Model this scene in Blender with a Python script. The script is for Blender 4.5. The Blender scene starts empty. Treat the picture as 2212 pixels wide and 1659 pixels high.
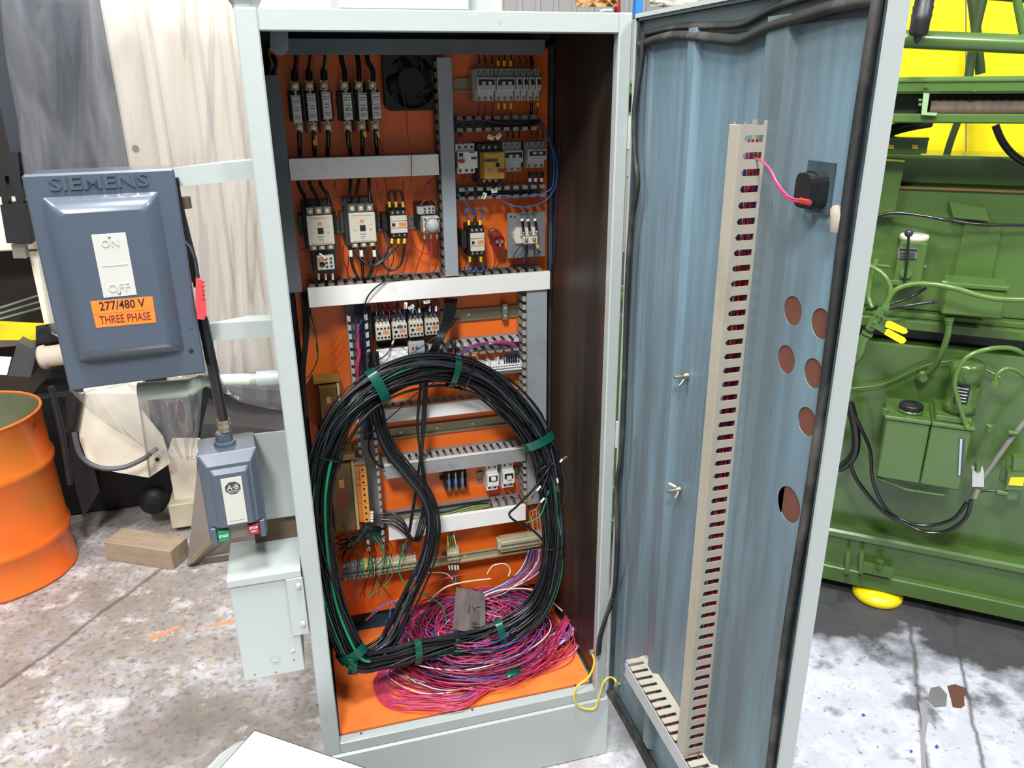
import bpy, bmesh, math, random
from mathutils import Vector, Matrix, noise
random.seed(7)
SC = bpy.context.scene
COL = SC.collection
# ---------------------------------------------------------------- camera, world, lights, exposure
CX, CY, CZ, YAW, PITCH, ROLL, FPX = 0.0677, -1.6837, 1.8841, 0.2668, -0.3634, -0.01, 1696.2
_fw = Vector((math.sin(YAW)*math.cos(PITCH), math.cos(YAW)*math.cos(PITCH), math.sin(PITCH)))
_rt0 = Vector((math.cos(YAW), -math.sin(YAW), 0))
_up0 = _rt0.cross(_fw)
RT = _rt0*math.cos(ROLL)+_up0*math.sin(ROLL)
UP = -_rt0*math.sin(ROLL)+_up0*math.cos(ROLL)
EYE = Vector((CX, CY, CZ))
cam = bpy.data.cameras.new('camera')
cam_o = bpy.data.objects.new('camera', cam)
COL.objects.link(cam_o)
M = Matrix((RT, UP, -_fw)).transposed().to_4x4()
M.translation = EYE
cam_o.matrix_world = M
cam.sensor_width = 36.0
cam.lens = 36.0*FPX/2212.0
cam.clip_start = 0.02
SC.camera = cam_o
w = bpy.data.worlds.new('hall_air')
SC.world = w
w.use_nodes = True
w.node_tree.nodes['Background'].inputs[0].default_value = (0.95, 0.97, 1.0, 1)
w.node_tree.nodes['Background'].inputs[1].default_value = 0.30
SC.view_settings.view_transform = 'Standard'
SC.view_settings.look = 'None'
SC.view_settings.gamma = 1
SC.view_settings.exposure = 0.0
SC.view_settings.use_curve_mapping = False
def area(name, loc, tgt, sx, sy, power, col=(1, 1, 1)):
    l = bpy.data.lights.new(name, 'AREA'); l.shape = 'RECTANGLE'; l.size = sx; l.size_y = sy
    l.energy = power; l.color = col
    o = bpy.data.objects.new(name, l); COL.objects.link(o); o.location = loc
    o.rotation_euler = (Vector(tgt)-Vector(loc)).to_track_quat('-Z', 'Y').to_euler()
    return o
# high-bay lamps of the machine hall, and one added fill lamp
area('overhead_lamp', (-0.9, -3.4, 5.2), (0.3, 0.2, 0.8), 0.8, 0.8, 285, (0.985, 0.985, 1))
area('overhead_lamp', (0.1, -0.95, 5.4), (0.4, 0.2, 0.5), 0.8, 0.8, 230, (0.985, 0.985, 1))
area('overhead_lamp', (2.9, -2.6, 5.2), (1.5, 0.2, 0.2), 0.8, 0.8, 180, (0.985, 0.985, 1))
area('overhead_lamp', (-2.4, -0.6, 5.0), (-0.6, 1.9, 0.8), 1.0, 1.0, 150, (1, 0.98, 0.95))  # unseen fill lamp, added to brighten the cream machine under the plastic

# ---------------------------------------------------------------- helpers
def ray(px, py):
    return _fw+RT*((px-1106)/FPX)-UP*((py-829.5)/FPX)
def on(px, py, P0, n):
    """point on a real plane (P0, n) seen in direction (px, py)"""
    d = ray(px, py); n = Vector(n); t = (Vector(P0)-EYE).dot(n)/d.dot(n)
    return EYE+d*t
def onx(px, py, x): return on(px, py, (x, 0, 0), (1, 0, 0))
def ony(px, py, y): return on(px, py, (0, y, 0), (0, 1, 0))
def onz(px, py, z): return on(px, py, (0, 0, z), (0, 0, 1))

def lin(c):
    if isinstance(c, str):
        c = [int(c[i:i+2], 16)/255 for i in (0, 2, 4)]
    return tuple((x/12.92 if x <= 0.04045 else ((x+0.055)/1.055)**2.4) for x in c)+(1,)
MATS = {}
def mat(name, col, rough=0.5, metal=0.0, var=0.12, scale=6.0, dirt=None, dirt_amt=0.0, dirt_scale=3.0,
        bump=0.0, bscale=60.0, stretch=(1, 1, 1), coat=0.0, spec=0.5, alpha=1.0, chips=None, chip_amt=0.0, chip_scale=20, rvar=0.1, trans=0.0):
    if name in MATS: return MATS[name]
    m = bpy.data.materials.new(name); m.use_nodes = True
    nt = m.node_tree; N = nt.nodes; L = nt.links
    b = N['Principled BSDF']
    tc = N.new('ShaderNodeTexCoord'); mp = N.new('ShaderNodeMapping')
    mp.inputs['Scale'].default_value = stretch
    L.new(tc.outputs['Object'], mp.inputs['Vector'])
    n1 = N.new('ShaderNodeTexNoise'); n1.inputs['Scale'].default_value = scale; n1.inputs['Detail'].default_value = 6
    L.new(mp.outputs[0], n1.inputs['Vector'])
    c = lin(col)
    mx = N.new('ShaderNodeMix'); mx.data_type = 'RGBA'
    mx.inputs[6].default_value = tuple(x*(1-var) for x in c[:3])+(1,)
    mx.inputs[7].default_value = tuple(min(1, x*(1+var)) for x in c[:3])+(1,)
    L.new(n1.outputs[0], mx.inputs[0])
    out = mx.outputs[2]
    def layer(out, colr, amt, sc, sharp, seed):
        n = N.new('ShaderNodeTexNoise'); n.inputs['Scale'].default_value = sc; n.inputs['Detail'].default_value = 8
        n.inputs['Roughness'].default_value = 0.65
        mp2 = N.new('ShaderNodeMapping'); mp2.inputs['Location'].default_value = (seed, seed*1.7, seed*0.3); mp2.inputs['Scale'].default_value = stretch
        L.new(tc.outputs['Object'], mp2.inputs['Vector']); L.new(mp2.outputs[0], n.inputs['Vector'])
        r = N.new('ShaderNodeMapRange'); th = 0.72-0.42*amt
        r.inputs[1].default_value = th-sharp; r.inputs[2].default_value = th+sharp; r.inputs[3].default_value = 0; r.inputs[4].default_value = min(1, 0.35+amt)
        L.new(n.outputs[0], r.inputs[0])
        x = N.new('ShaderNodeMix'); x.data_type = 'RGBA'; x.inputs[7].default_value = lin(colr)
        L.new(r.outputs[0], x.inputs[0]); L.new(out, x.inputs[6])
        return x.outputs[2]
    if dirt: out = layer(out, dirt, dirt_amt, dirt_scale, 0.12, 3.1)
    if chips: out = layer(out, chips, chip_amt, chip_scale, 0.015, 9.3)
    L.new(out, b.inputs['Base Color'])
    rr = N.new('ShaderNodeMapRange'); rr.inputs[3].default_value = max(0.02, rough-rvar); rr.inputs[4].default_value = min(1, rough+rvar)
    L.new(n1.outputs[0], rr.inputs[0]); L.new(rr.outputs[0], b.inputs['Roughness'])
    b.inputs['Metallic'].default_value = metal
    b.inputs['Specular IOR Level'].default_value = spec
    if coat: b.inputs['Coat Weight'].default_value = coat; b.inputs['Coat Roughness'].default_value = 0.12
    if alpha < 1: b.inputs['Alpha'].default_value = alpha
    if trans: b.inputs['Transmission Weight'].default_value = trans
    if bump:
        nb = N.new('ShaderNodeTexNoise'); nb.inputs['Scale'].default_value = bscale; nb.inputs['Detail'].default_value = 3
        L.new(mp.outputs[0], nb.inputs['Vector'])
        bp = N.new('ShaderNodeBump'); bp.inputs['Strength'].default_value = bump; bp.inputs['Distance'].default_value = 0.004
        L.new(nb.outputs[0], bp.inputs['Height']); L.new(bp.outputs[0], b.inputs['Normal'])
    MATS[name] = m
    return m

WM = {}
def reg(o, mw): WM[o.name] = mw
def tag(o, label=None, cat=None, group=None, kind=None):
    if label: o['label'] = label
    if cat: o['category'] = cat
    if group: o['group'] = group
    if kind: o['kind'] = kind
    return o
def thing(name, label, cat, loc=(0, 0, 0), rot=(0, 0, 0), group=None):
    o = bpy.data.objects.new(name, None); COL.objects.link(o)
    o.empty_display_size = 0.02
    o.location = loc; o.rotation_euler = rot
    from mathutils import Euler
    mw = Matrix.Translation(Vector(loc)) @ Euler(rot).to_matrix().to_4x4()
    reg(o, mw)
    return tag(o, label, cat, group)
class MB:
    """collects shapes, then links them as ONE mesh object"""
    def __init__(s): s.v = []; s.f = []; s.sm = []
    def add(s, vs, fs, smooth=False):
        k = len(s.v); s.v += [Vector(v) for v in vs]; s.f += [tuple(i+k for i in f) for f in fs]; s.sm += [smooth]*len(fs)
        return s
    def box(s, lo, hi, bev=0.0, mx=None):
        (x0, y0, z0), (x1, y1, z1) = lo, hi
        x0, x1 = min(x0, x1), max(x0, x1); y0, y1 = min(y0, y1), max(y0, y1); z0, z1 = min(z0, z1), max(z0, z1)
        if bev:
            b = min(bev, (x1-x0)/2.01, (y1-y0)/2.01, (z1-z0)/2.01)
            vs = []; idx = {}
            for sx in (0, 1):
                for sy in (0, 1):
                    for sz in (0, 1):
                        X = (x0, x1)[sx]; Y = (y0, y1)[sy]; Z = (z0, z1)[sz]
                        dx = b*(1-2*sx); dy = b*(1-2*sy); dz = b*(1-2*sz)
                        idx[(sx, sy, sz, 'x')] = len(vs); vs.append((X, Y+dy, Z+dz))
                        idx[(sx, sy, sz, 'y')] = len(vs); vs.append((X+dx, Y, Z+dz))
                        idx[(sx, sy, sz, 'z')] = len(vs); vs.append((X+dx, Y+dy, Z))
            fs = []
            q = [(0, 0), (1, 0), (1, 1), (0, 1)]
            for a in (0, 1):
                fs.append([idx[(a, p[0], p[1], 'x')] for p in (q if a else q[::-1])])
                fs.append([idx[(p[0], a, p[1], 'y')] for p in (q[::-1] if a else q)])
                fs.append([idx[(p[0], p[1], a, 'z')] for p in (q if a else q[::-1])])
            for a in (0, 1):
                for c in (0, 1):
                    fl = (a == c)
                    f = [idx[(a, c, 0, 'x')], idx[(a, c, 0, 'y')], idx[(a, c, 1, 'y')], idx[(a, c, 1, 'x')]]
                    fs.append(f if not fl else f[::-1])
                    f = [idx[(a, 0, c, 'x')], idx[(a, 0, c, 'z')], idx[(a, 1, c, 'z')], idx[(a, 1, c, 'x')]]
                    fs.append(f if fl else f[::-1])
                    f = [idx[(0, a, c, 'y')], idx[(0, a, c, 'z')], idx[(1, a, c, 'z')], idx[(1, a, c, 'y')]]
                    fs.append(f if not fl else f[::-1])
                    for e in (0, 1):
                        t = [idx[(a, c, e, k)] for k in 'xyz']
                        fs.append(t if (a+c+e) % 2 else t[::-1])
        else:
            vs = [(x, y, z) for x in (x0, x1) for y in (y0, y1) for z in (z0, z1)]
            fs = [(0, 1, 3, 2), (4, 6, 7, 5), (0, 4, 5, 1), (2, 3, 7, 6), (0, 2, 6, 4), (1, 5, 7, 3)]
        if mx is not None: vs = [mx @ Vector(v) for v in vs]
        return s.add(vs, fs)
    def cbox(s, c, size, bev=0.0, mx=None):
        c = Vector(c); h = Vector(size)/2
        return s.box(c-h, c+h, bev, mx)
    def prism(s, pts, ext, cap=True):
        """pts: closed loop of 3D points; ext: extrusion vector"""
        n = len(pts); e = Vector(ext); P = [Vector(p) for p in pts]
        nn = Vector((0, 0, 0))
        for i in range(n): nn += P[i].cross(P[(i+1) % n])
        if nn.dot(e) > 0: P = P[::-1]
        vs = P+[p+e for p in P]
        fs = [(i, i+n, (i+1) % n+n, (i+1) % n) for i in range(n)]
        if cap: fs += [tuple(range(n)), tuple(range(2*n-1, n-1, -1))]
        return s.add(vs, fs)
    def cyl(s, a, b, r, r2=None, n=16, cap=True, smooth=True):
        a = Vector(a); b = Vector(b); r2 = r if r2 is None else r2
        d = (b-a).normalized(); u = d.orthogonal().normalized(); v = d.cross(u)
        vs = []
        for c, rr in ((a, r), (b, r2)):
            for i in range(n):
                t = 2*math.pi*i/n; vs.append(c+(u*math.cos(t)+v*math.sin(t))*rr)
        s.add(vs, [(i, (i+1) % n, (i+1) % n+n, i+n) for i in range(n)], smooth)
        if cap:
            s.add(vs[:n], [tuple(range(n-1, -1, -1))]); s.add(vs[n:], [tuple(range(n))])
        return s
    def lathe(s, o, ax, prof, n=24, smooth=True):
        """prof: (r, h) pairs along ax from o"""
        o = Vector(o); d = Vector(ax).normalized(); u = d.orthogonal().normalized(); v = d.cross(u)
        vs = []
        for r, h in prof:
            for i in range(n):
                t = 2*math.pi*i/n; vs.append(o+d*h+(u*math.cos(t)+v*math.sin(t))*max(r, 1e-5))
        fs = []
        for k in range(len(prof)-1):
            for i in range(n):
                fs.append((k*n+i, k*n+(i+1) % n, (k+1)*n+(i+1) % n, (k+1)*n+i))
        return s.add(vs, fs, smooth)
    def tube(s, pts, r, n=6, smooth=True, cap=True, flat=1.0, closed=False):
        P = [Vector(p) for p in pts]; m = len(P)
        if m < 2: return s
        vs = []; u = None
        for i in range(m):
            if closed: d = P[(i+1) % m]-P[i-1]
            else: d = P[min(i+1, m-1)]-P[max(i-1, 0)]
            if d.length < 1e-9: d = Vector((0, 0, 1))
            d.normalize()
            if u is None: u = d.orthogonal().normalized()
            else:
                u = u-d*u.dot(d)
                u = u.normalized() if u.length > 1e-6 else d.orthogonal().normalized()
            v = d.cross(u)
            for k in range(n):
                t = 2*math.pi*k/n; vs.append(P[i]+(u*math.cos(t)+v*math.sin(t)*flat)*(r[i] if isinstance(r, (list, tuple)) else r))
        fs = []
        for i in range(m if closed else m-1):
            j = (i+1) % m
            for k in range(n): fs.append((i*n+k, i*n+(k+1) % n, j*n+(k+1) % n, j*n+k))
        s.add(vs, fs, smooth)
        if cap and not closed:
            s.add(vs[:n], [tuple(range(n-1, -1, -1))]); s.add(vs[-n:], [tuple(range(n))])
        return s
    def sheet(s, grid, thick, smooth=False):
        """grid[r][c] of points, given a real thickness"""
        R = len(grid); C = len(grid[0]); g = [[Vector(p) for p in row] for row in grid]
        nn = (g[0][-1]-g[0][0]).cross(g[-1][0]-g[0][0]).normalized()*thick
        top = [p for row in g for p in row]; bot = [p-nn for p in top]; K = R*C
        fs = []
        for i in range(R-1):
            for j in range(C-1):
                a, b, c, d = i*C+j, i*C+j+1, (i+1)*C+j+1, (i+1)*C+j
                fs.append((a, b, c, d)); fs.append((K+d, K+c, K+b, K+a))
        edge = [j for j in range(C)]+[i*C+C-1 for i in range(1, R)]+[(R-1)*C+j for j in range(C-2, -1, -1)]+[i*C for i in range(R-2, 0, -1)]
        for i in range(len(edge)):
            a, b = edge[i], edge[(i+1) % len(edge)]; fs.append((b, a, K+a, K+b))
        return s.add(top+bot, fs, smooth)
    def build(s, name, m, parent=None, world=False, label=None, cat=None, group=None, kind=None, loc=None):
        me = bpy.data.meshes.new(name)
        vs = s.v
        mw = Matrix.Identity(4)
        if parent is not None:
            mw = WM[parent.name]
            if world:
                inv = mw.inverted(); vs = [inv @ v for v in vs]
        elif loc is not None:
            L0 = Vector(loc); vs = [v-L0 for v in vs]; mw = Matrix.Translation(L0)
        me.from_pydata([tuple(v) for v in vs], [], s.f)
        me.polygons.foreach_set('use_smooth', s.sm)
        me.materials.append(m)
        me.update()
        o = bpy.data.objects.new(name, me); COL.objects.link(o)
        if parent is not None: o.parent = parent
        elif loc is not None: o.location = loc
        reg(o, mw)
        return tag(o, label, cat, group, kind)
def copy_tree(o, parent=None, loc=None, rot=None, label=None):
    c = o.copy(); COL.objects.link(c); c.parent = parent
    if loc is not None: c.location = loc
    if rot is not None: c.rotation_euler = rot
    if label: c['label'] = label
    from mathutils import Euler
    reg(c, (WM[parent.name] if parent else Matrix.Identity(4)) @ (Matrix.Translation(c.location) @ c.rotation_euler.to_matrix().to_4x4() if parent is None else Matrix.Identity(4)))
    for ch in list(o.children): copy_tree(ch, c)
    return c
def smooth_path(pts, per=6, closed=False):
    """Catmull-Rom through pts"""
    P = [Vector(p) for p in pts]; n = len(P); out = []
    rng = range(n) if closed else range(n-1)
    for i in rng:
        if closed: a, b, c, d = P[i-1], P[i], P[(i+1) % n], P[(i+2) % n]
        else: a, b, c, d = P[max(i-1, 0)], P[i], P[i+1], P[min(i+2, n-1)]
        for k in range(per):
            t = k/per
            out.append(0.5*((2*b)+(c-a)*t+(2*a-5*b+4*c-d)*t*t+(3*b-a-3*c+d)*t**3))
    if not closed: out.append(P[-1])
    return out
def text_mb(txt, size, depth=0.0004, sx=1.0, align='CENTER', bold=0.0):
    """flat lettering in the xz plane facing -y, centred on the origin"""
    cu = bpy.data.curves.new('lettering', 'FONT'); cu.body = txt; cu.size = size; cu.extrude = depth
    cu.align_x = align; cu.align_y = 'CENTER'; cu.resolution_u = 2; cu.offset = bold
    o = bpy.data.objects.new('lettering', cu); COL.objects.link(o)
    dg = bpy.context.evaluated_depsgraph_get(); dg.update()
    me = bpy.data.meshes.new_from_object(o.evaluated_get(dg))
    mb = MB()
    mb.v = [Vector((v.co.x*sx, -v.co.z, v.co.y)) for v in me.vertices]
    mb.f = [tuple(p.vertices) for p in me.polygons]; mb.sm = [False]*len(mb.f)
    bpy.data.objects.remove(o); bpy.data.curves.remove(cu); bpy.data.meshes.remove(me)
    return mb
def xf(mb, mx):
    mb.v = [mx @ v for v in mb.v]; return mb
# ---------------------------------------------------------------- materials
PAINT = mat('pale_grey_green_enamel', 'a5adaa', 0.38, var=0.05, scale=3, bump=0.16, bscale=30, coat=0.3, rvar=0.08, chips='3a4040', chip_amt=0.02, chip_scale=26)
PAINTS = mat('pale_enamel_smooth', 'a9b1ae', 0.42, var=0.04, scale=3, coat=0.2)
BLUE = mat('worn_blue_grey_steel', '72909f', 0.40, var=0.2, scale=2.2, stretch=(5, 5, 0.45), dirt='565f62', dirt_amt=0.52, dirt_scale=1.3, chips='30363a', chip_amt=0.10, chip_scale=16, bump=0.05, bscale=20)
BLUED = mat('dark_blue_grey_frame', '3d4c54', 0.5, var=0.25, scale=5, dirt='1b2022', dirt_amt=0.4, dirt_scale=4)
BROWN = mat('rust_brown_oily_wall', '4a392c', 0.5, var=0.35, scale=2.0, stretch=(3, 3, 0.5), dirt='181310', dirt_amt=0.58, dirt_scale=1.5, chips='7a5636', chip_amt=0.04, chip_scale=18)
ORANGE = mat('orange_plate_paint', 'fb7420', 0.42, var=0.08, scale=3, dirt='b84a12', dirt_amt=0.14, dirt_scale=4, coat=0.2)
ORANGEF = mat('orange_floor_plate_paint', 'f67c38', 0.4, var=0.08, scale=4, dirt='9a4b24', dirt_amt=0.2, dirt_scale=7, coat=0.2, chips='5a2e18', chip_amt=0.04, chip_scale=30)
RUBBER = mat('black_rubber_gasket', '232524', 0.6, var=0.4, scale=18, dirt='6b6862', dirt_amt=0.22, dirt_scale=9)
STEEL = mat('zinc_plated_steel', 'a9a698', 0.38, metal=0.85, var=0.15, scale=12, dirt='5c5546', dirt_amt=0.2, dirt_scale=10)
BRASS = mat('brass_bolt', 'e6d6a8', 0.4, metal=0.3, var=0.2, scale=30)
DUCT = mat('grey_pvc_duct', '8b8d88', 0.55, var=0.1, scale=8, dirt='5a5648', dirt_amt=0.3, dirt_scale=10)
DUCTC = mat('blue_grey_pvc_cover', '98a1a6', 0.45, var=0.06, scale=6, dirt='5d6266', dirt_amt=0.12, dirt_scale=5)
DUCTD = mat('dark_grey_pvc_cover', '6e7578', 0.5, var=0.08, scale=6, dirt='44484a', dirt_amt=0.2, dirt_scale=6)
WHITEC = mat('white_pvc_cover', 'f0f0ea', 0.42, var=0.04, scale=4, dirt='a7a598', dirt_amt=0.15, dirt_scale=9)
CREAMD = mat('yellowed_pvc_duct', 'a8a394', 0.5, var=0.08, scale=7, dirt='756c58', dirt_amt=0.25, dirt_scale=8)
BLACKP = mat('black_moulded_plastic', '1d1f20', 0.42, var=0.2, scale=10)
DGREYP = mat('dark_grey_plastic', '43474a', 0.5, var=0.15, scale=10)
BEIGE = mat('beige_moulded_plastic', 'cfc9b6', 0.45, var=0.06, scale=12, dirt='8d8672', dirt_amt=0.12, dirt_scale=20)
LGREYP = mat('light_grey_plastic', 'b4b8b6', 0.45, var=0.06, scale=12, dirt='7a7c78', dirt_amt=0.15, dirt_scale=20)
WHITEP = mat('white_plastic', 'e6e6e2', 0.4, var=0.04, scale=12)
YELLOWP = mat('amber_yellow_plastic', 'c69a3e', 0.4, var=0.1, scale=12)
YFER = mat('yellow_ferrule', 'd9b92c', 0.45, var=0.08, scale=30)
REDP = mat('red_plastic', 'a5302a', 0.4, var=0.1, scale=20)
ORANGEL = mat('orange_print', 'd98a4a', 0.6, var=0.1, scale=40)
GREENP = mat('green_plastic', '0d8a5c', 0.4, var=0.05, scale=20)
BLUEP = mat('blue_plastic', '2f4fae', 0.4, var=0.05, scale=20)
PAPER = mat('white_paper_tag', 'e4e4e0', 0.7, var=0.04, scale=30)
INK = mat('black_ink', '161616', 0.7, var=0.0)
INKR = mat('dark_red_ink', '5e2216', 0.7, var=0.0)
WHITEINK = mat('white_ink', 'ececec', 0.6, var=0.0)
CBLACK = mat('black_cable_sheath', '16181b', 0.3, var=0.3, scale=9, dirt='3a3d40', dirt_amt=0.1, dirt_scale=30)
CDGREY = mat('dark_grey_cable_sheath', '33383f', 0.35, var=0.2, scale=9)
CGREEN = mat('green_cable_sheath', '128a55', 0.35, var=0.1, scale=9)
CBLUE = mat('blue_wire', '2e5c9a', 0.35, var=0.12, scale=9)
CNAVY = mat('navy_wire', '1b2a5e', 0.35, var=0.12, scale=9)
CPINK = mat('pink_red_wire', 'cc3a62', 0.35, var=0.15, scale=9)
CROSE = mat('rose_wire', 'b04a72', 0.35, var=0.15, scale=9)
CMAR = mat('maroon_wire', '7e2440', 0.35, var=0.15, scale=9)
CWHITE = mat('cream_white_wire', 'e2d6c4', 0.35, var=0.06, scale=9)
CVIO = mat('violet_wire', '6a55a8', 0.35, var=0.12, scale=9)
CRED = mat('red_wire', 'a8262a', 0.35, var=0.12, scale=9)
CYEL = mat('yellow_green_earth_wire', 'd8c244', 0.4, var=0.15, scale=25)
TAPE = mat('green_tape', '06503f', 0.22, var=0.12, scale=20)
COPPER = mat('bare_copper_strands', 'b07a50', 0.35, metal=0.7, var=0.15, scale=30)
GREEN = mat('machine_green_enamel', '48652e', 0.26, var=0.10, scale=3, coat=0.5, bump=0.06, bscale=14, dirt='42602a', dirt_amt=0.16, dirt_scale=2.5)
GREEND = mat('machine_green_hose', '50702f', 0.34, var=0.1, scale=8, coat=0.4)
YELLOW = mat('safety_yellow_enamel', 'e2cc10', 0.32, var=0.06, scale=4, coat=0.4, bump=0.08, bscale=14)
CREAM = mat('cream_machine_enamel', 'ece2cc', 0.45, var=0.05, scale=2.5, dirt='b3a68c', dirt_amt=0.15, dirt_scale=3)
NAVYB = mat('slate_blue_enamel', '47525f', 0.36, var=0.06, scale=4, coat=0.6, bump=0.05, bscale=22)

# ---------------------------------------------------------------- setting: painted concrete floor
def floor_material():
    m = bpy.data.materials.new('painted_stained_concrete'); m.use_nodes = True
    nt = m.node_tree; N = nt.nodes; L = nt.links; b = N['Principled BSDF']
    tc = N.new('ShaderNodeTexCoord')
    def ns(scale, detail=8, rough=0.6, loc=(0, 0, 0), st=(1, 1, 1), rz=0.0):
        mp = N.new('ShaderNodeMapping'); mp.inputs['Location'].default_value = loc; mp.inputs['Scale'].default_value = st; mp.inputs['Rotation'].default_value = (0, 0, rz)
        L.new(tc.outputs['Object'], mp.inputs['Vector'])
        n = N.new('ShaderNodeTexNoise'); n.inputs['Scale'].default_value = scale; n.inputs['Detail'].default_value = detail; n.inputs['Roughness'].default_value = rough
        L.new(mp.outputs[0], n.inputs['Vector']); return n.outputs[0]
    def ramp(v, lo, hi, a=0.0, c=1.0):
        r = N.new('ShaderNodeMapRange'); r.inputs[1].default_value = lo; r.inputs[2].default_value = hi; r.inputs[3].default_value = a; r.inputs[4].default_value = c
        L.new(v, r.inputs[0]); return r.outputs[0]
    def mix(f, A, B):
        x = N.new('ShaderNodeMix'); x.data_type = 'RGBA'
        if isinstance(A, str): x.inputs[6].default_value = lin(A)
        else: L.new(A, x.inputs[6])
        if isinstance(B, str): x.inputs[7].default_value = lin(B)
        else: L.new(B, x.inputs[7])
        L.new(f, x.inputs[0]); return x.outputs[2]
    def mul(a, c):
        x = N.new('ShaderNodeMath'); x.operation = 'MULTIPLY'; L.new(a, x.inputs[0])
        if isinstance(c, float): x.inputs[1].default_value = c
        else: L.new(c, x.inputs[1])
        return x.outputs[0]
    base = mix(ramp(ns(2.2), 0.35, 0.7), 'b3b0b6', '9c9794')
    base = mix(ramp(ns(9, loc=(4, 1, 0)), 0.48, 0.62, 0, 0.8), base, 'd6d5d8')
    base = mix(ramp(ns(26, loc=(1, 7, 0)), 0.55, 0.66, 0, 0.75), base, '8a7d72')
    base = mix(ramp(ns(60, 4, loc=(3, 2, 0)), 0.58, 0.68, 0, 0.6), base, '6f6964')
    # brown worn concrete on the left and centre, lilac paint left on the right
    sep = N.new('ShaderNodeSeparateXYZ'); L.new(tc.outputs['Object'], sep.inputs[0])
    left = ramp(sep.outputs[0], 0.9, 0.2)
    wn = ns(3.2, loc=(8, 3, 0))
    base = mix(mul(left, ramp(wn, 0.42, 0.56, 0, 0.85)), base, '8d847c')
    base = mix(mul(left, ramp(ns(14, loc=(2, 9, 0)), 0.52, 0.60, 0, 0.7)), base, 'a99b8d')
    base = mix(mul(left, ramp(ns(40, loc=(5, 5, 0)), 0.52, 0.64, 0, 0.75)), base, '6a5f56')
    base = mix(mul(left, ramp(ns(1.1, 4, loc=(3, 8, 0)), 0.45, 0.62, 0, 0.55)), base, '857c74')
    base = mix(mul(left, ramp(ns(4.5, 9, 0.75, loc=(9, 1, 0)), 0.55, 0.62, 0, 0.7)), base, 'd3cfcd')
    right = ramp(sep.outputs[0], 0.6, 1.3)
    base = mix(mul(right, 0.62), base, 'c4cad8')
    base = mix(mul(right, ramp(ns(5, loc=(1, 1, 0)), 0.56, 0.66, 0, 0.9)), base, '5d5c60')
    base = mix(mul(right, ramp(ns(17, loc=(7, 1, 0)), 0.60, 0.68, 0, 0.8)), base, 'a08f88')
    base = mix(mul(right, ramp(ns(45, loc=(7, 6, 0)), 0.63, 0.69, 0, 0.8)), base, '66504a')
    # shadow by the green machine painted into the floor colour, with oily dirt
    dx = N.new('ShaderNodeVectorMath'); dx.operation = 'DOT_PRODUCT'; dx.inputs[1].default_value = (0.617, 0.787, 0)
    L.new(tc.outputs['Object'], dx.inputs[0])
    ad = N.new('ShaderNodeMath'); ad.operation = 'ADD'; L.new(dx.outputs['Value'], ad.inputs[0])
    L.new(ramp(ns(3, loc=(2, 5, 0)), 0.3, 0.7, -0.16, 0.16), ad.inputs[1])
    shadow_and_oil = ramp(ad.outputs[0], 1.24, 1.38)
    base = mix(mul(mul(shadow_and_oil, right), 0.93), base, '2b2a29')
    # joints between floor slabs
    def joint(nx, ny, d, wdt, colr, cond):
        v = N.new('ShaderNodeVectorMath'); v.operation = 'DOT_PRODUCT'; v.inputs[1].default_value = (nx, ny, 0); L.new(tc.outputs['Object'], v.inputs[0])
        a = N.new('ShaderNodeMath'); a.operation = 'ADD'; L.new(v.outputs['Value'], a.inputs[0])
        L.new(ramp(ns(7, 4), 0.2, 0.8, -0.012-d, 0.012-d), a.inputs[1])
        ab = N.new('ShaderNodeMath'); ab.operation = 'ABSOLUTE'; L.new(a.outputs[0], ab.inputs[0])
        return mul(ramp(ab.outputs[0], wdt, 0.0, 0, 0.85), cond)
    J = []
    for (p, q, wd, c, cond) in JOINTS:
        d = (Vector(q)-Vector(p)).normalized(); nx, ny = -d.y, d.x
        base = mix(joint(nx, ny, nx*p[0]+ny*p[1], wd, c, left if cond == 'l' else right), base, c)
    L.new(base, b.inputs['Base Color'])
    L.new(ramp(ns(6), 0.3, 0.7, 0.32, 0.6), b.inputs['Roughness'])
    bp = N.new('ShaderNodeBump'); bp.inputs['Strength'].default_value = 0.45; bp.inputs['Distance'].default_value = 0.006
    L.new(ns(38, 8, 0.7), bp.inputs['Height']); L.new(bp.outputs[0], b.inputs['Normal'])
    return m
_a, _b = onz(0, 1055, 0), onz(400, 1232, 0)
_a = onz(0, 1485, 0); _b = onz(345, 1233, 0)
_c, _d = onz(1966, 1345, 0), onz(2003, 1659, 0)
_e, _f = onz(2055, 1345, 0), onz(2125, 1659, 0)
_g, _h = onz(1806, 1380, 0), onz(1806, 1659, 0)
JOINTS = [(_a, _b, 0.016, '5a4c40', 'l'), (_c, _d, 0.012, '4a3f3a', 'r'), (_e, _f, 0.010, '463a34', 'r')]
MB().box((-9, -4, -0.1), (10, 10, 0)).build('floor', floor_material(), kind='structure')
def floor_mark(name, pts, m):
    o = MB().prism([onz(a, b, .0004) for a, b in pts], (0, 0, .0004)).build(name, m, bpy.data.objects['floor'], world=True)
floor_mark('paint_mark', [(440, 1352), (500, 1338), (545, 1330), (560, 1318), (575, 1322), (572, 1330), (632, 1312), (634, 1316), (575, 1336), (545, 1342), (500, 1346), (445, 1356)], mat('orange_spray_paint', 'e08a5c', .8, var=.2, scale=30, dirt='a08c7c', dirt_amt=.5, dirt_scale=25))
floor_mark('paint_mark', [(330, 1372), (380, 1352), (392, 1354), (350, 1374), (310, 1388)], mat('orange_spray_paint', 'e08a5c'))
floor_mark('rust_patch', [(2046, 1482), (2062, 1478), (2086, 1486), (2092, 1500), (2082, 1504), (2084, 1524), (2076, 1530), (2058, 1528), (2054, 1510)], mat('rust_stain', '5a3a2a', .8, var=.3, scale=25))
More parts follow.
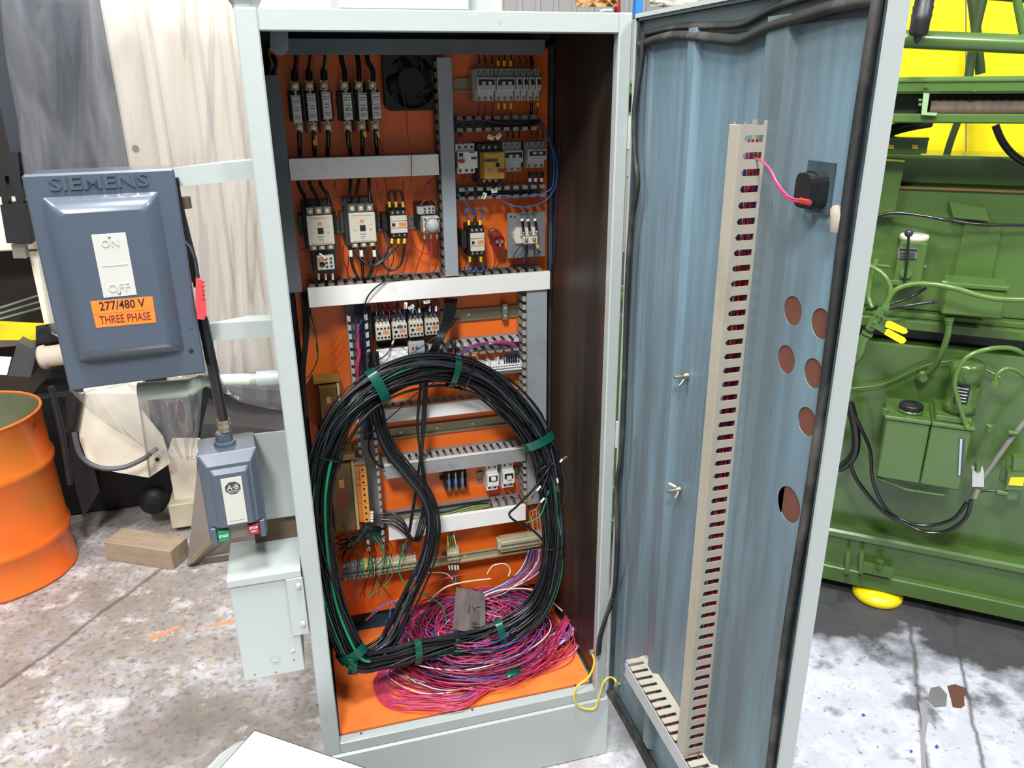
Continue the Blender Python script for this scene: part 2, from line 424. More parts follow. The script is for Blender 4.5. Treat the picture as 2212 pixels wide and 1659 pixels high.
floor_mark('stain_patch', [(2010, 1486), (2030, 1482), (2046, 1500), (2044, 1526), (2020, 1528), (2004, 1512)], mat('grey_stain', '6a6a68', .8, var=.25, scale=30))
floor_mark('stain_patch', [(1984, 1516), (2002, 1524), (2004, 1560), (1998, 1600), (2000, 1659), (1990, 1659), (1988, 1600), (1992, 1560)], mat('lilac_grey_stain', '8b8890', .8, var=.1))
floor_mark('blue_paint_spot', [(1860, 1543), (1866, 1541), (1870, 1546), (1864, 1549)], BLUEP)
floor_mark('blue_paint_spot', [(2019, 1612), (2024, 1608), (2029, 1615), (2022, 1618)], BLUEP)
floor_mark('blue_paint_spot', [(1965, 1622), (1970, 1619), (1972, 1625), (1967, 1627)], BLUEP)
WALLM = mat('pale_corrugated_wall', 'd6d6d2', 0.6, var=0.05, scale=2)
wb = MB(); 
for i in range(95):
    x = -9+i*0.2; wb.box((x, 7.0, 0), (x+0.13, 7.04, 6))
wb.box((-9, 7.04, 0), (10, 7.2, 6))
wb.build('wall_back', WALLM, kind='structure')

# ---------------------------------------------------------------- the cabinet
W, H, D = 0.80, 2.0247, 0.50
X1, X2, ZB, ZT = 0.0426, 0.7696, 0.247, 1.9848
cab = thing('electrical_cabinet', 'tall pale grey-green steel electrical cabinet with its door swung open', 'cabinet', (0.4, 0.25, 0))
fr = MB()
fr.box((0, 0, ZB-0.035), (X1, 0.03, H), 0.003).box((X2, 0, ZB-0.035), (W, 0.03, H), 0.003)
fr.box((X1, 0.0005, ZT), (X2, 0.03, H-0.0005), 0.002).box((X1, 0.0005, ZB-0.0345), (X2, 0.03, ZB), 0.002)
fr.build('front_frame', PAINT, cab, world=True)
MB().box((0, 0.03, 0.10), (0.002, D, H)).build('side_panel', PAINT, cab, world=True)
MB().box((W-0.002, 0.03, 0.10), (W, D, H)).build('side_panel', PAINT, cab, world=True)
MB().box((0.002, 0.03, H-0.002), (W-0.002, D, H)).build('roof_panel', PAINT, cab, world=True)
MB().box((0.002, D-0.002, 0.10), (W-0.002, D, H-0.002)).build('back_panel', BLUED, cab, world=True)
MB().box((0.003, 0.031, ZB), (0.0045, D-0.003, H-0.004)).build('inner_lining', BROWN, cab, world=True)
MB().box((W-0.021, 0.045, ZB+0.004), (W-0.0195, D-0.003, H-0.004)).build('inner_lining', BROWN, cab, world=True, label='oily rust-brown inner side wall')
MB().box((0.006, 0.031, H-0.006), (W-0.006, D-0.003, H-0.004)).build('inner_lining', BLUED, cab, world=True)
# plinth
pl = MB(); pl.box((0, -0.006, 0.0), (W+0.012, 0.02, 0.212), 0.004).box((0, 0.02, 0), (0.02, D, 0.212)).box((W-0.008, 0.02, 0), (W+0.012, D, 0.212)).box((0, D-0.02, 0), (W, D, 0.212))
pl.build('plinth', PAINTS, cab, world=True)
# mounting plate and floor plate
MB().box((0.05, 0.47, 0.30), (0.765, 0.474, 1.975), 0.001).build('mounting_plate', ORANGE, cab, world=True)
fp = MB()
fp.prism([(0.046, 0.034, 0.243), (0.762, 0.034, 0.243), (0.771, 0.06, 0.243), (0.771, 0.455, 0.243), (0.046, 0.455, 0.243)], (0, 0, 0.006))
fp.build('floor_plate', ORANGEF, cab, world=True)
MB().box((0.72, 0.40, 0.249), (0.772, 0.404, 0.36)).box((0.75, 0.395, 0.33), (0.772, 0.40, 0.36)).build('corner_bracket', ORANGEF, cab, world=True)
MB().box((0.003, 0.03, 0.23), (W-0.003, D-0.003, 0.243)).build('bottom_panel', BLUED, cab, world=True)
# blue-grey edge strip right of the mounting plate
MB().box((0.768, 0.46, 0.28), (0.777, 0.497, 1.98)).box((0.745, 0.475, 0.28), (0.777, 0.48, 1.98)).build('corner_post', BLUED, cab, world=True)
MB().box((0.742, 0.44, 0.9), (0.748, 0.444, 1.25)).build('edge_strip', STEEL, cab, world=True) if False else None
# small bent lug at the top left of the opening
P = lambda x, z, y: (x, y, z)
lg = [ony(583, 66, 0.06), ony(622, 66, 0.06), ony(623, 108, 0.06), ony(614, 119, 0.06), ony(596, 119, 0.06), ony(584, 108, 0.06)]
MB().prism(lg, (0, 0.004, 0)).build('lug_plate', DUCTD, cab, world=True)
# screw holes in the floor plate
for (px, py) in [(780, 1584), (1020, 1533), (1242, 1480), (1268, 1440)]:
    p = onz(px, py, 0.2492); MB().cyl(p, p+Vector((0, 0, 0.0006)), 0.0028, n=10).build('screw_hole', INK, cab, world=True)
# cover strip and lifting details on the top edge
MB().lathe((0.022, 0.03, H), (0, 0, 1), [(0, 0), (0.026, 0), (0.026, 0.006), (0.036, 0.02), (0.036, 0.05), (0, 0.05)], n=6, smooth=False).build('lifting_nut', PAINT, cab, world=True)
MB().box((0.195, 0.03, H), (0.455, 0.26, H+0.20), 0.004).build('top_box', PAINTS, cab, world=True)
MB().prism([(0.456, 0.1, H), (0.52, 0.1, H), (0.52, 0.1, H+0.02), (0.49, 0.1, H+0.09), (0.456, 0.1, H+0.12)], (0, 0.01, 0)).build('gusset_plate', PAINT, cab, world=True)
MB().box((0.735, 0.004, H), (0.757, 0.03, H+0.007), 0.003).build('hinge_lug', PAINT, cab, world=True)
# hinge knuckles
for z in (0.33, 1.02, 1.75):
    MB().cyl((W+0.002, -0.006, z), (W+0.002, -0.006, z+0.07), 0.006, n=10).build('hinge', PAINT, cab, world=True)

# door, opened 90 degrees: inner face looks to -x
XD = 0.815
DZ0, DZ1, DY0, DY1 = 0.242, 2.019, -0.78, -0.012
HOLES = [(-0.641, 1.546, .0165, .0235), (-0.713, 1.545, .0165, .0235), (-0.639, 1.464, .0165, .0235), (-0.711, 1.465, .0165, .0235), (-0.711, 1.384, .0165, .0235), (-0.694, 1.226, .0225, .031)]
def plate_with_holes(holes, y0, y1, z0, z1, x, th):
    mb = MB(); bm = bmesh.new()
    # cells: vertical bands cut so that each hole sits in its own rectangle
    rects = []
    hs = [(y, z, r1) for (y, z, r0, r1) in holes]
    ys = sorted({y0, y1, -0.675}); n = 20
    for c in range(len(ys)-1):
        a, b = ys[c], ys[c+1]
        col = sorted([h for h in hs if a < h[0] < b], key=lambda h: h[1])
        zc = z0
        for (hy, hz, hr) in col:
            if hz-hr-0.01 > zc: rects.append((a, b, zc, hz-hr-0.01, None))
            rects.append((a, b, hz-hr-0.01, hz+hr+0.01, (hy, hz, hr))); zc = hz+hr+0.01
        rects.append((a, b, zc, z1, None))
    for (a, b, c, d, h) in rects:
        if h is None: mb.box((x, a, c), (x+th, b, d)); continue
        hy, hz, hr = h; per = []
        for k in range(n):
            t = 2*math.pi*k/n; dy, dz = math.cos(t), math.sin(t)
            s = 1e9
            if dy > 1e-6: s = min(s, (b-hy)/dy)
            if dy < -1e-6: s = min(s, (a-hy)/dy)
            if dz > 1e-6: s = min(s, (d-hz)/dz)
            if dz < -1e-6: s = min(s, (c-hz)/dz)
            per.append((hy+dy*s, hz+dz*s))
        cs = [(b, d), (a, d), (a, c), (b, c)]
        for k in range(n):
            k2 = (k+1) % n; t1 = 2*math.pi*k/n; t2 = 2*math.pi*k2/n
            i1 = (hy+hr*math.cos(t1), hz+hr*math.sin(t1)); i2 = (hy+hr*math.cos(t2), hz+hr*math.sin(t2))
            poly = [i1, per[k]]
            for q in cs:
                ang = math.atan2(q[1]-hz, q[0]-hy) % (2*math.pi); tt2 = t2 if k2 else 2*math.pi
                if t1+1e-6 < ang < tt2-1e-6: poly.append(q)
            poly += [per[k2], i2]
            mb.prism([(x, p[0], p[1]) for p in poly], (th, 0, 0))
    return mb
door = plate_with_holes(HOLES, DY0, DY1, DZ0, DZ1, XD, 0.0015).build('door', BLUE, cab, world=True, label='door with a worn blue-grey inner face')
WM[door.name] = WM[cab.name]
ds = MB()   # outer skin edges, painted like the cabinet
ds.box((XD+0.0016, DY0, DZ0), (XD+0.0035, DY1, DZ1)) if False else None
ds.box((0.80, DY0-0.002, DZ0-0.002), (0.8285, DY0, DZ1+0.002)).box((0.80, DY0, DZ1), (0.8285, DY1, DZ1+0.002)).box((0.80, DY0, DZ0-0.002), (0.8285, DY1, DZ0)).box((0.80, DY1, DZ0), (0.8285, DY1+0.002, DZ1))
ds.box((0.80, DY0, DZ0), (0.802, DY0+0.004, DZ1), 0.0005).box((0.80, DY0, DZ1-0.006), (0.802, DY1, DZ1))
ds.build('door_edge', PAINTS, door, world=True)
for (y, z, r, r2) in HOLES:
    MB().cyl((XD+0.0017, y, z), (XD+0.004, y, z), r2+0.006, n=20).build('blanking_disc', mat('rust_primer', '643a2a', 0.8, var=0.2, scale=25), door, world=True)
# inner returns along the rim
MB().box((0.803, DY0+0.004, DZ0), (0.815, DY0+0.012, DZ1)).box((0.803, DY1-0.01, DZ0), (0.815, DY1-0.002, DZ1)).box((0.803, DY0+0.004, DZ1-0.012), (0.815, DY1, DZ1-0.006)).box((0.803, DY0, DZ0), (0.815, DY1, DZ0+0.01)).build('rim_flange', BLUED, door, world=True)
# stiffening ribs pressed into the inner face
def rib(ya, yb, hgt=0.009):
    e = 0.008
    return MB().prism([(XD, ya, DZ0+0.05), (XD-hgt, ya+e, DZ0+0.05), (XD-hgt, yb-e, DZ0+0.05), (XD, yb, DZ0+0.05)], (0, 0, DZ1-DZ0-0.09))
rib(-0.288, -0.245, 0.014).build('stiffener_rib', BLUE, door, world=True)
rib(-0.575, -0.502, 0.013).build('stiffener_rib', BLUE, door, world=True)
rib(-0.083, -0.055, 0.004).build('stiffener_rib', BLUE, door, world=True)
MB().box((0.811, DY0+0.012, DZ1-0.055), (0.8145, DY1, DZ1-0.013)).build('rim_band', BLUED, door, world=True); MB().box((0.811, DY0+0.012, DZ0+0.01), (0.8145, DY0+0.045, DZ1-0.056)).build('rim_band', BLUED, door, world=True)
# rubber gasket, partly loose
def gask(pts, r=0.009, flat=0.6): return MB().tube(smooth_path(pts, 8), r, n=8, flat=flat)
gx = 0.806
gt = [(gx, -0.03-0.72*i/9, DZ1-0.058+0.010*math.sin(i*0.9)+(0.012 if i > 5 else 0)) for i in range(10)]
gask(gt, 0.011, 0.7).build('door_gasket', RUBBER, door, world=True)
gask([(gx+0.004, p[1], p[2]+0.021+0.006*math.sin(p[1]*9)) for p in gt], 0.008).build('door_gasket', RUBBER, door, world=True)
gask([(gx, DY0+0.030+0.004*math.sin(i*1.1), DZ1-0.03-1.7*i/12) for i in range(13)], 0.014, 0.6).build('door_gasket', RUBBER, door, world=True)
gl = [onx(1391, 70, 0.80), onx(1386, 130, 0.80), onx(1371, 240, 0.79), onx(1372, 330, 0.79), onx(1377, 400, 0.79), onx(1362, 500, 0.79), onx(1354, 650, 0.79), onx(1350, 800, 0.79), onx(1344, 960, 0.785), onx(1332, 1060, 0.785), onx(1334, 1180, 0.78)]
gl += [ony(1326, 1280, -0.02), ony(1305, 1345, -0.015), ony(1296, 1380, -0.012), ony(1294, 1408, -0.012)]
gask(gl, [0.0075]*56+[0.009]*16+[0.0125]*41 if False else 0.0085, 0.7).build('door_gasket', RUBBER, door, world=True, label='loose black rubber seal hanging down beside the hinge')
gask([ony(1323, 1292, -0.024), ony(1306, 1343, -0.02), ony(1296, 1378, -0.018), ony(1293, 1412, -0.018)], 0.015, 0.35).build('door_gasket', RUBBER, door, world=True)
gask([(0.802, -0.02-0.72*i/8, DZ0+0.012+0.004*math.sin(i)) for i in range(9)], 0.011).build('door_gasket', RUBBER, door, world=True)
gask([(0.801, -0.05-0.7*i/8, DZ0+0.036+0.004*math.sin(i*1.7)) for i in range(9)], 0.007).build('door_gasket', RUBBER, door, world=True)
# wing nuts on studs
def wing_nut(y, z, ang):
    m = MB(); m.cyl((XD, y, z), (XD-0.032, y, z), 0.0032, n=8)
    s = MB(); s.cyl((XD-0.002, y, z), (XD-0.012, y, z), 0.0075, 0.006, n=10)
    for k in (-1, 1):
        dy, dz = math.cos(ang)*k, math.sin(ang)*k
        s.tube([(XD-0.007, y+dy*0.004, z+dz*0.004), (XD-0.013, y+dy*0.012, z+dz*0.012), (XD-0.021, y+dy*0.019, z+dz*0.019)], [0.004, 0.005, 0.0035], n=6, flat=0.6)
    w = s.build('wing_nut', STEEL, door, world=True); m.build('stud', STEEL, door, world=True)
wing_nut(-0.322, 1.324, 1.35); wing_nut(-0.325, 1.063, 0.5)
# door switch / buzzer body
bz = MB(); bz.prism([(XD-0.012, -0.66+0.033*math.cos(t), 1.732+0.040*math.sin(t)) if True else 0 for t in [math.pi*2*i/16 for i in range(16)]], (-0.05, 0, 0))
bz = MB()
prof = []
for i in range(20):
    t = 2*math.pi*i/20; c, s_ = math.cos(t), math.sin(t)
    prof.append((abs(c)**0.6*math.copysign(0.020, c), abs(s_)**0.6*math.copysign(0.027, s_)))
bz.prism([(XD-0.004, -0.676+a, 1.738+b) for a, b in prof], (-0.018, 0, 0))
bz.prism([(XD-0.020, -0.676+a*0.92, 1.738+b*0.92) for a, b in prof], (-0.014, 0, 0))
lk = bz.build('lock_case', BLACKP, door, world=True, label='black oval lock housing')
MB().box((XD-0.004, -0.702, 1.705), (XD, -0.640, 1.777)).build('lock_flange', BLUED, door, world=True)
MB().tube([onx(1805, 452, 0.805), onx(1812, 470, 0.80), onx(1806, 500, 0.80)], [0.008, 0.012, 0.009], n=8).build('latch_stub', mat('dusty_clay_grey', '8d8478', 0.8, var=0.2, scale=30), door, world=True)
# earth lugs
for p in (ony(1279, 1408, 0.0), onx(1335, 1478, 0.805)):
    MB().cbox(p, (0.016, 0.012, 0.014), 0.003).build('earth_stud', STEEL, cab, world=True)
# embossed nothing: paper-thin stickers replaced by small vent label
MB().box((W+0.012, -0.004, 0.0), (W+0.05, 0.03, 0.006)).build('foot_plate', PAINTS, cab, world=True)
# ---------------------------------------------------------------- things on the mounting plate
YP = 0.4695
def rect(px0, py0, px1, py1, y):
    cx, cy = (px0+px1)/2, (py0+py1)/2
    x0 = ony(px0, cy, y).x; x1 = ony(px1, cy, y).x; z1 = ony(cx, py0, y).z; z0 = ony(cx, py1, y).z
    return x0, x1, z0, z1
def dev(name, label, cat, px0, py0, px1, py1, yf, group=None):
    """an Empty on the plate behind the device's front; returns it with width, height, depth"""
    x0, x1, z0, z1 = rect(px0, py0, px1, py1, yf)
    t = thing(name, label, cat, ((x0+x1)/2, YP, (z0+z1)/2), group=group)
    return t, x1-x0, z1-z0, YP-yf
def finger_mesh(m, vertical, side):
    pass
FING = {}
def duct(label, x0, x1, z0, z1, yf, vertical=False, cover=None, m=DUCT, sides='ab', pitch=0.025, fm=None, base_h=0.018, f_from=None, f_to=None, lip=True, ycov=None):
    """slotted cable duct: base channel, fingers along both long sides, optional cover"""
    cx, cz = (x0+x1)/2, (z0+z1)/2
    t = thing('cable_duct', label, 'cable duct', (cx, YP, cz))
    w2, h2 = (x1-x0)/2, (z1-z0)/2; dp = YP-yf
    b = MB(); th = 0.0018
    b.box((-w2, -th, -h2), (w2, 0, h2))
    if vertical:
        b.box((-w2, -base_h, -h2), (-w2+th, -th, h2)).box((w2-th, -base_h, -h2), (w2, -th, h2))
    else:
        b.box((-w2, -base_h, -h2), (w2, -th, -h2+th)).box((-w2, -base_h, h2-th), (w2, -th, h2))
    b.build('base_channel', m, t)
    L0, L1 = (-h2, h2) if vertical else (-w2, w2)
    if f_from is not None: L0 = f_from-(cz if vertical else cx)
    if f_to is not None: L1 = f_to-(cz if vertical else cx)
    n = max(1, int((L1-L0)/pitch)); fw = pitch*0.60
    key = (vertical, round(dp, 4), pitch)
    proto = {}
    for s in sides:
        sg = -1 if s == 'a' else 1     # a: low side, b: high side
        for i in range(n):
            c = L0+pitch*(i+0.5)
            if s not in proto:
                f = MB(); y1_ = -(dp-0.002)
                if vertical:
                    f.box((sg*w2-(sg*th), y1_, -fw/2), (sg*w2, -base_h, fw/2))
                    if lip: f.prism([(sg*w2, y1_, -fw/2), (sg*(w2-0.009), y1_-0.0035, -fw/2), (sg*(w2-0.009), y1_-0.0015, -fw/2), (sg*(w2-0.0012), y1_+0.002, -fw/2)], (0, 0, fw))
                else:
                    f.box((-fw/2, y1_, sg*h2-(sg*th)), (fw/2, -base_h, sg*h2))
                    if lip: f.prism([(-fw/2, y1_, sg*h2), (-fw/2, y1_-0.0035, sg*(h2-0.009)), (-fw/2, y1_-0.0015, sg*(h2-0.009)), (-fw/2, y1_+0.002, sg*(h2-0.0012))], (fw, 0, 0))
                o = f.build('duct_finger', fm or m, t); proto[s] = o
            else:
                o = proto[s].copy(); COL.objects.link(o); o.parent = t
            o.location = (0, 0, c) if vertical else (c, 0, 0)
    if cover:
        cm, c0, c1, cz0, cz1 = cover     # absolute extents of the cover
        k = MB(); yc = (ycov or yf)-YP
        k.box((c0-cx, yc, cz0-cz), (c1-cx, yc+0.002, cz1-cz), 0.0008)
        if vertical:
            k.box((c0-cx, yc+0.002, cz0-cz), (c0-cx+0.0018, yc+0.012, cz1-cz)).box((c1-cx-0.0018, yc+0.002, cz0-cz), (c1-cx, yc+0.012, cz1-cz))
        else:
            k.box((c0-cx, yc+0.002, cz0-cz), (c1-cx, yc+0.012, cz0-cz+0.0018)).box((c0-cx, yc+0.002, cz1-cz-0.0018), (c1-cx, yc+0.012, cz1-cz))
        k.build('duct_cover', cm, t)
    return t
def hd(px0, py0, px1, py1, y): return rect(px0, py0, px1, py1, y)
# a: top horizontal duct under the roof
x0, x1, z0, z1 = hd(598, 84, 1178, 118, 0.40)
duct('dark grey cable duct across the top of the mounting plate', x0, x1, z0+0.003, z1-0.003, 0.402, cover=(DUCTD, x0, x1, z0, z1), ycov=0.40)
# b: left vertical duct
x0 = ony(586, 300, 0.40).x; x1 = ony(618, 300, 0.40).x; z1 = ony(595, 162, 0.40).z; z0 = ony(640, 632, 0.40).z
duct('dark grey upright cable duct at the left edge of the plate', x0+0.003, x1-0.003, z0, z1, 0.402, True, cover=(DUCTD, x0, x1, z0, z1), ycov=0.40)
# c: white cover under the fuses
x0, x1, z0, z1 = hd(625, 338, 948, 384, 0.395)
duct('white-covered short cable duct below the fuse bases', x0-0.004, x1-0.004, z0+0.003, z1-0.001, 0.402, cover=(WHITEC, x0, x1, z0, z1), ycov=0.395)
# d: centre vertical duct
x0 = ony(953, 360, 0.395).x; x1 = ony(983, 360, 0.395).x; z1 = ony(960, 124, 0.395).z; z0 = ony(975, 597, 0.395).z
duct('blue-grey upright cable duct between the fuses and the breakers', x0-0.004, x1-0.002, z0, z1, 0.41, True, cover=(DUCTC, x0, x1, z0, z1), ycov=0.395, fm=mat('dirty_brown_grey_duct','6a5f4e',0.6))
# e: long white cover in the middle
x0, x1, z0, z1 = hd(664, 605, 1188, 645, 0.385)
duct('long white-covered cable duct across the middle of the plate', x0+0.0, x1-0.012, z0+0.001, z1+0.006, 0.40, cover=(WHITEC, x0, x1, z0, z1), ycov=0.385, fm=MATS['dirty_brown_grey_duct'])
# f, g: open ducts, upper right
x0, x1 = ony(983, 265, 0.41).x, ony(1172, 265, 0.41).x
duct('open grey cable duct under the top row of breakers', x0, x1, ony(1080, 283, .41).z, ony(1080, 250, .41).z, 0.41, sides='ab')
x0, x1 = ony(988, 415, 0.41).x, ony(1182, 415, 0.41).x
duct('open grey cable duct under the motor starters', x0, x1, ony(1080, 429, .41).z, ony(1080, 403, .41).z, 0.41, sides='ab')
# h: open vertical duct, lower left
x0 = ony(764, 800, 0.41).x-0.006; x1 = ony(803, 800, 0.41).x; z1 = ony(770, 662, .41).z; z0 = ony(825, 1190, .41).z
duct('open upright grey cable duct left of the small contactors', x0, x1, z0, z1, 0.41, True, m=DUCT, fm=LGREYP)
# i: right vertical duct with cover, lower half
x0 = ony(1139, 800, 0.395).x; x1 = ony(1181, 800, 0.395).x; z1 = ony(1158, 628, .395).z; z0 = ony(1160, 1088, .395).z
duct('blue-grey upright cable duct at the lower right edge of the plate', x0-0.010, x1-0.004, z0, z1, 0.405, True, cover=(DUCTC, x0, x1, z0, z1), ycov=0.395, fm=CREAMD)
# j: open duct with pink wires
XL = ony(960, 750, .41).x; XR = ony(1133, 745, .41).x
zt = ony(1045, 738, .41).z; zb = ony(1045, 765, .41).z
duct('open cable duct spilling pink wires above the white terminals', XL-0.10, XR, zb, zt, 0.41, m=DUCT, fm=LGREYP)
# l: white covered duct behind the coil
x0, x1, z0, z1 = hd(822, 871, 1110, 899, 0.395)
x0 = ony(822, 895, .395).x
duct('white-covered cable duct behind the top of the black coil', x0-0.008, XR, z0+0.004, z1-0.001, 0.405, cover=(WHITEC, x0, XR-0.05, z0, z1), ycov=0.397, fm=DUCT, m=CREAMD)
# m: grey duct with silver cover lip
x0, x1, z0, z1 = hd(831, 986, 1136, 1016, 0.392)
duct('grey-covered cable duct above the black fuse block', x0-0.006, x1, z0+0.004, z1-0.001, 0.402, cover=(mat('silver_grey_cover', 'a4a5a4', 0.4, metal=0.25, var=0.12, scale=10, dirt='6c6a64', dirt_amt=0.25, dirt_scale=14), x0, x1, z0, z1), ycov=0.392, fm=LGREYP, pitch=0.021)
MB().box((x0, 0.390, z1-0.002), (x1, 0.400, z1+0.002)).build('duct_cover_lip', WHITEC, [o for o in bpy.data.objects if o.name.startswith('cable_duct')][-1], world=True)
# n: lowest duct, white cover, slots only on the right
x0, x1, z0, z1 = hd(838, 1113, 1136, 1146, 0.385)
duct('lowest white-covered cable duct above the terminal rail', x0-0.004, x1-0.004, z0+0.006, z1+0.003, 0.41, cover=(WHITEC, x0, x1, z0, z1), ycov=0.385, sides='b', f_from=x1-0.105, fm=DUCT, m=DUCT)
# k: creased white cover left of the small relay
x0, x1, z0, z1 = hd(814, 752, 882, 791, 0.40)
t = thing('cover_offcut', 'creased white cover piece beside the small blue-button relay', 'duct cover', ((x0+x1)/2, YP, (z0+z1)/2))
grid = [[((x0+(x1-x0)*j/8), 0.40-0.006*noise.noise(Vector((j*0.8, i*1.3, 2))), z1+(z0-z1)*i/5) for j in range(9)] for i in range(6)]
MB().sheet(grid, -0.0015).build('cover_sheet', WHITEC, t, world=True)
MB().box((x0+0.004, 0.408, z0+0.004), (x1-0.002, YP, z1-0.004)).build('duct_body', DGREYP, t, world=True)

# DIN rails
def rail(label, xa, xb, z, h=0.035, y=YP, mt=STEEL):
    t = thing('din_rail', label, 'mounting rail', ((xa+xb)/2, y, z))
    w2 = (xb-xa)/2; h2 = h/2; m = MB(); e = 0.0012
    prof = [(-0.007, -h2), (-0.0085, -h2), (-0.0085, -h2+0.0055), (-0.0012-0.0002, -h2+0.0055), (-0.0014, h2-0.0055), (-0.0085, h2-0.0055), (-0.0085, h2), (-0.007, h2), (-0.007, h2-0.0042), (0, h2-0.0042), (0, -h2+0.0042), (-0.007, -h2+0.0042)]
    m.prism([(-w2, p[0], p[1]) for p in prof], (2*w2, 0, 0)); m.build('rail_profile', mt, t)
    n = max(1, int((xb-xa)/0.1))
    for i in range(n):
        xx = -w2+(i+0.5)*2*w2/n
        MB().cyl((xx, -0.001, 0), (xx, -0.004, 0), 0.0038, n=10).build('screw', BRASS, t)
    return t
TANM = mat('passivated_yellow_steel', '8e866c', 0.42, metal=0.5, var=0.12, scale=8, dirt='5d573f', dirt_amt=0.2, dirt_scale=9)
rail('steel mounting rail behind the large contactors', ony(645, 478, YP).x, ony(955, 478, YP).x, ony(880, 480, YP-.004).z)
rail('steel mounting rail beside the top row of breakers', ony(980, 183, YP).x, ony(1170, 183, YP).x, ony(1005, 185, YP-.004).z, mt=mat('pale_gold_rail', '9c9072', 0.4, metal=0.4, var=0.08, scale=8))
rail('steel mounting rail running right from the small contactors', ony(800, 680, YP).x, ony(1132, 676, YP).x, ony(1040, 677, YP-.004).z, mt=TANM)
rail('bare steel mounting rail inside the black cable ring', ony(825, 930, YP).x, ony(1131, 905, YP).x, ony(965, 922, YP-.004).z, mt=TANM)
rail('steel mounting rail behind the two white breakers', ony(1030, 1028, YP).x, ony(1120, 1028, YP).x, ony(1042, 1029, YP-.004).z, mt=TANM)
yr = 0.425
rr = rail('raised cream rail carrying the bottom terminal blocks', ony(735, 1245, yr).x, ony(1185, 1180, yr).x, (ony(1030, 1198, yr-.004).z+ony(935, 1214, yr-.004).z)/2, y=yr, mt=mat('cream_rail', 'b0a684', 0.45, metal=0.2, var=0.1, scale=8, dirt='716948', dirt_amt=0.2, dirt_scale=9))
for fx in (-0.24, 0.0, 0.24): MB().box((fx-0.012, 0, -0.012), (fx+0.012, YP-yr, 0.012)).build('rail_bracket', TANM, rr)
# rail clamp
t, w_, h_, d_ = dev('rail_clamp', 'small bright metal end clamp on the upper mounting rail', 'clamp', 1086, 656, 1097, 691, 0.44)
c = MB(); c.box((-w_/2, -d_, -h_/2), (w_/2, 0, h_/2), 0.001); c.build('clamp_body', STEEL, t)
MB().cyl((0, -d_, h_*.25), (0, -d_-.002, h_*.25), .003, n=8).build('screw', BRASS, t); MB().cyl((0, -d_, -h_*.25), (0, -d_-.002, -h_*.25), .003, n=8).build('screw', BRASS, t)

def strokes(mb, x, z, w, y, seed, n=3, h=0.0022):
    """short printed dashes standing for unreadable small print"""
    r = random.Random(seed)
    for i in range(n):
        a = x-w/2; zz = z-i*h*1.9
        while a < x+w/2:
            l = r.uniform(0.0015, 0.005); mb.box((a, y-0.0002, zz), (min(a+l, x+w/2), y, zz+h*0.7)); a += l+0.001
def screws(t, pts, y, r=0.0035, m=STEEL, name='screw'):
    for (x, z) in pts:
        MB().cyl((x, y, z), (x, y-0.0025, z), r, n=10).build(name, m, t)

# fuse bases with fuse links
def fuse_base(label, tops, bots):
    yb = 0.405
    xs = [(ony(a[0], a[1], yb), ony(b[0], b[1], yb)) for a, b in zip(tops, bots)]
    c = sum((p[0].x+p[1].x)/2 for p in xs)/3; zc = sum((p[0].z+p[1].z)/2 for p in xs)/3
    t = thing('fuse_holder', label, 'fuse base', (c, YP, zc))
    hz = (xs[0][0].z-xs[0][1].z)/2
    P_ = [(p[0].x+p[1].x)/2-c for p in xs]
    b = MB(); b.box((P_[0]-0.019, -0.028, -hz*0.72), (P_[2]+0.019, 0, hz*0.72), 0.002)
    for x in P_:
        b.box((x-0.012, -0.05, hz*0.45), (x+0.012, -0.028, hz*0.72), 0.002).box((x-0.012, -0.05, -hz*0.72), (x+0.012, -0.028, -hz*0.45), 0.002)
    b.build('moulded_body', BLACKP, t)
    for i in range(2):
        xm = (P_[i]+P_[i+1])/2; MB().box((xm-0.0015, -0.064, -hz*1.28), (xm+0.0015, -0.0, hz*1.1)).build('phase_barrier', BLACKP, t)
    for k, x in enumerate(P_):
        for s in (1, -1):
            MB().box((x-0.009, -0.056, s*hz-0.011), (x+0.009, -0.052, s*hz+0.011)).build('terminal_tab', STEEL, t)
            MB().lathe((x, -0.056, s*hz), (0, -1, 0), [(0, 0), (0.0098, 0), (0.0098, 0.0015), (0.0078, 0.002), (0.0078, 0.006), (0.0068, 0.0072), (0, 0.0074)], n=16).build('bolt', BRASS, t)
            MB().box((x-0.003, -0.0535, s*hz*0.35 if s > 0 else s*hz*0.9), (x+0.003, -0.051, s*hz*0.9 if s > 0 else s*hz*0.35)).build('contact_strip', STEEL, t)
    for k in range(3):
        for s in (1, -1):
            pass
    return t, c, zc, P_, hz
FB1 = fuse_base('left three-pole black fuse base near the top', [(637, 185), (668, 184), (700, 183)], [(646, 276), (677, 276), (708, 275)])
FB2 = fuse_base('right three-pole black fuse base beside the fan', [(745, 183), (776, 183), (806, 182)], [(751, 274), (782, 274), (811, 273)])
FUSEM = mat('fuse_ceramic_label', 'd6d6cf', 0.5, var=0.06, scale=20, dirt='8d8d86', dirt_amt=0.2, dirt_scale=50)
fl = None
LB = ['leftmost fuse link in the left fuse base', 'middle fuse link in the left fuse base', 'rightmost fuse link in the left fuse base',
      'leftmost 35 A fuse link in the right fuse base', 'middle 35 A fuse link in the right fuse base', 'rightmost 35 A fuse link beside the fan']
FZ = [(641, 236), (674, 232), (706, 228), (751, 230), (784, 230), (813, 228)]
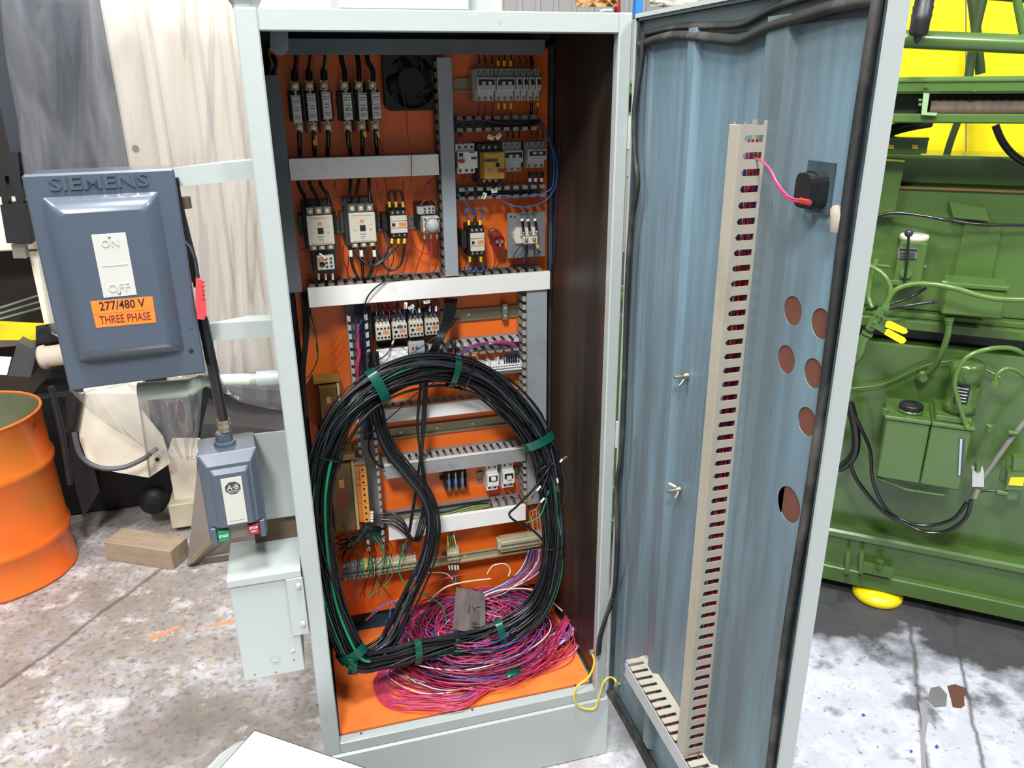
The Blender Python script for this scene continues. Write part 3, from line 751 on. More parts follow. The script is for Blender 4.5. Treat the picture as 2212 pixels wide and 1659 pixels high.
for i in range(6):
    base = FB1 if i < 3 else FB2
    p = ony(FZ[i][0], FZ[i][1], 0.40)
    loc = (p.x, 0.412, p.z)
    if fl is None:
        fl = thing('fuse_link', 'pale grey '+LB[i], 'fuse', loc)
        MB().box((-0.0105, -0.016, -0.029), (0.0105, 0.006, 0.029), 0.002).build('fuse_body', FUSEM, fl)
        MB().box((-0.0115, -0.014, 0.029), (0.0115, 0.005, 0.0315)).build('end_cap', STEEL, fl); MB().box((-0.0115, -0.014, -0.0315), (0.0115, 0.005, -0.029)).build('end_cap', STEEL, fl)
        MB().box((-0.0015, -0.01, 0.0315), (0.0015, 0.004, 0.044)).build('knife_contact', STEEL, fl); MB().box((-0.0015, -0.01, -0.044), (0.0015, 0.004, -0.0315)).build('knife_contact', STEEL, fl)
        pr = MB(); strokes(pr, 0, 0.020, 0.015, -0.0161, 3, 2, 0.0030); strokes(pr, 0, 0.002, 0.012, -0.0161, 4, 2, 0.0035); strokes(pr, 0, -0.017, 0.014, -0.0161, 5, 3, 0.0016)
        pr.build('print', DGREYP, fl)['kind'] = 'stuff'
    else:
        cpy = copy_tree(fl, loc=loc, label='pale grey '+LB[i])
        if i > 2: xf(text_mb('35 A', 0.008, 0.0001, bold=0.0002), Matrix.Translation((0.001, -0.0163, -0.008))).build('lettering', INK, cpy)
# fan
t, w_, h_, d_ = dev('axial_fan', 'dusty black square cooling fan at the top of the plate', 'fan', 832, 121, 945, 231, 0.43)
w_ = h_ = 0.138
fr = MB(); n = 28; R = w_/2*0.93; hw = w_/2
for k in range(n):
    a0, a1 = 2*math.pi*k/n, 2*math.pi*(k+1)/n
    def sq(a):
        s = hw/max(abs(math.cos(a)), abs(math.sin(a))); return (s*math.cos(a), s*math.sin(a))
    q0, q1 = sq(a0), sq(a1); 
    fr.prism([(R*math.cos(a0), 0, R*math.sin(a0)), (q0[0], 0, q0[1]), (q1[0], 0, q1[1]), (R*math.cos(a1), 0, R*math.sin(a1))], (0, -0.038, 0))
fr.build('fan_frame', mat('dusty_black_casting', '1a1c1c', 0.6, var=0.3, scale=20), t)
MB().box((-w_/2+.004, -.004, -w_/2+.004), (w_/2-.004, 0, w_/2-.004)).build('fan_back', BLACKP, t)
FD = mat('dust_grey_fan', '1f201e', 0.7, var=0.3, scale=30)
MB().cyl((0, -0.006, 0), (0, -0.034, 0), 0.034, n=24).build('fan_hub', FD, t)
for k in range(5):
    a = 2*math.pi*k/5+0.3; pts = []
    b = MB(); g = []
    for i in range(5):
        r = 0.033+i*0.0072
        g.append([((r*math.cos(a+0.14*i+j*0.22-0.3)), -0.012-0.005*j, r*math.sin(a+0.14*i+j*0.22-0.3)) for j in range(4)])
    b.sheet(g, 0.0015, True).build('fan_blade', FD, t)
for a in (0.5, 2.1, 3.7, 5.3): MB().tube([(0.03*math.cos(a), -0.036, 0.03*math.sin(a)), (R*math.cos(a), -0.036, R*math.sin(a))], 0.0022, n=6).build('fan_strut', BLACKP, t)
MB().tube(smooth_path([ony(868, 195, .40), ony(878, 240, .40), ony(880, 285, .395), ony(888, 330, .385), ony(889, 380, .382), ony(885, 430, .39), ony(880, 470, .385), ony(885, 520, .40), ony(873, 585, .41)], 6), 0.0011, n=5).build('fan_lead', CRED, t, world=True)

# ------------------------------------------------ contactors
def big_contactor(label, px0, py0, px1, py1):
    t, w_, h_, d_ = dev('contactor', label, 'contactor', px0, py0, px1, py1, 0.365)
    w2, h2 = w_/2, h_/2
    b = MB()
    b.box((-w2-0.008, -0.05, -h2-0.018), (w2+0.004, 0, h2+0.03), 0.003)
    b.box((-w2-0.002, -0.085, -h2-0.012), (w2+0.002, -0.05, h2+0.022), 0.002)
    b.box((-w2-0.02, -0.045, -h2*0.6), (-w2-0.008, -0.01, h2*0.9), 0.002).box((w2+0.004, -0.045, -h2*0.6), (w2+0.012, -0.01, h2*0.9), 0.002)
    b.build('housing', DGREYP, t)
    for x in (-w2*0.66, 0, w2*0.66):
        MB().box((x-0.009, -0.094, h2+0.002), (x+0.009, -0.085, h2+0.020), 0.001).build('terminal_clamp', STEEL, t)
        MB().lathe((x, -0.094, h2+0.010), (0, -1, 0), [(0, 0), (0.006, 0), (0.006, 0.003), (0.004, 0.005), (0, 0.005)], n=12).build('terminal_screw', BRASS, t)
        MB().box((x-0.009, -0.094, -h2-0.014), (x+0.009, -0.085, -h2-0.001), 0.001).build('terminal_clamp', STEEL, t)
        MB().lathe((x, -0.094, -h2-0.007), (0, -1, 0), [(0, 0), (0.006, 0), (0.006, 0.003), (0.004, 0.005), (0, 0.005)], n=12).build('terminal_screw', BRASS, t)
    MB().box((-w2, -d_, -h2), (w2, -0.085, h2), 0.002).build('front_cover', BEIGE, t)
    MB().box((-0.007, -d_-0.001, -0.008), (0.007, -d_+0.002, 0.007)).build('actuator_window', BLACKP, t, label='dark square actuator button')
    screws(t, [(-w2*0.6, -0.002), (w2*0.6, -0.002)], -d_, 0.0032, BRASS)
    p = MB(); strokes(p, 0, -h2*0.45, 0.016, -d_, 5, 1, 0.003); strokes(p, 0, -h2*0.62, 0.012, -d_, 8, 2, 0.002); strokes(p, w2*0.6, 0.007, 0.010, -d_, 9, 1, 0.0012); strokes(p, 0, h2*0.82, w_*.8, -d_, 19, 1, 0.0016); strokes(p, 0, -h2*0.9, w_*.8, -d_, 29, 1, 0.0016)
    o = p.build('print', DGREYP, t); o['kind'] = 'stuff'
    MB().box((-0.006, -d_-0.0004, 0.013), (0.004, -d_, 0.021)).build('print_patch', ORANGEL, t)
    return t, w2, h2, d_
def wire(parent, pts, m=CBLACK, r=0.0022, name='lead_wire', per=5, n=6, label=None, **kw):
    """pts: (px, py, y)"""
    P_ = smooth_path([ony(*p) for p in pts], per)
    return MB().tube(P_, r, n=n).build(name, m, parent, world=True, label=label)
def ferrule(parent, pts, m=YFER, r=0.004, name='ferrule', r2=None):
    a, b = ony(*pts[0]), ony(*pts[1])
    return MB().cyl(a, b, r, r2, n=10).build(name, m, parent, world=True)
C1, w2, h2, d_ = big_contactor('left large beige-fronted contactor with an overload relay below', 664, 466, 721, 530)
for (a, b, c) in [((643, 392, .42), (658, 425, .40), (663, 447, .385)), ((668, 392, .42), (684, 425, .40), (687, 445, .385)), ((690, 392, .42), (707, 420, .40), (712, 445, .385))]:
    wire(C1, [a, ((a[0]+b[0])/2-2, (a[1]+b[1])/2, .41), b, c], r=0.0042)
C2, w2, h2, d_ = big_contactor('right large beige-fronted contactor in the upper left field', 755, 460, 812, 524)
for (a, b, c) in [((757, 388, .42), (755, 415, .40), (752, 438, .385)), ((776, 388, .42), (770, 415, .40), (773, 436, .385)), ((797, 386, .42), (797, 410, .40), (800, 437, .385))]:
    wire(C2, [a, b, c], r=0.0042)
for k, (a, m_, c) in enumerate([((757, 540, .38), (762, 575, .39), (778, 612, .42)), ((780, 540, .38), (783, 580, .39), (784, 612, .42)), ((808, 540, .38), (806, 575, .39), (790, 612, .42))]):
    ferrule(C2, [(a[0], a[1], a[2]), (a[0]+1, a[1]+14, a[2])], PAPER, 0.0048, 'marker_sleeve')
    wire(C2, [(a[0]-1, a[1]-10, a[2]), a, m_, c], r=0.0042)
for (a, b, c, d) in [((762, 535, .385), (790, 570, .37), (822, 565, .37), (845, 526, .38)), ((787, 535, .385), (803, 573, .37), (828, 563, .37), (860, 526, .38)), ((812, 540, .385), (838, 583, .37), (866, 570, .37), (874, 526, .38))]:
    wire(C2, [a, b, c, d], r=0.0032)
# overload relay
t, w_, h_, d_ = dev('overload_relay', 'thermal overload relay hanging under the left large contactor', 'relay', 685, 553, 722, 583, 0.375)
w2, h2 = w_/2, h_/2
MB().box((-w2-0.012, -0.07, -h2-0.014), (w2+0.006, 0, h2+0.022), 0.003).build('housing', mat('teal_grey_plastic', '2c383c', 0.5, var=0.15, scale=10), t)
MB().box((-w2, -d_, -h2), (w2, -0.07, h2), 0.0015).build('front_cover', BEIGE, t)
MB().lathe((-w2*0.42, -d_, -0.003), (0, -1, 0), [(0, 0), (0.007, 0), (0.007, 0.003), (0.0055, 0.003), (0.0055, 0.0015), (0, 0.0015)], n=16).build('setting_dial', BLACKP, t)
for i, (dx, dz, mm) in enumerate([(0.10, 0.6, DGREYP), (0.65, 0.6, DGREYP), (0.10, 0.0, REDP), (0.65, 0.05, DGREYP), (0.12, -0.55, DGREYP), (0.65, -0.5, DGREYP)]):
    MB().box((w2*dx-0.003, -d_-0.002, h2*dz-0.003), (w2*dx+0.003, -d_, h2*dz+0.003), 0.001).build('button', mm, t)
MB().box((-w2*0.85, -d_-0.0004, h2*0.35), (-w2*0.15, -d_, h2*0.8)).build('print_patch', ORANGEL, t)
for x in (688, 703, 718): ferrule(t, [(x, 590, .40), (x+1, 604, .405)], PAPER, 0.003, 'marker_sleeve'); wire(t, [(x, 588, .40), (x+1, 605, .41), (x+2, 618, .43)], r=0.0022)
wire(t, [(690, 548, .365), (697, 553, .362), (703, 559, .362)], PAPER, 0.003, 'marker_sleeve')

def small_contactor(label, px0, py0, px1, py1, yf=0.385, aux=True, side=1):
    t, w_, h_, d_ = dev('contactor', label, 'contactor', px0, py0, px1, py1, yf)
    w2, h2 = w_/2, h_/2
    b = MB(); b.box((-w2-0.001, -0.06, -h2-0.019), (w2+0.001, 0, h2+0.019), 0.002).box((-w2, -d_+0.008, -h2-0.014), (w2, -0.06, h2+0.014), 0.002)
    b.build('housing', BLACKP, t)
    if aux: MB().box((-w2-0.018, -0.055, -h2*0.9), (-w2-0.002, 0, h2*1.1), 0.002).build('auxiliary_block', BLACKP, t); MB().box((w2+0.002, -0.03, -h2*0.5), (w2+0.010, -0.005, h2*.5), 0.002).build('auxiliary_block', BLACKP, t)
    MB().box((-w2+0.001, -d_, -h2), (w2-0.001, -d_+0.01, h2), 0.0015).build('front_cover', BEIGE, t)
    MB().box((-w2+0.001, -d_-0.0005, h2*0.40), (w2-0.001, -d_, h2*0.44)).box((-w2+0.001, -d_-0.0005, -h2*0.40), (w2-0.001, -d_, -h2*0.36)).build('groove', DGREYP, t)['kind'] = 'stuff'
    MB().box((-w2*0.8, -d_-0.002, -0.004), (-w2*0.45, -d_+0.001, 0.004), 0.0008).build('actuator', BLACKP, t)
    MB().box((0, -d_-0.0005, -0.005), (w2*0.8, -d_, 0.005)).build('print_patch', ORANGEL, t)
    for x in (-w2*0.62, 0, w2*0.62):
        MB().lathe((x, -d_+0.008, h2+0.007), (0, -1, 0), [(0, 0), (0.0042, 0), (0.0042, 0.002), (0, 0.002)], n=10).build('terminal_screw', STEEL, t)
        MB().lathe((x, -d_+0.008, -h2-0.006), (0, -1, 0), [(0, 0), (0.0042, 0), (0.0042, 0.002), (0, 0.002)], n=10).build('terminal_screw', STEEL, t)
    return t, w2, h2, d_
C3, *_r = small_contactor('small contactor with black bridge loops and yellow ferrules', 843, 466, 881, 504)
for x in (841, 855, 870): ferrule(C3, [(x, 436, .405), (x+1, 448, .40)])
wire(C3, [(841, 437, .405), (839, 420, .40), (846, 411, .40), (853, 420, .40), (855, 437, .405)], r=0.003)
wire(C3, [(855, 437, .405), (853, 420, .402), (861, 411, .40), (868, 420, .40), (870, 437, .405)], r=0.003)
for x in (847, 861, 874): ferrule(C3, [(x, 516, .395), (x-1, 527, .39)])
C4, *_r = small_contactor('small contactor with blue loop wires beside the red capacitor', 1016, 504, 1048, 543)
for x in (1013, 1037): ferrule(C4, [(x, 476, .405), (x, 487, .40)]); ferrule(C4, [(x+2, 554, .40), (x+2, 565, .40)])
wire(C4, [(1013, 476, .405), (1004, 458, .40), (1012, 452, .40), (1021, 458, .40), (1026, 474, .405)], CBLUE, r=0.0024)
wire(C4, [(1037, 476, .405), (1046, 458, .40), (1038, 449, .40), (1029, 455, .40), (1026, 470, .405)], CBLUE, r=0.0024)
wire(C4, [(1026, 460, .405), (1026, 475, .405), (1026, 488, .40)], r=0.004); wire(C4, [(1028, 552, .40), (1028, 565, .40), (1028, 575, .40)], r=0.004)
wire(C4, [(1015, 565, .40), (1011, 582, .40), (1018, 588, .40), (1026, 583, .40), (1027, 570, .40)], CBLUE, r=0.0024)
wire(C4, [(1041, 565, .40), (1044, 580, .40), (1037, 588, .40), (1030, 582, .40), (1029, 570, .40)], CBLUE, r=0.0024)
wire(C4, [(1008, 565, .41), (1004, 580, .415), (1001, 592, .43)], CMAR, r=0.0016)

# pneumatic timer relay with round dial
t, w_, h_, d_ = dev('timer_relay', 'beige timer relay with a round dial right of the small contactor', 'relay', 914, 469, 950, 503, 0.37)
w2, h2 = w_/2, h_/2
MB().box((-w2-0.010, -0.05, -h2), (w2-0.002, 0, h2+0.03), 0.002).build('housing', BLACKP, t)
MB().box((-w2-0.009, -0.075, h2+0.004), (w2-0.006, -0.05, h2+0.024), 0.002).build('terminal_block', LGREYP, t)
MB().box((-w2, -d_, -h2), (w2, -0.05, h2), 0.002).build('front_cover', BEIGE, t)
MB().lathe((0.002, -d_, -0.001), (0, -1, 0), [(0, 0), (0.0185, 0), (0.0185, 0.004), (0.016, 0.005), (0.016, 0.009), (0, 0.009)], n=28).build('dial', LGREYP, t)
MB().lathe((0.002, -d_-0.0001, -0.001), (0, -1, 0), [(0.0186, 0), (0.020, 0), (0.020, 0.002), (0.0186, 0.002)], n=28).build('dial_ring', BLACKP, t)
screws(t, [(-w2*.78, h2*.78), (w2*.8, h2*.8), (-w2*.75, -h2*.8), (w2*.8, -h2*.8)], -d_, 0.003, DGREYP)
screws(t, [(-0.012, h2+.010), (0.0, h2+.010), (0.010, h2+.010), (-0.012, h2+.019), (0.0, h2+.019), (0.010, h2+.019)], -0.075, 0.0028, DGREYP)
for pts, mm in [([(930, 388, .42), (913, 410, .40), (915, 430, .40), (908, 450, .40)], CRED), ([(925, 392, .42), (932, 405, .39), (925, 422, .395), (912, 435, .40), (905, 448, .40)], CMAR),
                ([(908, 450, .40), (914, 436, .39), (924, 432, .39), (930, 440, .40), (931, 455, .40)], CPINK), ([(945, 383, .42), (926, 392, .40), (922, 400, .39), (924, 420, .39)], CRED)]:
    wire(t, pts, mm, 0.0013)
for x, d in ((917, 3), (931, 0), (944, -2)):
    ferrule(t, [(x, 506, .40), (x, 516, .40)], PAPER, 0.0022, 'marker_sleeve')
wire(t, [(917, 514, .40), (914, 540, .41), (903, 570, .41), (895, 600, .42)], CMAR, 0.0013)
wire(t, [(931, 514, .40), (932, 540, .41), (928, 565, .41), (925, 598, .42)], CPINK, 0.0013)
wire(t, [(944, 512, .40), (950, 535, .41), (947, 565, .41), (932, 596, .42)], CMAR, 0.0013)
wire(t, [(889, 515, .43), (900, 538, .43), (920, 548, .43), (940, 549, .43)], CRED, 0.0013)

# loose red/maroon wires of the upper-left field, one bundle
lw = thing('loose_wires', 'thin maroon control wires straggling around the large contactors', 'wires', (0.2, YP, 1.6))
for pts, mm in [([(725, 390, .43), (724, 405, .43), (735, 430, .42), (742, 445, .41)], CMAR), ([(812, 390, .42), (815, 410, .42), (822, 435, .40), (828, 450, .39)], CMAR), ([(800, 390, .42), (804, 410, .41), (808, 440, .40)], CRED),
                ([(872, 390, .43), (870, 410, .43), (874, 440, .40), (880, 470, .38), (884, 500, .385)], CMAR), ([(832, 385, .43), (836, 420, .43), (830, 440, .42)], CRED), ([(742, 530, .42), (741, 560, .42), (752, 590, .42), (752, 610, .42)], CMAR),
                ([(755, 535, .43), (752, 570, .43), (749, 600, .42)], CMAR), ([(832, 530, .42), (826, 560, .41), (812, 590, .41), (808, 610, .42)], CMAR), ([(882, 530, .41), (880, 560, .41), (872, 575, .41), (872, 600, .42)], CPINK),
                ([(845, 530, .40), (850, 560, .41), (838, 590, .41), (836, 605, .42)], CDGREY), ([(833, 505, .40), (838, 540, .41), (838, 570, .41), (839, 600, .42)], CBLUE), ([(648, 542, .43), (655, 537, .43), (664, 536, .42)], CMAR)]:
    wire(lw, pts, mm, 0.0013, 'thin_wire')

# ------------------------------------------------ miniature breakers
MCBM = mat('aged_breaker_grey', 'b9bdbb', 0.45, var=0.06, scale=15, dirt='85867e', dirt_amt=0.2, dirt_scale=25)
def mcb(label, px0, py0, px1, py1, poles, yf=0.395, toggles=None, mt=MCBM, clear=False, group=None, screwm=None):
    t, w_, h_, d_ = dev('circuit_breaker', label, 'circuit breaker', px0, py0, px1, py1, yf, group)
    w2, h2 = w_/2, h_/2; p = w_/poles
    b = MB(); b.box((-w2, -d_*0.72, -h2), (w2, 0, h2), 0.001)
    b.box((-w2, -d_, -h2*0.36), (w2, -d_*0.72, h2*0.48), 0.0015)
    b.build('moulded_case', mt, t)
    wd = (w_-0.006) if poles > 1 else w_*0.5
    MB().box((-wd/2, -d_-0.0006, -0.001), (wd/2, -d_, h2*0.34)).build('toggle_slot', BLACKP, t)
    for x in ([(-p/2), (p/2)] if poles == 3 else [0]):
        MB().box((x-p*0.27, -d_-0.008, 0.0 if toggles != 'up' else h2*.1), (x+p*0.27, -d_, h2*0.22 if toggles != 'up' else h2*.3), 0.001).build('toggle', mt if poles > 1 else BLACKP, t)
    for i in range(poles):
        x = -w2+p*(i+0.5)
        for s in (1, -1):
            MB().cyl((x, -d_*0.72, s*h2*0.84), (x, -d_*0.72-0.0015, s*h2*0.84), min(p*0.27, 0.0042), n=10).build('terminal_screw', screwm or mat('dull_brass_screw', '7f7a58', 0.5, metal=0.4, var=0.2, scale=40), t)
    if poles > 1:
        for i in range(1, poles): MB().box((-w2+p*i-0.0004, -d_*0.72-0.0004, h2*0.5), (-w2+p*i+0.0004, -d_*0.72, h2)).build('pole_seam', DGREYP, t)
    pr = MB(); strokes(pr, 0, -h2*0.15, w_*0.6, -d_, 11+int(px0), 2, 0.002); pr.build('print', mat('faded_print', '8c908e', 0.6), t)['kind'] = 'stuff'
    return t, w2, h2, d_
def lead_row(t, xs, y0, y1, m_f, m_w, r=0.0035, up=True, ydep=0.41, to=18):
    for x in xs:
        ferrule(t, [(x, y0, ydep), (x, y1, ydep)], m_f, r)
        wire(t, [(x, y1 if up else y1, ydep), (x+(2 if up else -1), y1-to/2 if up else y1+to/2, ydep+.01), (x-3, y1-to if up else y1+to, ydep+0.03)], m_w, 0.0018)
B1, *_r = mcb('three-pole breaker at the left of the top breaker row', 1031, 148, 1071, 218, 3)
lead_row(B1, (1034, 1047, 1062), 147, 136, DGREYP, CBLACK); lead_row(B1, (1035, 1049, 1064), 222, 232, DGREYP, CMAR, up=False, r=0.003)
B2, *_r = mcb('second three-pole breaker of the top row, yellow ferrules above', 1074, 148, 1114, 218, 3)
lead_row(B2, (1076, 1089, 1103), 143, 131, YFER, CBLACK); lead_row(B2, (1077, 1090, 1104), 223, 236, YFER, CMAR, up=False)
for k, (a, b, s) in enumerate([(1116, 1128, 'first single-pole breaker right of the three-pole pair'), (1130, 1142, 'second single-pole breaker in the top row'), (1144, 1156, 'single-pole breaker with a black lead, third of four'), (1158, 1170, 'last single-pole breaker at the right end of the top row')]):
    q, *_r = mcb(s, a, 148, b, 217, 1)
    if k == 2: wire(q, [(1149, 150, .41), (1149, 138, .41), (1147, 122, .43)], r=0.0045); wire(q, [(1148, 222, .41), (1148, 236, .41), (1146, 250, .43)], r=0.0042)
    elif k == 3: lead_row(q, (1162,), 221, 231, YFER, CDGREY, up=False, r=0.003)
    else: lead_row(q, ((a+b)/2,), 146, 138, DGREYP, CMAR, r=0.0025)
cs = MB(); xq = rect(1022, 150, 1031, 218, .41)
tt = thing('clear_end_cover', 'clear plastic end cover left of the top breaker row', 'cover', ((xq[0]+xq[1])/2, YP, (xq[2]+xq[3])/2))
cs.box((xq[0]-.002, 0.41, xq[2]), (xq[1], YP, xq[3]), 0.001); cs.build('clear_shell', mat('hazy_clear_plastic', 'b7a9a0', 0.3, alpha=0.35, var=0.05), tt, world=True)
# motor starter, white
t, w_, h_, d_ = dev('motor_starter', 'white motor starter with a red knob left of the amber one', 'motor starter', 987, 311, 1032, 376, 0.40)
w2, h2 = w_/2, h_/2
MB().box((-w2, -d_*0.75, h2*0.5), (w2*0.85, 0, h2), 0.001).build('terminal_block', WHITEP, t); MB().box((-w2*0.9, -d_*0.75, -h2), (w2*0.85, 0, -h2*0.5), 0.001).build('terminal_block', WHITEP, t)
MB().box((-w2*0.9, -d_, -h2*0.62), (w2, 0, h2*0.5), 0.0015).build('front_cover', WHITEP, t)
MB().prism([(-w2*0.6+a*0.0085, -d_, -0.004+b*0.0055) for a, b in [(-1, .6), (1, .6), (1, -.3), (.3, -1), (-.5, -.9), (-1, -.1)]], (0, -0.008, 0)).build('red_knob', REDP, t, label='red turn knob')
MB().box((w2*0.35, -d_-0.002, -0.001), (w2*0.9, -d_, 0.005), 0.0006).build('rocker', DGREYP, t)
MB().box((-w2*0.8, -d_-0.001, h2*0.18), (-w2*0.4, -d_, h2*0.42)).build('window', BLACKP, t)
xf(text_mb('SIEMENS', 0.0042, 0.0001, bold=0.0001), Matrix.Translation((w2*0.45, -d_-0.0003, h2*0.42))).build('lettering', INK, t)
for x in (-w2*0.6, 0, w2*0.55):
    screws(t, [(x, h2*.78), (x, -h2*.8)], -d_*0.75, 0.0038, DGREYP, 'terminal_screw')
for a, b in ((990, 988), (1001, 993), (1012, 999)): wire(t, [(a-1, 312, .41), (b+2, 295, .40), (990, 284, .42)], CMAR, 0.0018)
for a, b in ((997, 998), (1015, 1013)): wire(t, [(a, 378, .42), (b+3, 390, .41), (b, 404, .43)], CMAR, 0.0016); wire(t, [(a+8, 378, .42), (b+3, 390, .41), (b+1, 404, .43)], CDGREY, 0.0012)
# motor starter, amber
t, w_, h_, d_ = dev('motor_starter', 'amber yellow motor starter on a black base with red and green buttons', 'motor starter', 1046, 328, 1091, 387, 0.385)
w2, h2 = w_/2, h_/2
MB().box((-w2-0.014, -0.055, -h2-0.012), (w2, 0, h2+0.022), 0.003).build('base', BLACKP, t)
MB().box((-w2-0.007, -0.07, -h2*0.97), (w2, -0.055, h2*0.97), 0.001).build('side_shell', mat('dull_amber_shell', '8a6a28', 0.5, var=0.15, scale=9), t)
MB().box((-w2, -d_, -h2), (w2, -0.07, h2), 0.0025).build('front_cover', YELLOWP, t)
MB().box((-w2*0.98, -d_-0.001, h2*0.28), (w2*0.3, -d_, h2*0.5)).build('label_strip', DGREYP, t)
MB().box((-w2*0.65, -d_-0.0015, h2*0.6), (w2*0.6, -d_, h2*0.88), 0.001).build('raised_panel', YELLOWP, t)
MB().lathe((w2*0.28, -d_, 0.001), (0, -1, 0), [(0.0058, 0), (0.0058, 0.002), (0.0035, 0.002), (0.0035, 0.0005), (0, 0.0005)], n=14).build('setting_dial', BLACKP, t)
MB().box((-w2*0.7, -d_-0.002, -h2*0.5), (-w2*0.25, -d_, -h2*0.28), 0.001).build('green_button', mat('pale_green_button', '7a9a78', 0.5), t, label='pale green start button')
MB().box((w2*0.3, -d_-0.003, -h2*0.52), (w2*0.9, -d_, -h2*0.25), 0.001).build('red_button', REDP, t, label='red stop button')
for x in (-w2*0.85, -w2*0.3, w2*0.3): MB().cyl((x, -0.056, h2+0.010), (x, -0.062, h2+0.010), 0.0042, n=10).build('terminal_screw', STEEL, t); MB().cyl((x, -0.056, -h2-0.006), (x, -0.062, -h2-0.006), 0.0042, n=10).build('terminal_screw', STEEL, t)
for x in (1049, 1062, 1075): wire(t, [(x, 392, .41), (x+3, 400, .405), (x-4+(x-1062)*.2, 410, .42)], CDGREY, 0.0014)
# cable tags
for k, (px, py, ang, s) in enumerate([(1060, 297, -0.35, 'folded paper cable tag above the amber starter'), (1077, 294, 0.75, 'white paper tag tilted up beside the folded tag'), (1068, 412, 0.1, 'white paper tag lying on the lower open duct'), (1046, 423, 1.2, 'curled white paper tag under the amber starter')]):
    p = ony(px, py, 0.395); t = thing('cable_tag', s, 'tag', p)
    R_ = Matrix.Rotation(-ang, 4, 'Y')
    g = [[R_ @ Vector((-0.0085+0.017*j/4, -0.002*math.sin(j*0.8), 0.0055-0.011*i)) for j in range(5)] for i in range(2)]
    MB().sheet(g, -0.0005).build('tag_card', PAPER, t)
    q = MB(); strokes(q, 0, 0.001, 0.010, -0.0024, k+60, 1, 0.003); xf(q, R_); q.build('tag_print', DGREYP, t)['kind'] = 'stuff'
B3, *_r = mcb('three-pole breaker between the amber starter and its clear-sided twin', 1089, 308, 1130, 372, 3, yf=0.40)
lead_row(B3, (1095, 1107, 1120), 307, 298, DGREYP, CBLACK, r=0.003); lead_row(B3, (1098, 1108, 1120), 376, 384, DGREYP, CRED, up=False, r=0.0025, to=12)
B4, *_r = mcb('clear-sided three-pole breaker at the right of the starter row', 1141, 307, 1181, 364, 3, yf=0.395, toggles='up')
MB().box((-_r[0]-0.008, -0.06, -_r[1]), (-_r[0]-0.0005, 0, _r[1])).build('clear_side', mat('smoky_clear_plastic', '8a8a84', 0.3, alpha=0.5, var=0.05), B4)
lead_row(B4, (1147, 1160, 1172), 306, 292, CDGREY, CDGREY, r=0.003, to=14)
for x in (1146, 1158, 1171): wire(B4, [(x, 370, .41), (x-1, 380, .41), (x-1, 388, .42)], r=0.0055); ferrule(B4, [(x-1, 384, .41), (x-1, 391, .415)], PAPER, 0.0045, 'marker_sleeve'); wire(B4, [(x-1, 390, .42), (x-6, 410, .43), (x-10, 425, .44)], CDGREY, r=0.003)
# black cables lying in the two open ducts
db = thing('duct_cables', 'dark cables lying in the open duct under the top breakers', 'cables', (0.6, 0.44, ony(1080, 266, .44).z))
for k in range(9):
    o_ = random.uniform(-6, 8); wire(db, [(984, 266+o_, .43), (1030, 262+o_+random.uniform(-3, 3), .425), (1090, 268+o_, .43), (1140, 266+o_*.6, .43), (1168, 262+o_*.5, .44)], CBLACK if k else CMAR, 0.0032)
db = thing('duct_cables', 'dark cables lying in the open duct under the starters', 'cables', (0.6, 0.44, ony(1080, 418, .44).z))
for k in range(6):
    o_ = random.uniform(-5, 6); wire(db, [(990, 418+o_, .44), (1030, 414+o_+random.uniform(-3, 3), .43), (1070, 418+o_, .44), (1110, 418+o_*.6, .44), (1150, 415, .45)], CBLACK, 0.003)
# red capacitor on the plate
ca = ony(1066, 505, YP); cb = ony(1078, 521, 0.40)
t = thing('capacitor', 'dark red cylindrical capacitor between contactor and heat sink', 'capacitor', ca)
ax = (cb-ca); Lc = ax.length
MB().lathe(ca, ax, [(0, 0), (0.017, 0), (0.017, Lc*.94), (0.0165, Lc), (0.015, Lc), (0.015, Lc-0.002), (0, Lc-0.002)], n=24).build('can', mat('dark_red_sleeve', '8c2226', 0.35, var=0.1, scale=10), t, world=True)
u_ = Vector((1, 0, 0))
for s in (-1, 1): MB().cyl(cb+u_*s*0.007, cb+u_*s*0.007+ax.normalized()*0.007, 0.0048, n=12).build('terminal', STEEL, t, world=True)
MB().tube([ca+ax*0.25+Vector((math.cos(a)*0.0178, 0, math.sin(a)*0.0178)) for a in [math.pi*2*i/20 for i in range(20)]], 0.0015, n=6, closed=True).build('clamp_ring', STEEL, t, world=True)
wire(t, [(1072, 529, .39), (1067, 545, .40), (1069, 570, .41), (1060, 588, .43)], CMAR, 0.0014); wire(t, [(1088, 527, .39), (1089, 545, .40), (1080, 565, .41), (1068, 583, .43)], CMAR, 0.0014)
# heat-sink plate with rectifier module
t, w_, h_, d_ = dev('heat_sink_plate', 'bare aluminium plate carrying the rectifier module', 'heat sink', 1096, 458, 1178, 556, 0.41)
MB().box((-w_/2, -d_, -h_/2), (w_/2, -d_+0.004, h_/2), 0.0006).build('plate', mat('brushed_aluminium', 'b4b4b6', 0.28, metal=0.75, var=0.08, scale=5), t)
for x in (-1, 1):
    for z in (-1, 1): MB().cyl((x*w_*0.4, -d_+0.004, z*h_*0.4), (x*w_*0.4, 0, z*h_*0.4), 0.005, n=8).build('standoff', STEEL, t)
for (x, z) in ((-w_*.40, h_*.42), (-w_*.30, h_*.40), (w_*.36, -h_*.40)): MB().cyl((x, -d_-0.0004, z), (x, -d_, z), 0.003, n=10).build('drill_hole', INK, t)
t, w_, h_, d_ = dev('rectifier_module', 'cream rectifier module bolted to the aluminium plate', 'rectifier', 1113, 494, 1164, 527, 0.385)
w2, h2 = w_/2, h_/2; yb = -(YP-0.41)
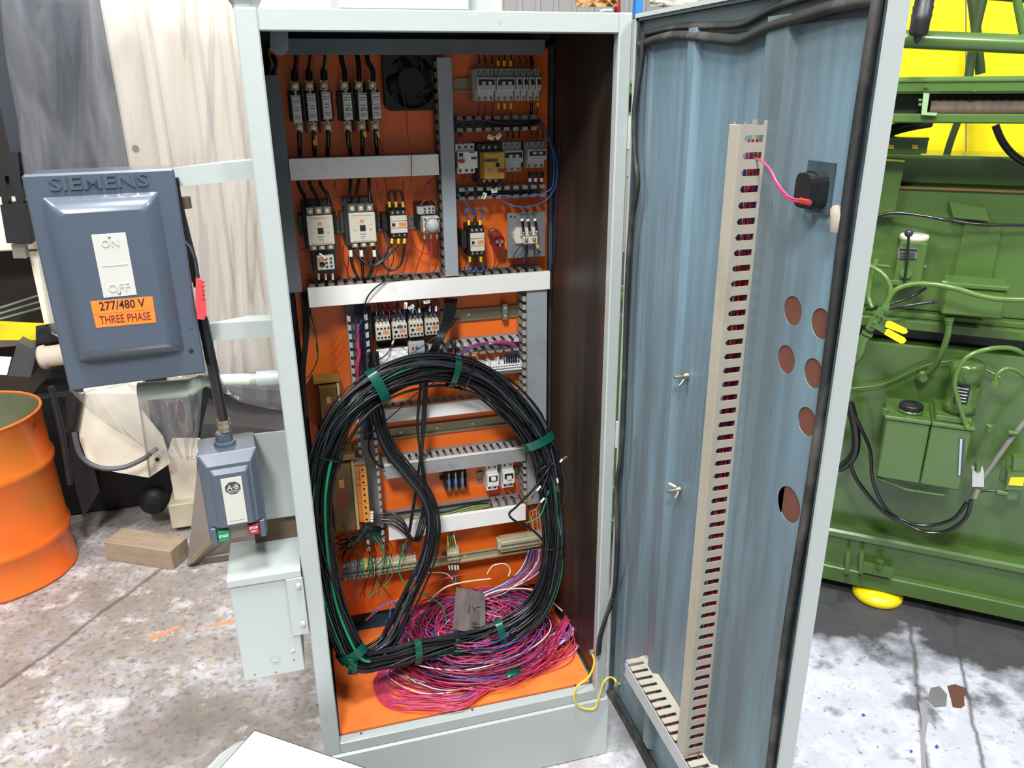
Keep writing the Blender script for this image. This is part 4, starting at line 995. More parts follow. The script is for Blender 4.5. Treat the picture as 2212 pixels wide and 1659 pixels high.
b = MB(); b.prism([(-w2, yb, -h2*.3), (-w2*0.8, yb, -h2), (w2*.95, yb, -h2), (w2, yb, -h2*.1), (w2*.9, yb, h2), (-w2*0.7, yb, h2), (-w2, yb, h2*.3)], (0, -0.010, 0))
b.box((-w2*.5, -d_, 0.001), (w2*.95, yb-0.010, h2), .001).box((-w2*.35, -d_, -h2), (w2*.9, yb-0.010, -0.001), .001); b.build('body', BEIGE, t)
pos = [(-w2*.30, h2*.5), (w2*.25, h2*.5), (w2*.80, h2*.55), (-w2*.08, -h2*.5), (w2*.60, -h2*.45)]
for (x, z) in pos:
    MB().box((x-.005, -d_-.002, z-.005), (x+.005, -d_, z+.005), .0008).build('terminal_tab', STEEL, t)
    MB().lathe((x, -d_-.002, z), (0, -1, 0), [(0, 0), (.0045, 0), (.0045, .003), (.003, .005), (0, .005)], n=10).build('bolt', STEEL, t)
for (a, b, c, d) in [((1118, 441, .42), (1125, 455, .40), (1128, 475, .385), (1131, 500, .382)), ((1134, 441, .42), (1138, 457, .40), (1141, 476, .385), (1145, 500, .382)), ((1152, 440, .42), (1153, 456, .40), (1156, 475, .385), (1160, 500, .382))]:
    wire(t, [a, b, c], CDGREY, .0028); wire(t, [c, d], CBLACK, .0038, 'sleeve'); ferrule(t, [(c[0]-1, c[1]-3, .386), (c[0], c[1]+2, .385)], PAPER, .0045, 'marker_sleeve')
wire(t, [(1137, 530, .385), (1137, 545, .39)], CBLACK, .0042, 'sleeve'); wire(t, [(1137, 545, .39), (1132, 565, .40), (1128, 582, .43)], CNAVY, .0042)
wire(t, [(1131, 525, .385), (1114, 545, .39), (1108, 565, .41), (1110, 580, .43)], CDGREY, .0015); wire(t, [(1153, 527, .385), (1154, 555, .39), (1142, 575, .41), (1132, 583, .43)], CNAVY, .0018)
ferrule(t, [(1160, 528, .385), (1162, 536, .385)]); wire(t, [(1162, 537, .385), (1160, 552, .39), (1146, 572, .41), (1134, 583, .43)], CDGREY, .0016)
# blue wires looping at the right of the plate
bw = thing('blue_wire_loop', 'long blue wires looping down the right edge of the plate', 'wires', (0.76, 0.42, 1.6))
wire(bw, [(1188, 120, .44), (1205, 160, .42), (1213, 220, .40), (1210, 300, .39), (1205, 380, .39), (1201, 450, .40), (1199, 520, .41), (1190, 590, .43)], CNAVY, .0022, 'blue_wire')
wire(bw, [(1160, 250, .44), (1175, 285, .41), (1195, 320, .39), (1203, 360, .385), (1200, 400, .385), (1180, 432, .385), (1140, 447, .385), (1105, 443, .39), (1080, 432, .41)], CBLUE, .0019, 'blue_wire')
wire(bw, [(1165, 255, .44), (1185, 295, .40), (1196, 340, .385), (1196, 385, .385), (1190, 408, .385), (1160, 421, .39), (1110, 424, .40), (1060, 420, .42)], CBLUE, .0019, 'blue_wire')
wire(bw, [(988, 421, .41), (1003, 434, .40), (1015, 450, .40), (1018, 462, .405)], CBLUE, .0018, 'blue_wire')
# heavy leads of the fuse bases
for i, (x, y, xx) in enumerate([(637, 185, 640), (668, 184, 671), (700, 183, 703), (745, 183, 736), (776, 183, 771), (806, 182, 792)]):
    fb = (FB1 if i < 3 else FB2)[0]
    if i < 3: ferrule(fb, [(x-.5, y-32, .41), (x, y-10, .405)], CBLACK, .0085, 'cable_sleeve'); wire(fb, [(x, y-32, .41), (xx, y-50, .415), (xx+1, y-66, .42)], CBLACK, .006); wire(fb, [(x+3, y-30, .405), (xx+2, y-50, .41), (xx+2+i, y-66, .415)], [CMAR, mat('orange_wire', 'b5582a', .4), mat('olive_wire', '8c8a40', .4)][i], .0035)
    else: wire(fb, [(x, y-7, .405), (x-1, y-30, .41), (xx+3, y-48, .415), (xx, y-66, .425)], CBLACK, .0062)
for i, (x, y, xx) in enumerate([(646, 276, 648), (677, 276, 680), (708, 275, 707), (751, 274, 758), (782, 274, 783), (811, 273, 815)]):
    fb = (FB1 if i < 3 else FB2)[0]
    if i == 1: MB().box((ony(679, 290, .41).x-.006, .404, ony(679, 314, .41).z), (ony(679, 290, .41).x+.006, .414, ony(679, 289, .41).z), .002).build('yellow_sleeve', YELLOWP, fb, world=True)
    wire(fb, [(x, y+8, .405), (x+1, y+28, .41), (xx, y+60, .43)], CBLACK, .0055)
for (a, b) in (((786, 283), (805, 330)), ((815, 283), (828, 330))):
    fb = FB2[0]; ferrule(fb, [(a[0], a[1], .40), (a[0]+4, a[1]+12, .405)]); wire(fb, [(a[0]+4, a[1]+12, .405), ((a[0]+b[0])/2, (a[1]+b[1])/2+4, .41), (b[0], b[1]-2, .43)], CMAR, .0014)
# cables behind the left upright duct
lc = thing('tucked_cables', 'cables tucked in behind the left upright duct, upper corner', 'cables', (0.05, 0.45, 1.9))
for k in range(4): wire(lc, [(575+k*6, 118, .44), (583+k*5, 140, .43), (577+k*5, 158, .44), (574+k*7, 175, .45)], [CBLACK, mat('olive_wire', '8c8a40', .4), CBLACK, CDGREY][k], .003)
# ---------------------------------------------------------------- lower field devices
def mini_contactor(label, px0, py0, px1, py1, grp=None):
    t, w_, h_, d_ = dev('contactor', label, 'contactor', px0, py0, px1, py1, 0.395, grp)
    w2, h2 = w_/2, h_/2
    MB().box((-w2-0.0005, -d_*0.72, -h2-0.012), (w2+0.0005, 0, h2+0.018), 0.002).build('housing', BLACKP, t)
    MB().box((-w2, -d_, -h2), (w2-0.0015, -d_*0.7, h2), 0.0015).build('front_cover', BEIGE, t)
    for i in range(4):
        x = -w2*0.72+i*w2*0.47
        MB().box((x-0.003, -d_*0.92, h2), (x+0.003, -d_*0.72, h2+0.004)).build('comb_tooth', BEIGE, t)
        for z in (h2*0.55, -h2*0.6):
            MB().lathe((x, -d_, z), (0, -1, 0), [(0.0032, 0), (0.0032, 0.0008), (0.0022, 0.0008), (0.0022, 0.0001), (0, 0.0001)], n=10).build('terminal_screw', BLACKP, t)
    MB().box((-w2*0.72, -d_-0.0015, -h2*0.2), (-w2*0.36, -d_, h2*0.12), 0.0006).build('actuator', BLACKP, t)
    MB().box((-w2*0.05, -d_-0.0006, -h2*0.18), (w2*0.66, -d_, h2*0.22)).build('print_patch', ORANGEL, t)
    p = MB(); strokes(p, 0, -h2*0.88, w_*0.8, -d_, 31+int(px0), 1, 0.0016); strokes(p, w2*.3, h2*0.30, w_*0.3, -d_, 31+int(px0), 1, 0.001); p.build('print', DGREYP, t)['kind'] = 'stuff'
    for x in (-w2*.6, 0, w2*.6): MB().cyl((x, -d_*0.72, h2+0.009), (x, -d_*0.72-.002, h2+0.009), .0035, n=10).build('terminal_screw', STEEL, t)
    return t
MC = [mini_contactor('first mini contactor from the left, half of its blue wires on the left side', 812, 702, 845, 736),
      mini_contactor('second mini contactor from the left, with blue print mark on its face', 848, 699, 881, 732),
      mini_contactor('third mini contactor, between the blue-marked one and the right end', 884, 695, 916, 728),
      mini_contactor('rightmost mini contactor of the row of four', 919, 692, 950, 724)]
r_ = random.Random(5)
cols = [CBLUE, CBLACK, CDGREY, CNAVY, CMAR, CDGREY, CBLUE, CDGREY]
for i, t in enumerate(MC):
    bx = 812+36*i; by = 690-3*i
    for k in range(5):
        x = bx+3+k*6.5
        wire(t, [(x, by+2, .415), (x-2+r_.uniform(-3, 3), by-12, .41), (x-8+r_.uniform(-6, 6), by-28, .43), (x-9, by-38, .45)], cols[(i*3+k) % 8], 0.0014)
    if i >= 2:
        for k in (0, 1): ferrule(t, [(bx+8+k*14, by-8, .41), (bx+8+k*14, by-19, .42)], PAPER, .003, 'marker_sleeve')
ferrule(MC[1], [(851, 734, .405), (847, 744, .40)], PAPER, .0026, 'marker_sleeve')
wire(MC[1], [(847, 744, .40), (838, 762, .385), (822, 775, .38), (805, 783, .39), (788, 783, .41)], CNAVY, .0017)
MB().box((-0.006, -0.0765, 0.010), (0.006, -0.076, 0.018)).build('print_patch', CBLUE, MC[1], label='blue print mark')
for k, (px, py, ang, s) in enumerate([(876, 660, 1.4, 'white paper tag standing upright above the mini contactors'), (888, 663, 0.5, 'tilted white paper tag above the third mini contactor'), (922, 652, 0.1, 'white paper tag above the rightmost mini contactor')]):
    p = ony(px, py, 0.39); t = thing('cable_tag', s, 'tag', p)
    R_ = Matrix.Rotation(-ang, 4, 'Y')
    g = [[R_ @ Vector((-0.009+0.018*j/4, -0.002*math.sin(j*0.8), 0.0045-0.009*i)) for j in range(5)] for i in range(2)]
    MB().sheet(g, -0.0005).build('tag_card', PAPER, t)
    q = MB(); strokes(q, 0, 0.001, 0.010, -0.0024, k+80, 1, 0.003); xf(q, R_); q.build('tag_print', DGREYP, t)['kind'] = 'stuff'
# small relay with blue button
t, w_, h_, d_ = dev('overload_relay', 'small pale relay with a blue button under the mini contactors', 'relay', 883, 739, 918, 772, 0.40)
w2, h2 = w_/2, h_/2
MB().box((-w2, -d_, -h2), (w2, 0, h2), 0.0015).build('housing', LGREYP, t)
MB().lathe((0, -d_, h2*.25), (0, -1, 0), [(0, 0), (.0045, 0), (.0045, .0025), (0, .0025)], n=14).build('blue_button', BLUEP, t, label='blue reset button')
MB().box((-w2*.6, -d_-.002, h2*.0), (-w2*.38, -d_, h2*.4)).build('red_button', REDP, t, label='red test button')
MB().box((-w2, -d_-.0006, -h2*.36), (w2, -d_, -h2*.30)).build('seam', DGREYP, t)
screws(t, [(-w2*.1, -h2*.6), (w2*.3, -h2*.6), (w2*.75, -h2*.6)], -d_, .003, DGREYP)
# white terminal strip
t, w_, h_, d_ = dev('terminal_strip', 'white terminal strip at the right with blue jumper loops', 'terminal strip', 1040, 783, 1128, 812, 0.415)
w2, h2 = w_/2, h_/2; n = 15
for i in range(n):
    x0_, x1_ = -w2+w_*i/n, -w2+w_*(i+1)/n-0.0004
    b = MB(); b.prism([(x0_, 0, h2*0.9), (x0_, -d_*0.7, h2), (x0_, -d_, h2*0.15), (x0_, -d_*0.86, h2*0.05), (x0_, -d_*0.86, -h2*0.15), (x0_, -d_, -h2*0.25), (x0_, -d_*0.75, -h2), (x0_, 0, -h2)], (x1_-x0_, 0, 0))
    b.build('terminal', WHITEP, t)
    MB().box((x0_+.0015, -d_*0.90, h2*0.28), (x1_-.0015, -d_*0.88-.004, h2*0.42)).build('wire_hole', DGREYP, t)
    MB().box((x0_+.0015, -d_*0.93, -h2*0.62), (x1_-.0015, -d_*0.86, -h2*0.48)).build('wire_hole', DGREYP, t)
for k in range(6):
    x = 1090+k*5.0
    wire(t, [(x, 786, .425), (x-1, 772, .41), (x+3, 764, .40), (x+6, 772, .41), (x+5, 786, .425)], CNAVY, .0017, 'jumper_loop')
for (a, b) in ((1076, 770), (1057, 777), (1044, 778), (1024, 784)):
    ferrule(t, [(a, b, .42), (a+1, b+13, .42)], PAPER, .0026, 'marker_sleeve'); wire(t, [(a, b, .42), (a-1, b-10, .43), (a-3, b-19, .44)], CBLUE if a == 1076 else CDGREY, .0014)
wire(t, [(1020, 790, .42), (1015, 778, .41), (1022, 768, .40), (1032, 772, .40), (1033, 784, .41)], CWHITE, .0012)
for a in (1008, 1012, 1020, 1025): wire(t, [(a, 820, .43), (a+2, 840, .42), (a+8, 857, .44)], CWHITE, .0015)
# pink wires lying in the open duct
t = thing('duct_wires', 'pink, violet and blue wires spilling over the open duct', 'wires', ony(1040, 752, .42))
for k in range(26):
    m_ = r_.choice([CPINK, CPINK, CROSE, CMAR, CNAVY, CVIO, CPINK, CBLUE]); a = r_.uniform(-4, 4)
    if k % 2: pts = [(1040+r_.uniform(-25, 0), 745+a*.3, .42), (1065, 740+a*.5, .41), (1090, 739+a, .405), (1112, 747+a*.8, .41), (1118, 756+a*.5, .42), (1105, 758+a*.4, .43)]
    else: pts = [(990+r_.uniform(-3, 8), 768+a*.5, .42), (1003, 758+a, .41), (1025, 747+a, .405), (1052, 742+a*.6, .41), (1090, 745+a, .42), (1126, 735+a*.6, .44)]
    wire(t, pts, m_, .0014, 'control_wire', per=4)
for (a, b) in ((958, 760), (982, 763), (971, 770)):
    wire(t, [(a+3, b-18, .43), (a-3, b-2, .41), (a+4, b+12, .40), (a+2, b+28, .41)], CMAR, .0013, 'control_wire')
ferr = wire(t, [(984, 738, .39), (984, 755, .385), (983, 776, .39)], CBLACK, .0024, 'control_wire')
# cables in the left open vertical duct
t = thing('duct_cables', 'navy and black cables packed in the open upright duct', 'cables', ony(785, 800, .44))
for k in range(22):
    x = 768+k*1.4+r_.uniform(-2, 2); m_ = r_.choice([CBLACK, CNAVY, CBLACK, CDGREY, CNAVY, CBLACK])
    wire(t, [(x, 660, .44), (x+2+r_.uniform(-2, 2), 700, .43), (x+4+r_.uniform(-2, 2), 750, .425), (x+9+r_.uniform(-2, 2), 800, .43), (x+14+r_.uniform(-2, 2), 870, .44), (x+19, 950, .44)], m_, .0021, 'cable', per=4)
for k in range(4): wire(t, [(772+k, 700, .425), (770+k*2, 740, .42), (774+k*1.6, 765, .42), (768+k*2.5, 790, .42), (770+k*2, 830, .43)], [CPINK, CROSE, CPINK, CMAR][k], .0018, 'cable')
wire(t, [(792, 664, .43), (782, 690, .41), (771, 715, .41), (770, 740, .42)], CBLUE, .0015, 'cable')
wire(t, [(777, 900, .44), (779, 930, .43), (775, 960, .42), (778, 985, .43)], CPINK, .0018, 'cable')
wire(t, [(790, 890, .43), (800, 930, .42), (797, 970, .41), (812, 1000, .40), (828, 1010, .41)], CBLACK, .003, 'cable')
# black fuse block
t, w_, h_, d_ = dev('fuse_block', 'small black fuse block with three cartridge fuses', 'fuse block', 964, 1022, 1008, 1062, 0.425)
w2, h2 = w_/2, h_/2
MB().box((-w2, -0.02, -h2), (w2, 0, h2), .002).box((-w2-0.013, -0.008, -0.005), (w2+0.010, 0, 0.006), .001).build('base', BLACKP, t)
for i in range(4):
    x = -w2+w_*i/3; MB().prism([(x-.0012, 0, -h2-.004), (x-.0012, -d_, -h2+.004), (x-.0012, -d_+.006, h2), (x-.0012, 0, h2+.004)], (.0024, 0, 0)).build('barrier', BLACKP, t)
BLP = mat('violet_blue_fuse_label', '6a7ec2', 0.5, var=0.1, scale=60)
cf = None
for i in range(3):
    x = -w2+w_*(i+.5)/3; q = WM[t.name] @ Vector((x, -0.033, 0))
    if cf is None:
        cf = thing('cartridge_fuse', 'left cartridge fuse in the small black fuse block', 'fuse', q)
        MB().cyl((0, 0, -h2*.55), (0, 0, h2*.55), .0052, n=12).build('fuse_tube', STEEL, cf)
        MB().cyl((0, 0, -h2*.3), (0, 0, h2*.25), .0055, n=12).build('fuse_label', BLP, cf)
        MB().cyl((0, 0, h2*.55), (0, 0, h2*.95), .0062, n=12).build('end_cap', STEEL, cf); MB().cyl((0, 0, -h2*.9), (0, 0, -h2*.55), .0058, n=12).build('end_cap', STEEL, cf)
    else: copy_tree(cf, loc=q, label=['', 'middle cartridge fuse in the small black fuse block', 'right cartridge fuse in the small black fuse block'][i])
def mod_breaker(label, px0, py0, px1, py1, up):
    t, w_, h_, d_ = dev('circuit_breaker', label, 'circuit breaker', px0, py0, px1, py1, 0.405)
    w2, h2 = w_/2, h_/2
    MB().box((-w2, -d_*.75, -h2), (w2, 0, h2), .001).box((-w2, -d_, -h2*.52), (w2, -d_*.75, h2*.45), .0015).build('moulded_case', WHITEP, t)
    MB().box((-w2*.75, -d_-.0008, -h2*.12), (w2*.75, -d_, h2*.30)).build('toggle_slot', BLACKP, t)
    z = h2*.12 if up else -h2*.0
    MB().box((-w2*.4, -d_-.008, z-.005), (w2*.4, -d_, z+.006), .001).build('toggle', WHITEP, t)
    for x in (-w2*.5, w2*.5):
        for s in (.82, -.80): MB().cyl((x, -d_*.75, h2*s), (x, -d_*.75-.001, h2*s), .0033, n=12).build('terminal_screw', BLACKP, t)
    return t
a_ = mod_breaker('left of the two white breakers above the lowest duct', 1053, 1009, 1078, 1064, True)
b_ = mod_breaker('right of the two white breakers above the lowest duct', 1087, 1004, 1112, 1058, False)
wire(a_, [(1057, 1066, .42), (1058, 1080, .43), (1062, 1095, .44)], CMAR, .0014); wire(a_, [(1069, 1066, .42), (1071, 1085, .43)], CMAR, .0014)
wire(a_, [(1079, 1048, .41), (1089, 1062, .40), (1091, 1080, .41), (1091, 1092, .43)], CPINK, .0018)
wire(b_, [(1097, 1060, .42), (1110, 1068, .41), (1125, 1064, .41), (1132, 1058, .42), (1115, 1054, .42)], CPINK, .0016)
# earth wires lying in the lowest duct
t = thing('earth_wires', 'yellow-green wires lying in the lowest duct behind its white cover', 'wires', ony(990, 1105, .44))
for k in range(7): wire(t, [(850+k*6, 1132-k, .44), (900+k*4, 1118-k*2, .435), (960, 1112-k*2+6, .43), (1020, 1102-k*2, .435), (1055, 1094-k, .44)], [CYEL, CGREEN, CYEL, CBLUE, CYEL, CGREEN, CBLACK][k], .0024, 'earth_wire')
# left transformers in the shadow
OBR = mat('amber_brown_laminate', '7d5a22', 0.5, var=0.2, scale=6, dirt='3c2c14', dirt_amt=0.35, dirt_scale=6)
def transformer(label, px0, py0, px1, py1, yf):
    t, w_, h_, d_ = dev('transformer', label, 'transformer', px0, py0, px1, py1, yf)
    w2, h2 = w_/2, h_/2
    MB().box((-w2, -d_, -h2), (w2*.7, -d_+.03, h2*.8), .002).build('winding_cover', OBR, t)
    MB().box((-w2-.012, -d_+.012, -h2*1.05), (w2+.004, 0, -h2*.92), .001).build('mounting_foot', DGREYP, t)
    MB().box((-w2-.012, -d_+.012, h2*.86), (w2+.004, 0, h2), .001).build('mounting_foot', mat('amber_bracket', '94702e', 0.5, var=.15), t)
    MB().box((-w2*.9, -d_+.03, -h2*.9), (w2*.9, -.005, h2*.8), .002).build('iron_core', DGREYP, t)
    MB().box((w2*.72, -d_-.003, -h2), (w2*.95, -.01, h2*.82), .001).build('side_strap', mat('cream_strap', 'c2b48a', .5, var=.1), t)
    MB().box((-w2*.35, -d_-.0008, h2*.2), (w2*.05, -d_, h2*.42)).build('rating_label', ORANGEL, t)
    MB().box((-w2*.6, -d_-.0008, -h2*.35), (w2*.2, -d_, h2*.05)).build('warning_label', mat('faded_red_label', '8e3a1c', .6, var=.15, scale=30), t)
    return t, w2, h2
transformer('upper transformer in the shadow behind the coil, left edge of plate', 692, 822, 738, 940, .40)
T2, w2, h2 = transformer('lower transformer with cream strap beside the orange terminal strip', 716, 988, 772, 1148, .37)
MB().box((-.05, -.03, -.11), (-.035, -.005, .09)).build('cable_gland', DGREYP, T2)
# orange terminal strip
t, w_, h_, d_ = dev('terminal_strip', 'bright orange upright terminal strip with nine screw holes', 'terminal strip', 768, 1008, 798, 1130, 0.375)
w2, h2 = w_/2, h_/2; OT = mat('orange_terminal_plastic', 'e99a3c', .45, var=.05, scale=15); OT2 = mat('deep_orange_terminal_plastic', 'e07f14', .45, var=.05, scale=15)
for i in range(9):
    z0_, z1_ = h2-h_*(i+1)/9+.0004, h2-h_*i/9-(0.0012 if i % 3 == 0 else .0002)
    MB().box((-w2*.15, -d_, z0_), (w2*.85, -.02, z1_), .0006).build('terminal', OT, t); MB().box((-w2, -d_+.006, z0_), (-w2*.15, -.02, z1_), .0006).build('marker_edge', OT2, t)
    MB().cyl((w2*.3, -d_-.0004, (z0_+z1_)/2), (w2*.3, -d_, (z0_+z1_)/2), .0035, n=10).build('screw_hole', INK, t)
MB().box((-w2*.8, -d_+.01, h2), (w2*.8, -.02, h2+.010), .001).build('end_plate', mat('dusty_pink_grey', 'b09a86', .6, var=.1), t)
MB().box((-w2*.8, -d_*.5, h2+.012), (w2*.5, -.02, h2+.05), .002).build('upper_terminals', OBR, t)
for k in range(4):
    y = 1108+k*6; ferrule(t, [(800, y-2, .38), (806, y, .378)], PAPER, .0045, 'marker_sleeve')
    wire(t, [(798, y-2, .38), (820, y+2, .375), (848, y+1+k*2, .365), (872, y+18+k*2, .35), (888, 1160+k*2, .345), (905, 1168, .345), (914, 1150-k, .34)], CBLACK if k else CDGREY, .0033)
# bottom terminal rail
TC = mat('cream_terminal_plastic', 'bdb595', .5, var=.07, scale=20, dirt='7d7558', dirt_amt=.25, dirt_scale=25)
def term_run(label, pxa, pya, pxb, pyb, n, hpx, yf=.395, m=TC, special=None, tall=1.0):
    a, b = ony(pxa, pya, yf), ony(pxb, pyb, yf); L_ = b.x-a.x; h_ = hpx/820.0*tall
    t = thing('terminal_strip', label, 'terminal strip', ((a.x+b.x)/2, yr-.0085, (a.z+b.z)/2))
    d_ = yr-.0085-yf; h2 = h_/2
    for i in range(n):
        x0_, x1_ = -L_/2+L_*i/n, -L_/2+L_*(i+1)/n-.0005
        mm = special.get(i, m) if special else m
        MB().prism([(x0_, 0, h2), (x0_, -d_*.55, h2), (x0_, -d_*.6, h2*.45), (x0_, -d_, h2*.40), (x0_, -d_, -h2*.40), (x0_, -d_*.6, -h2*.45), (x0_, -d_*.55, -h2), (x0_, 0, -h2)], (x1_-x0_, 0, 0)).build('terminal', mm, t)
        if x1_-x0_ > .004:
            for s in (1, -1): MB().cyl(((x0_+x1_)/2, -d_*.57, s*h2*.72), ((x0_+x1_)/2, -d_*.57-.001, s*h2*.72), min(.0034, (x1_-x0_)*.36), n=8).build('terminal_screw', BRASS, t)
            MB().box((x0_+.0008, -d_-.0003, -h2*.12), (x1_-.0008, -d_, h2*.12)).build('marker_slot', DGREYP, t)
    return t
G2 = mat('earth_green_terminal', '4d8f6c', .45, var=.08, scale=20); Y2 = mat('earth_yellow_terminal', 'cdbb6a', .45, var=.08, scale=20)
term_run('grey-cream terminal blocks with green-yellow earth pair, lower left', 741, 1240, 806, 1232, 7, 52, special={4: G2, 5: Y2, 6: G2, 0: DUCT, 1: DUCT, 2: DUCT, 3: DUCT})
tr = term_run('row of small cream terminals right of the earth pair', 808, 1234, 900, 1214, 13, 44)
for k in range(8): wire(tr, [(865+k*4.5, 1203-k, .40), (862+k*4, 1190, .40), (864+k*3.5, 1170, .42)], [CMAR, CDGREY, CGREEN, CBLACK, CMAR, CDGREY, CNAVY, CMAR][k], .0015)
tm = term_run('four cream terminals in the middle of the bottom rail', 967, 1205, 993, 1201, 4, 46)
for k in range(4): wire(tm, [(969+k*6, 1183, .40), (967+k*5, 1165, .40), (967+k*4, 1150, .42)], [CYEL, CGREEN, CGREEN, CWHITE][k], .0019); ferrule(tm, [(970+k*6.3, 1222, .405), (971+k*6.3, 1230, .405)], PAPER, .0032, 'marker_sleeve')
wire(tm, [(975, 1232, .40), (978, 1245, .40), (979, 1262, .38)], DGREYP, .0035); wire(tm, [(984, 1232, .40), (984, 1245, .40), (984, 1262, .38)], DGREYP, .0035)
ferrule(tm, [(968, 1172, .40), (968, 1180, .40)])
t4 = term_run('large block of beige terminals at the right end of the bottom rail', 1083, 1180, 1180, 1166, 22, 46)
t5, w_, h_, d_ = dev('rail_end_stop', 'small cream end stop left of the large terminal block', 'end stop', 1075, 1168, 1083, 1188, .40)
MB().box((-w_/2, -d_, -h_/2), (w_/2, -.044, h_/2), .001).build('stop_body', TC, t5)
for k in range(18):
    x = 1140+k*2.2; m_ = r_.choice([CPINK, CBLUE, CVIO, CROSE, CNAVY, CWHITE])
    wire(t4, [(x, 1188, .405), (x-4+r_.uniform(-3, 3), 1210, .40), (x-18+r_.uniform(-5, 5), 1235, .39), (x-50+r_.uniform(-10, 10), 1258, .37), (x-95+r_.uniform(-20, 20), 1285+r_.uniform(-10, 10), .35), (x-150+r_.uniform(-20, 20), 1300, .34)], m_, .0016, per=4)
for k in range(10):
    x = 1146+k*3; wire(t4, [(x, 1160, .405), (x-3+r_.uniform(-4, 4), 1135, .42), (x-6+r_.uniform(-4, 4), 1108, .44), (x-5, 1092, .45)], r_.choice([CPINK, CMAR, CROSE, CNAVY, CYEL]), .0017, per=4)
# wire tangle lower left
tg = thing('loose_wires', 'tangle of thin black and green wires below the orange terminal strip', 'wires', ony(790, 1180, .42))
for k in range(16):
    x = 720+r_.uniform(0, 30); y = 1200+r_.uniform(-40, 30)
    wire(tg, [(x, y, .44), (765+r_.uniform(-15, 15), 1165+r_.uniform(-20, 20), .40), (800+r_.uniform(-10, 10), 1145+r_.uniform(-10, 10), .40), (832, 1150+r_.uniform(-12, 8), .42)], r_.choice([CBLACK, CBLACK, CDGREY, CGREEN, CBLACK]), r_.choice([.0011, .0014, .002]), 'thin_wire')
for k in range(9):
    x = 800+r_.uniform(-20, 20)
    wire(tg, [(x, 1150, .42), (x+20+r_.uniform(-5, 20), 1180+r_.uniform(-10, 20), .39), (x+25+r_.uniform(-25, 25), 1240+r_.uniform(-10, 10), .38), (x+10+r_.uniform(-25, 25), 1290, .36)], r_.choice([CBLACK, CBLACK, CDGREY, CGREEN]), .0012, 'thin_wire')
wire(tg, [(739, 1130, .37), (757, 1170, .37), (772, 1200, .38), (770, 1250, .37), (764, 1300, .33)], CDGREY, .0018, 'thin_wire')
wire(tg, [(878, 1168, .38), (868, 1195, .37), (862, 1235, .36), (880, 1265, .34), (925, 1288, .32), (955, 1310, .30), (965, 1345, .28)], CGREEN, .0022, 'thin_wire')
# cables at the shadowed left edge of the plate
t = thing('edge_cables', 'black and green cables hanging down the left edge of the plate', 'cables', ony(660, 720, .44))
for k in range(5): wire(t, [(652+k*3, 630, .45), (656+k*3, 680, .44), (656+k*2, 740, .43), (650+k*2, 810, .43), (660+k, 900, .44)], CBLACK, .003, 'cable')
wire(t, [(665, 640, .44), (668, 690, .42), (683, 730, .42), (686, 775, .42), (668, 812, .43), (652, 818, .43)], mat('deep_green_wire', '1d6a44', .4), .0018, 'cable')
wire(t, [(666, 632, .44), (672, 680, .42), (682, 720, .42), (685, 760, .42)], CBLACK, .0015, 'cable')
# three-core bundle hanging in front of the ring
t = thing('cable_bundle', 'thin bundle of black cables hanging straight down through the ring', 'cable bundle', ony(920, 850, .33))
for k in range(6):
    o_ = (k-2.5)*3
    wire(t, [(974+o_*1.6, 645, .42), (968+o_*1.4, 690, .38), (950+o_, 730, .35), (932+o_, 768, .35), (920+o_, 800, .36), (916+o_*.8, 850, .36), (913+o_*.7, 920, .36), (910+o_*.3, 985, .36), (914+o_*.8, 1040, .35), (916+o_*1.2, 1090, .33), (903+o_*1.5, 1150, .30), (896+o_, 1168, .31)] if k > 1 else
         [(974+o_*1.6, 645, .42), (968+o_*1.4, 690, .38), (950+o_, 730, .35), (932+o_, 768, .35), (920+o_, 800, .36), (912+o_*.8, 850, .355), (906+o_*.7, 920, .355), (909+o_*.3, 985, .35), (907+o_, 1040, .34), (900+o_, 1090, .33), (890+o_, 1150, .31)], CBLACK, .0028, 'cable')
t = thing('loose_cable', 'single thin black cable crossing from the mini contactors to the ring', 'cable', ony(860, 850, .35))
wire(t, [(985, 690, .41), (975, 705, .38), (940, 728, .36), (880, 772, .34), (850, 800, .34)], CDGREY, .0016, 'cable')
wire(t, [(1000, 790, .33), (960, 815, .34), (900, 850, .35), (850, 895, .35), (800, 935, .33), (760, 955, .29), (735, 972, .24)], CDGREY, .0016, 'cable')
t = thing('loose_cable', 'single black cable arching over the long white cover', 'cable', ony(800, 620, .37))
wire(t, [(880, 598, .40), (845, 604, .385), (815, 618, .37), (795, 640, .37), (787, 665, .38), (783, 690, .40)], CBLACK, .0022, 'cable')

# ---------------------------------------------------------------- big coil of black cable
def frames(path, closed=True):
    n = len(path); out = []; u = None
    for i in range(n):
        d = (path[(i+1) % n]-path[i-1]) if closed else (path[min(i+1, n-1)]-path[max(i-1, 0)])
        d.normalize(); out.append(d)
    return out
RING = [(770, 1422, .135, 30), (722, 1330, .15, 30), (700, 1240, .165, 30), (690, 1150, .18, 31), (690, 1060, .20, 33), (708, 970, .225, 35), (752, 890, .25, 38), (815, 835, .28, 40), (890, 805, .30, 40), (965, 800, .315, 36), (1035, 818, .325, 36), (1095, 860, .32, 38), (1143, 915, .30, 36), (1172, 975, .285, 30), (1185, 1040, .27, 27), (1192, 1110, .255, 25), (1194, 1180, .24, 25), (1185, 1250, .225, 28), (1155, 1315, .205, 32), (1105, 1358, .19, 34), (1040, 1383, .18, 30), (970, 1396, .17, 27), (900, 1408, .16, 27), (830, 1424, .145, 26)]
rc = smooth_path([ony(a, b, c) for a, b, c, d in RING], 5, True)
rad = []
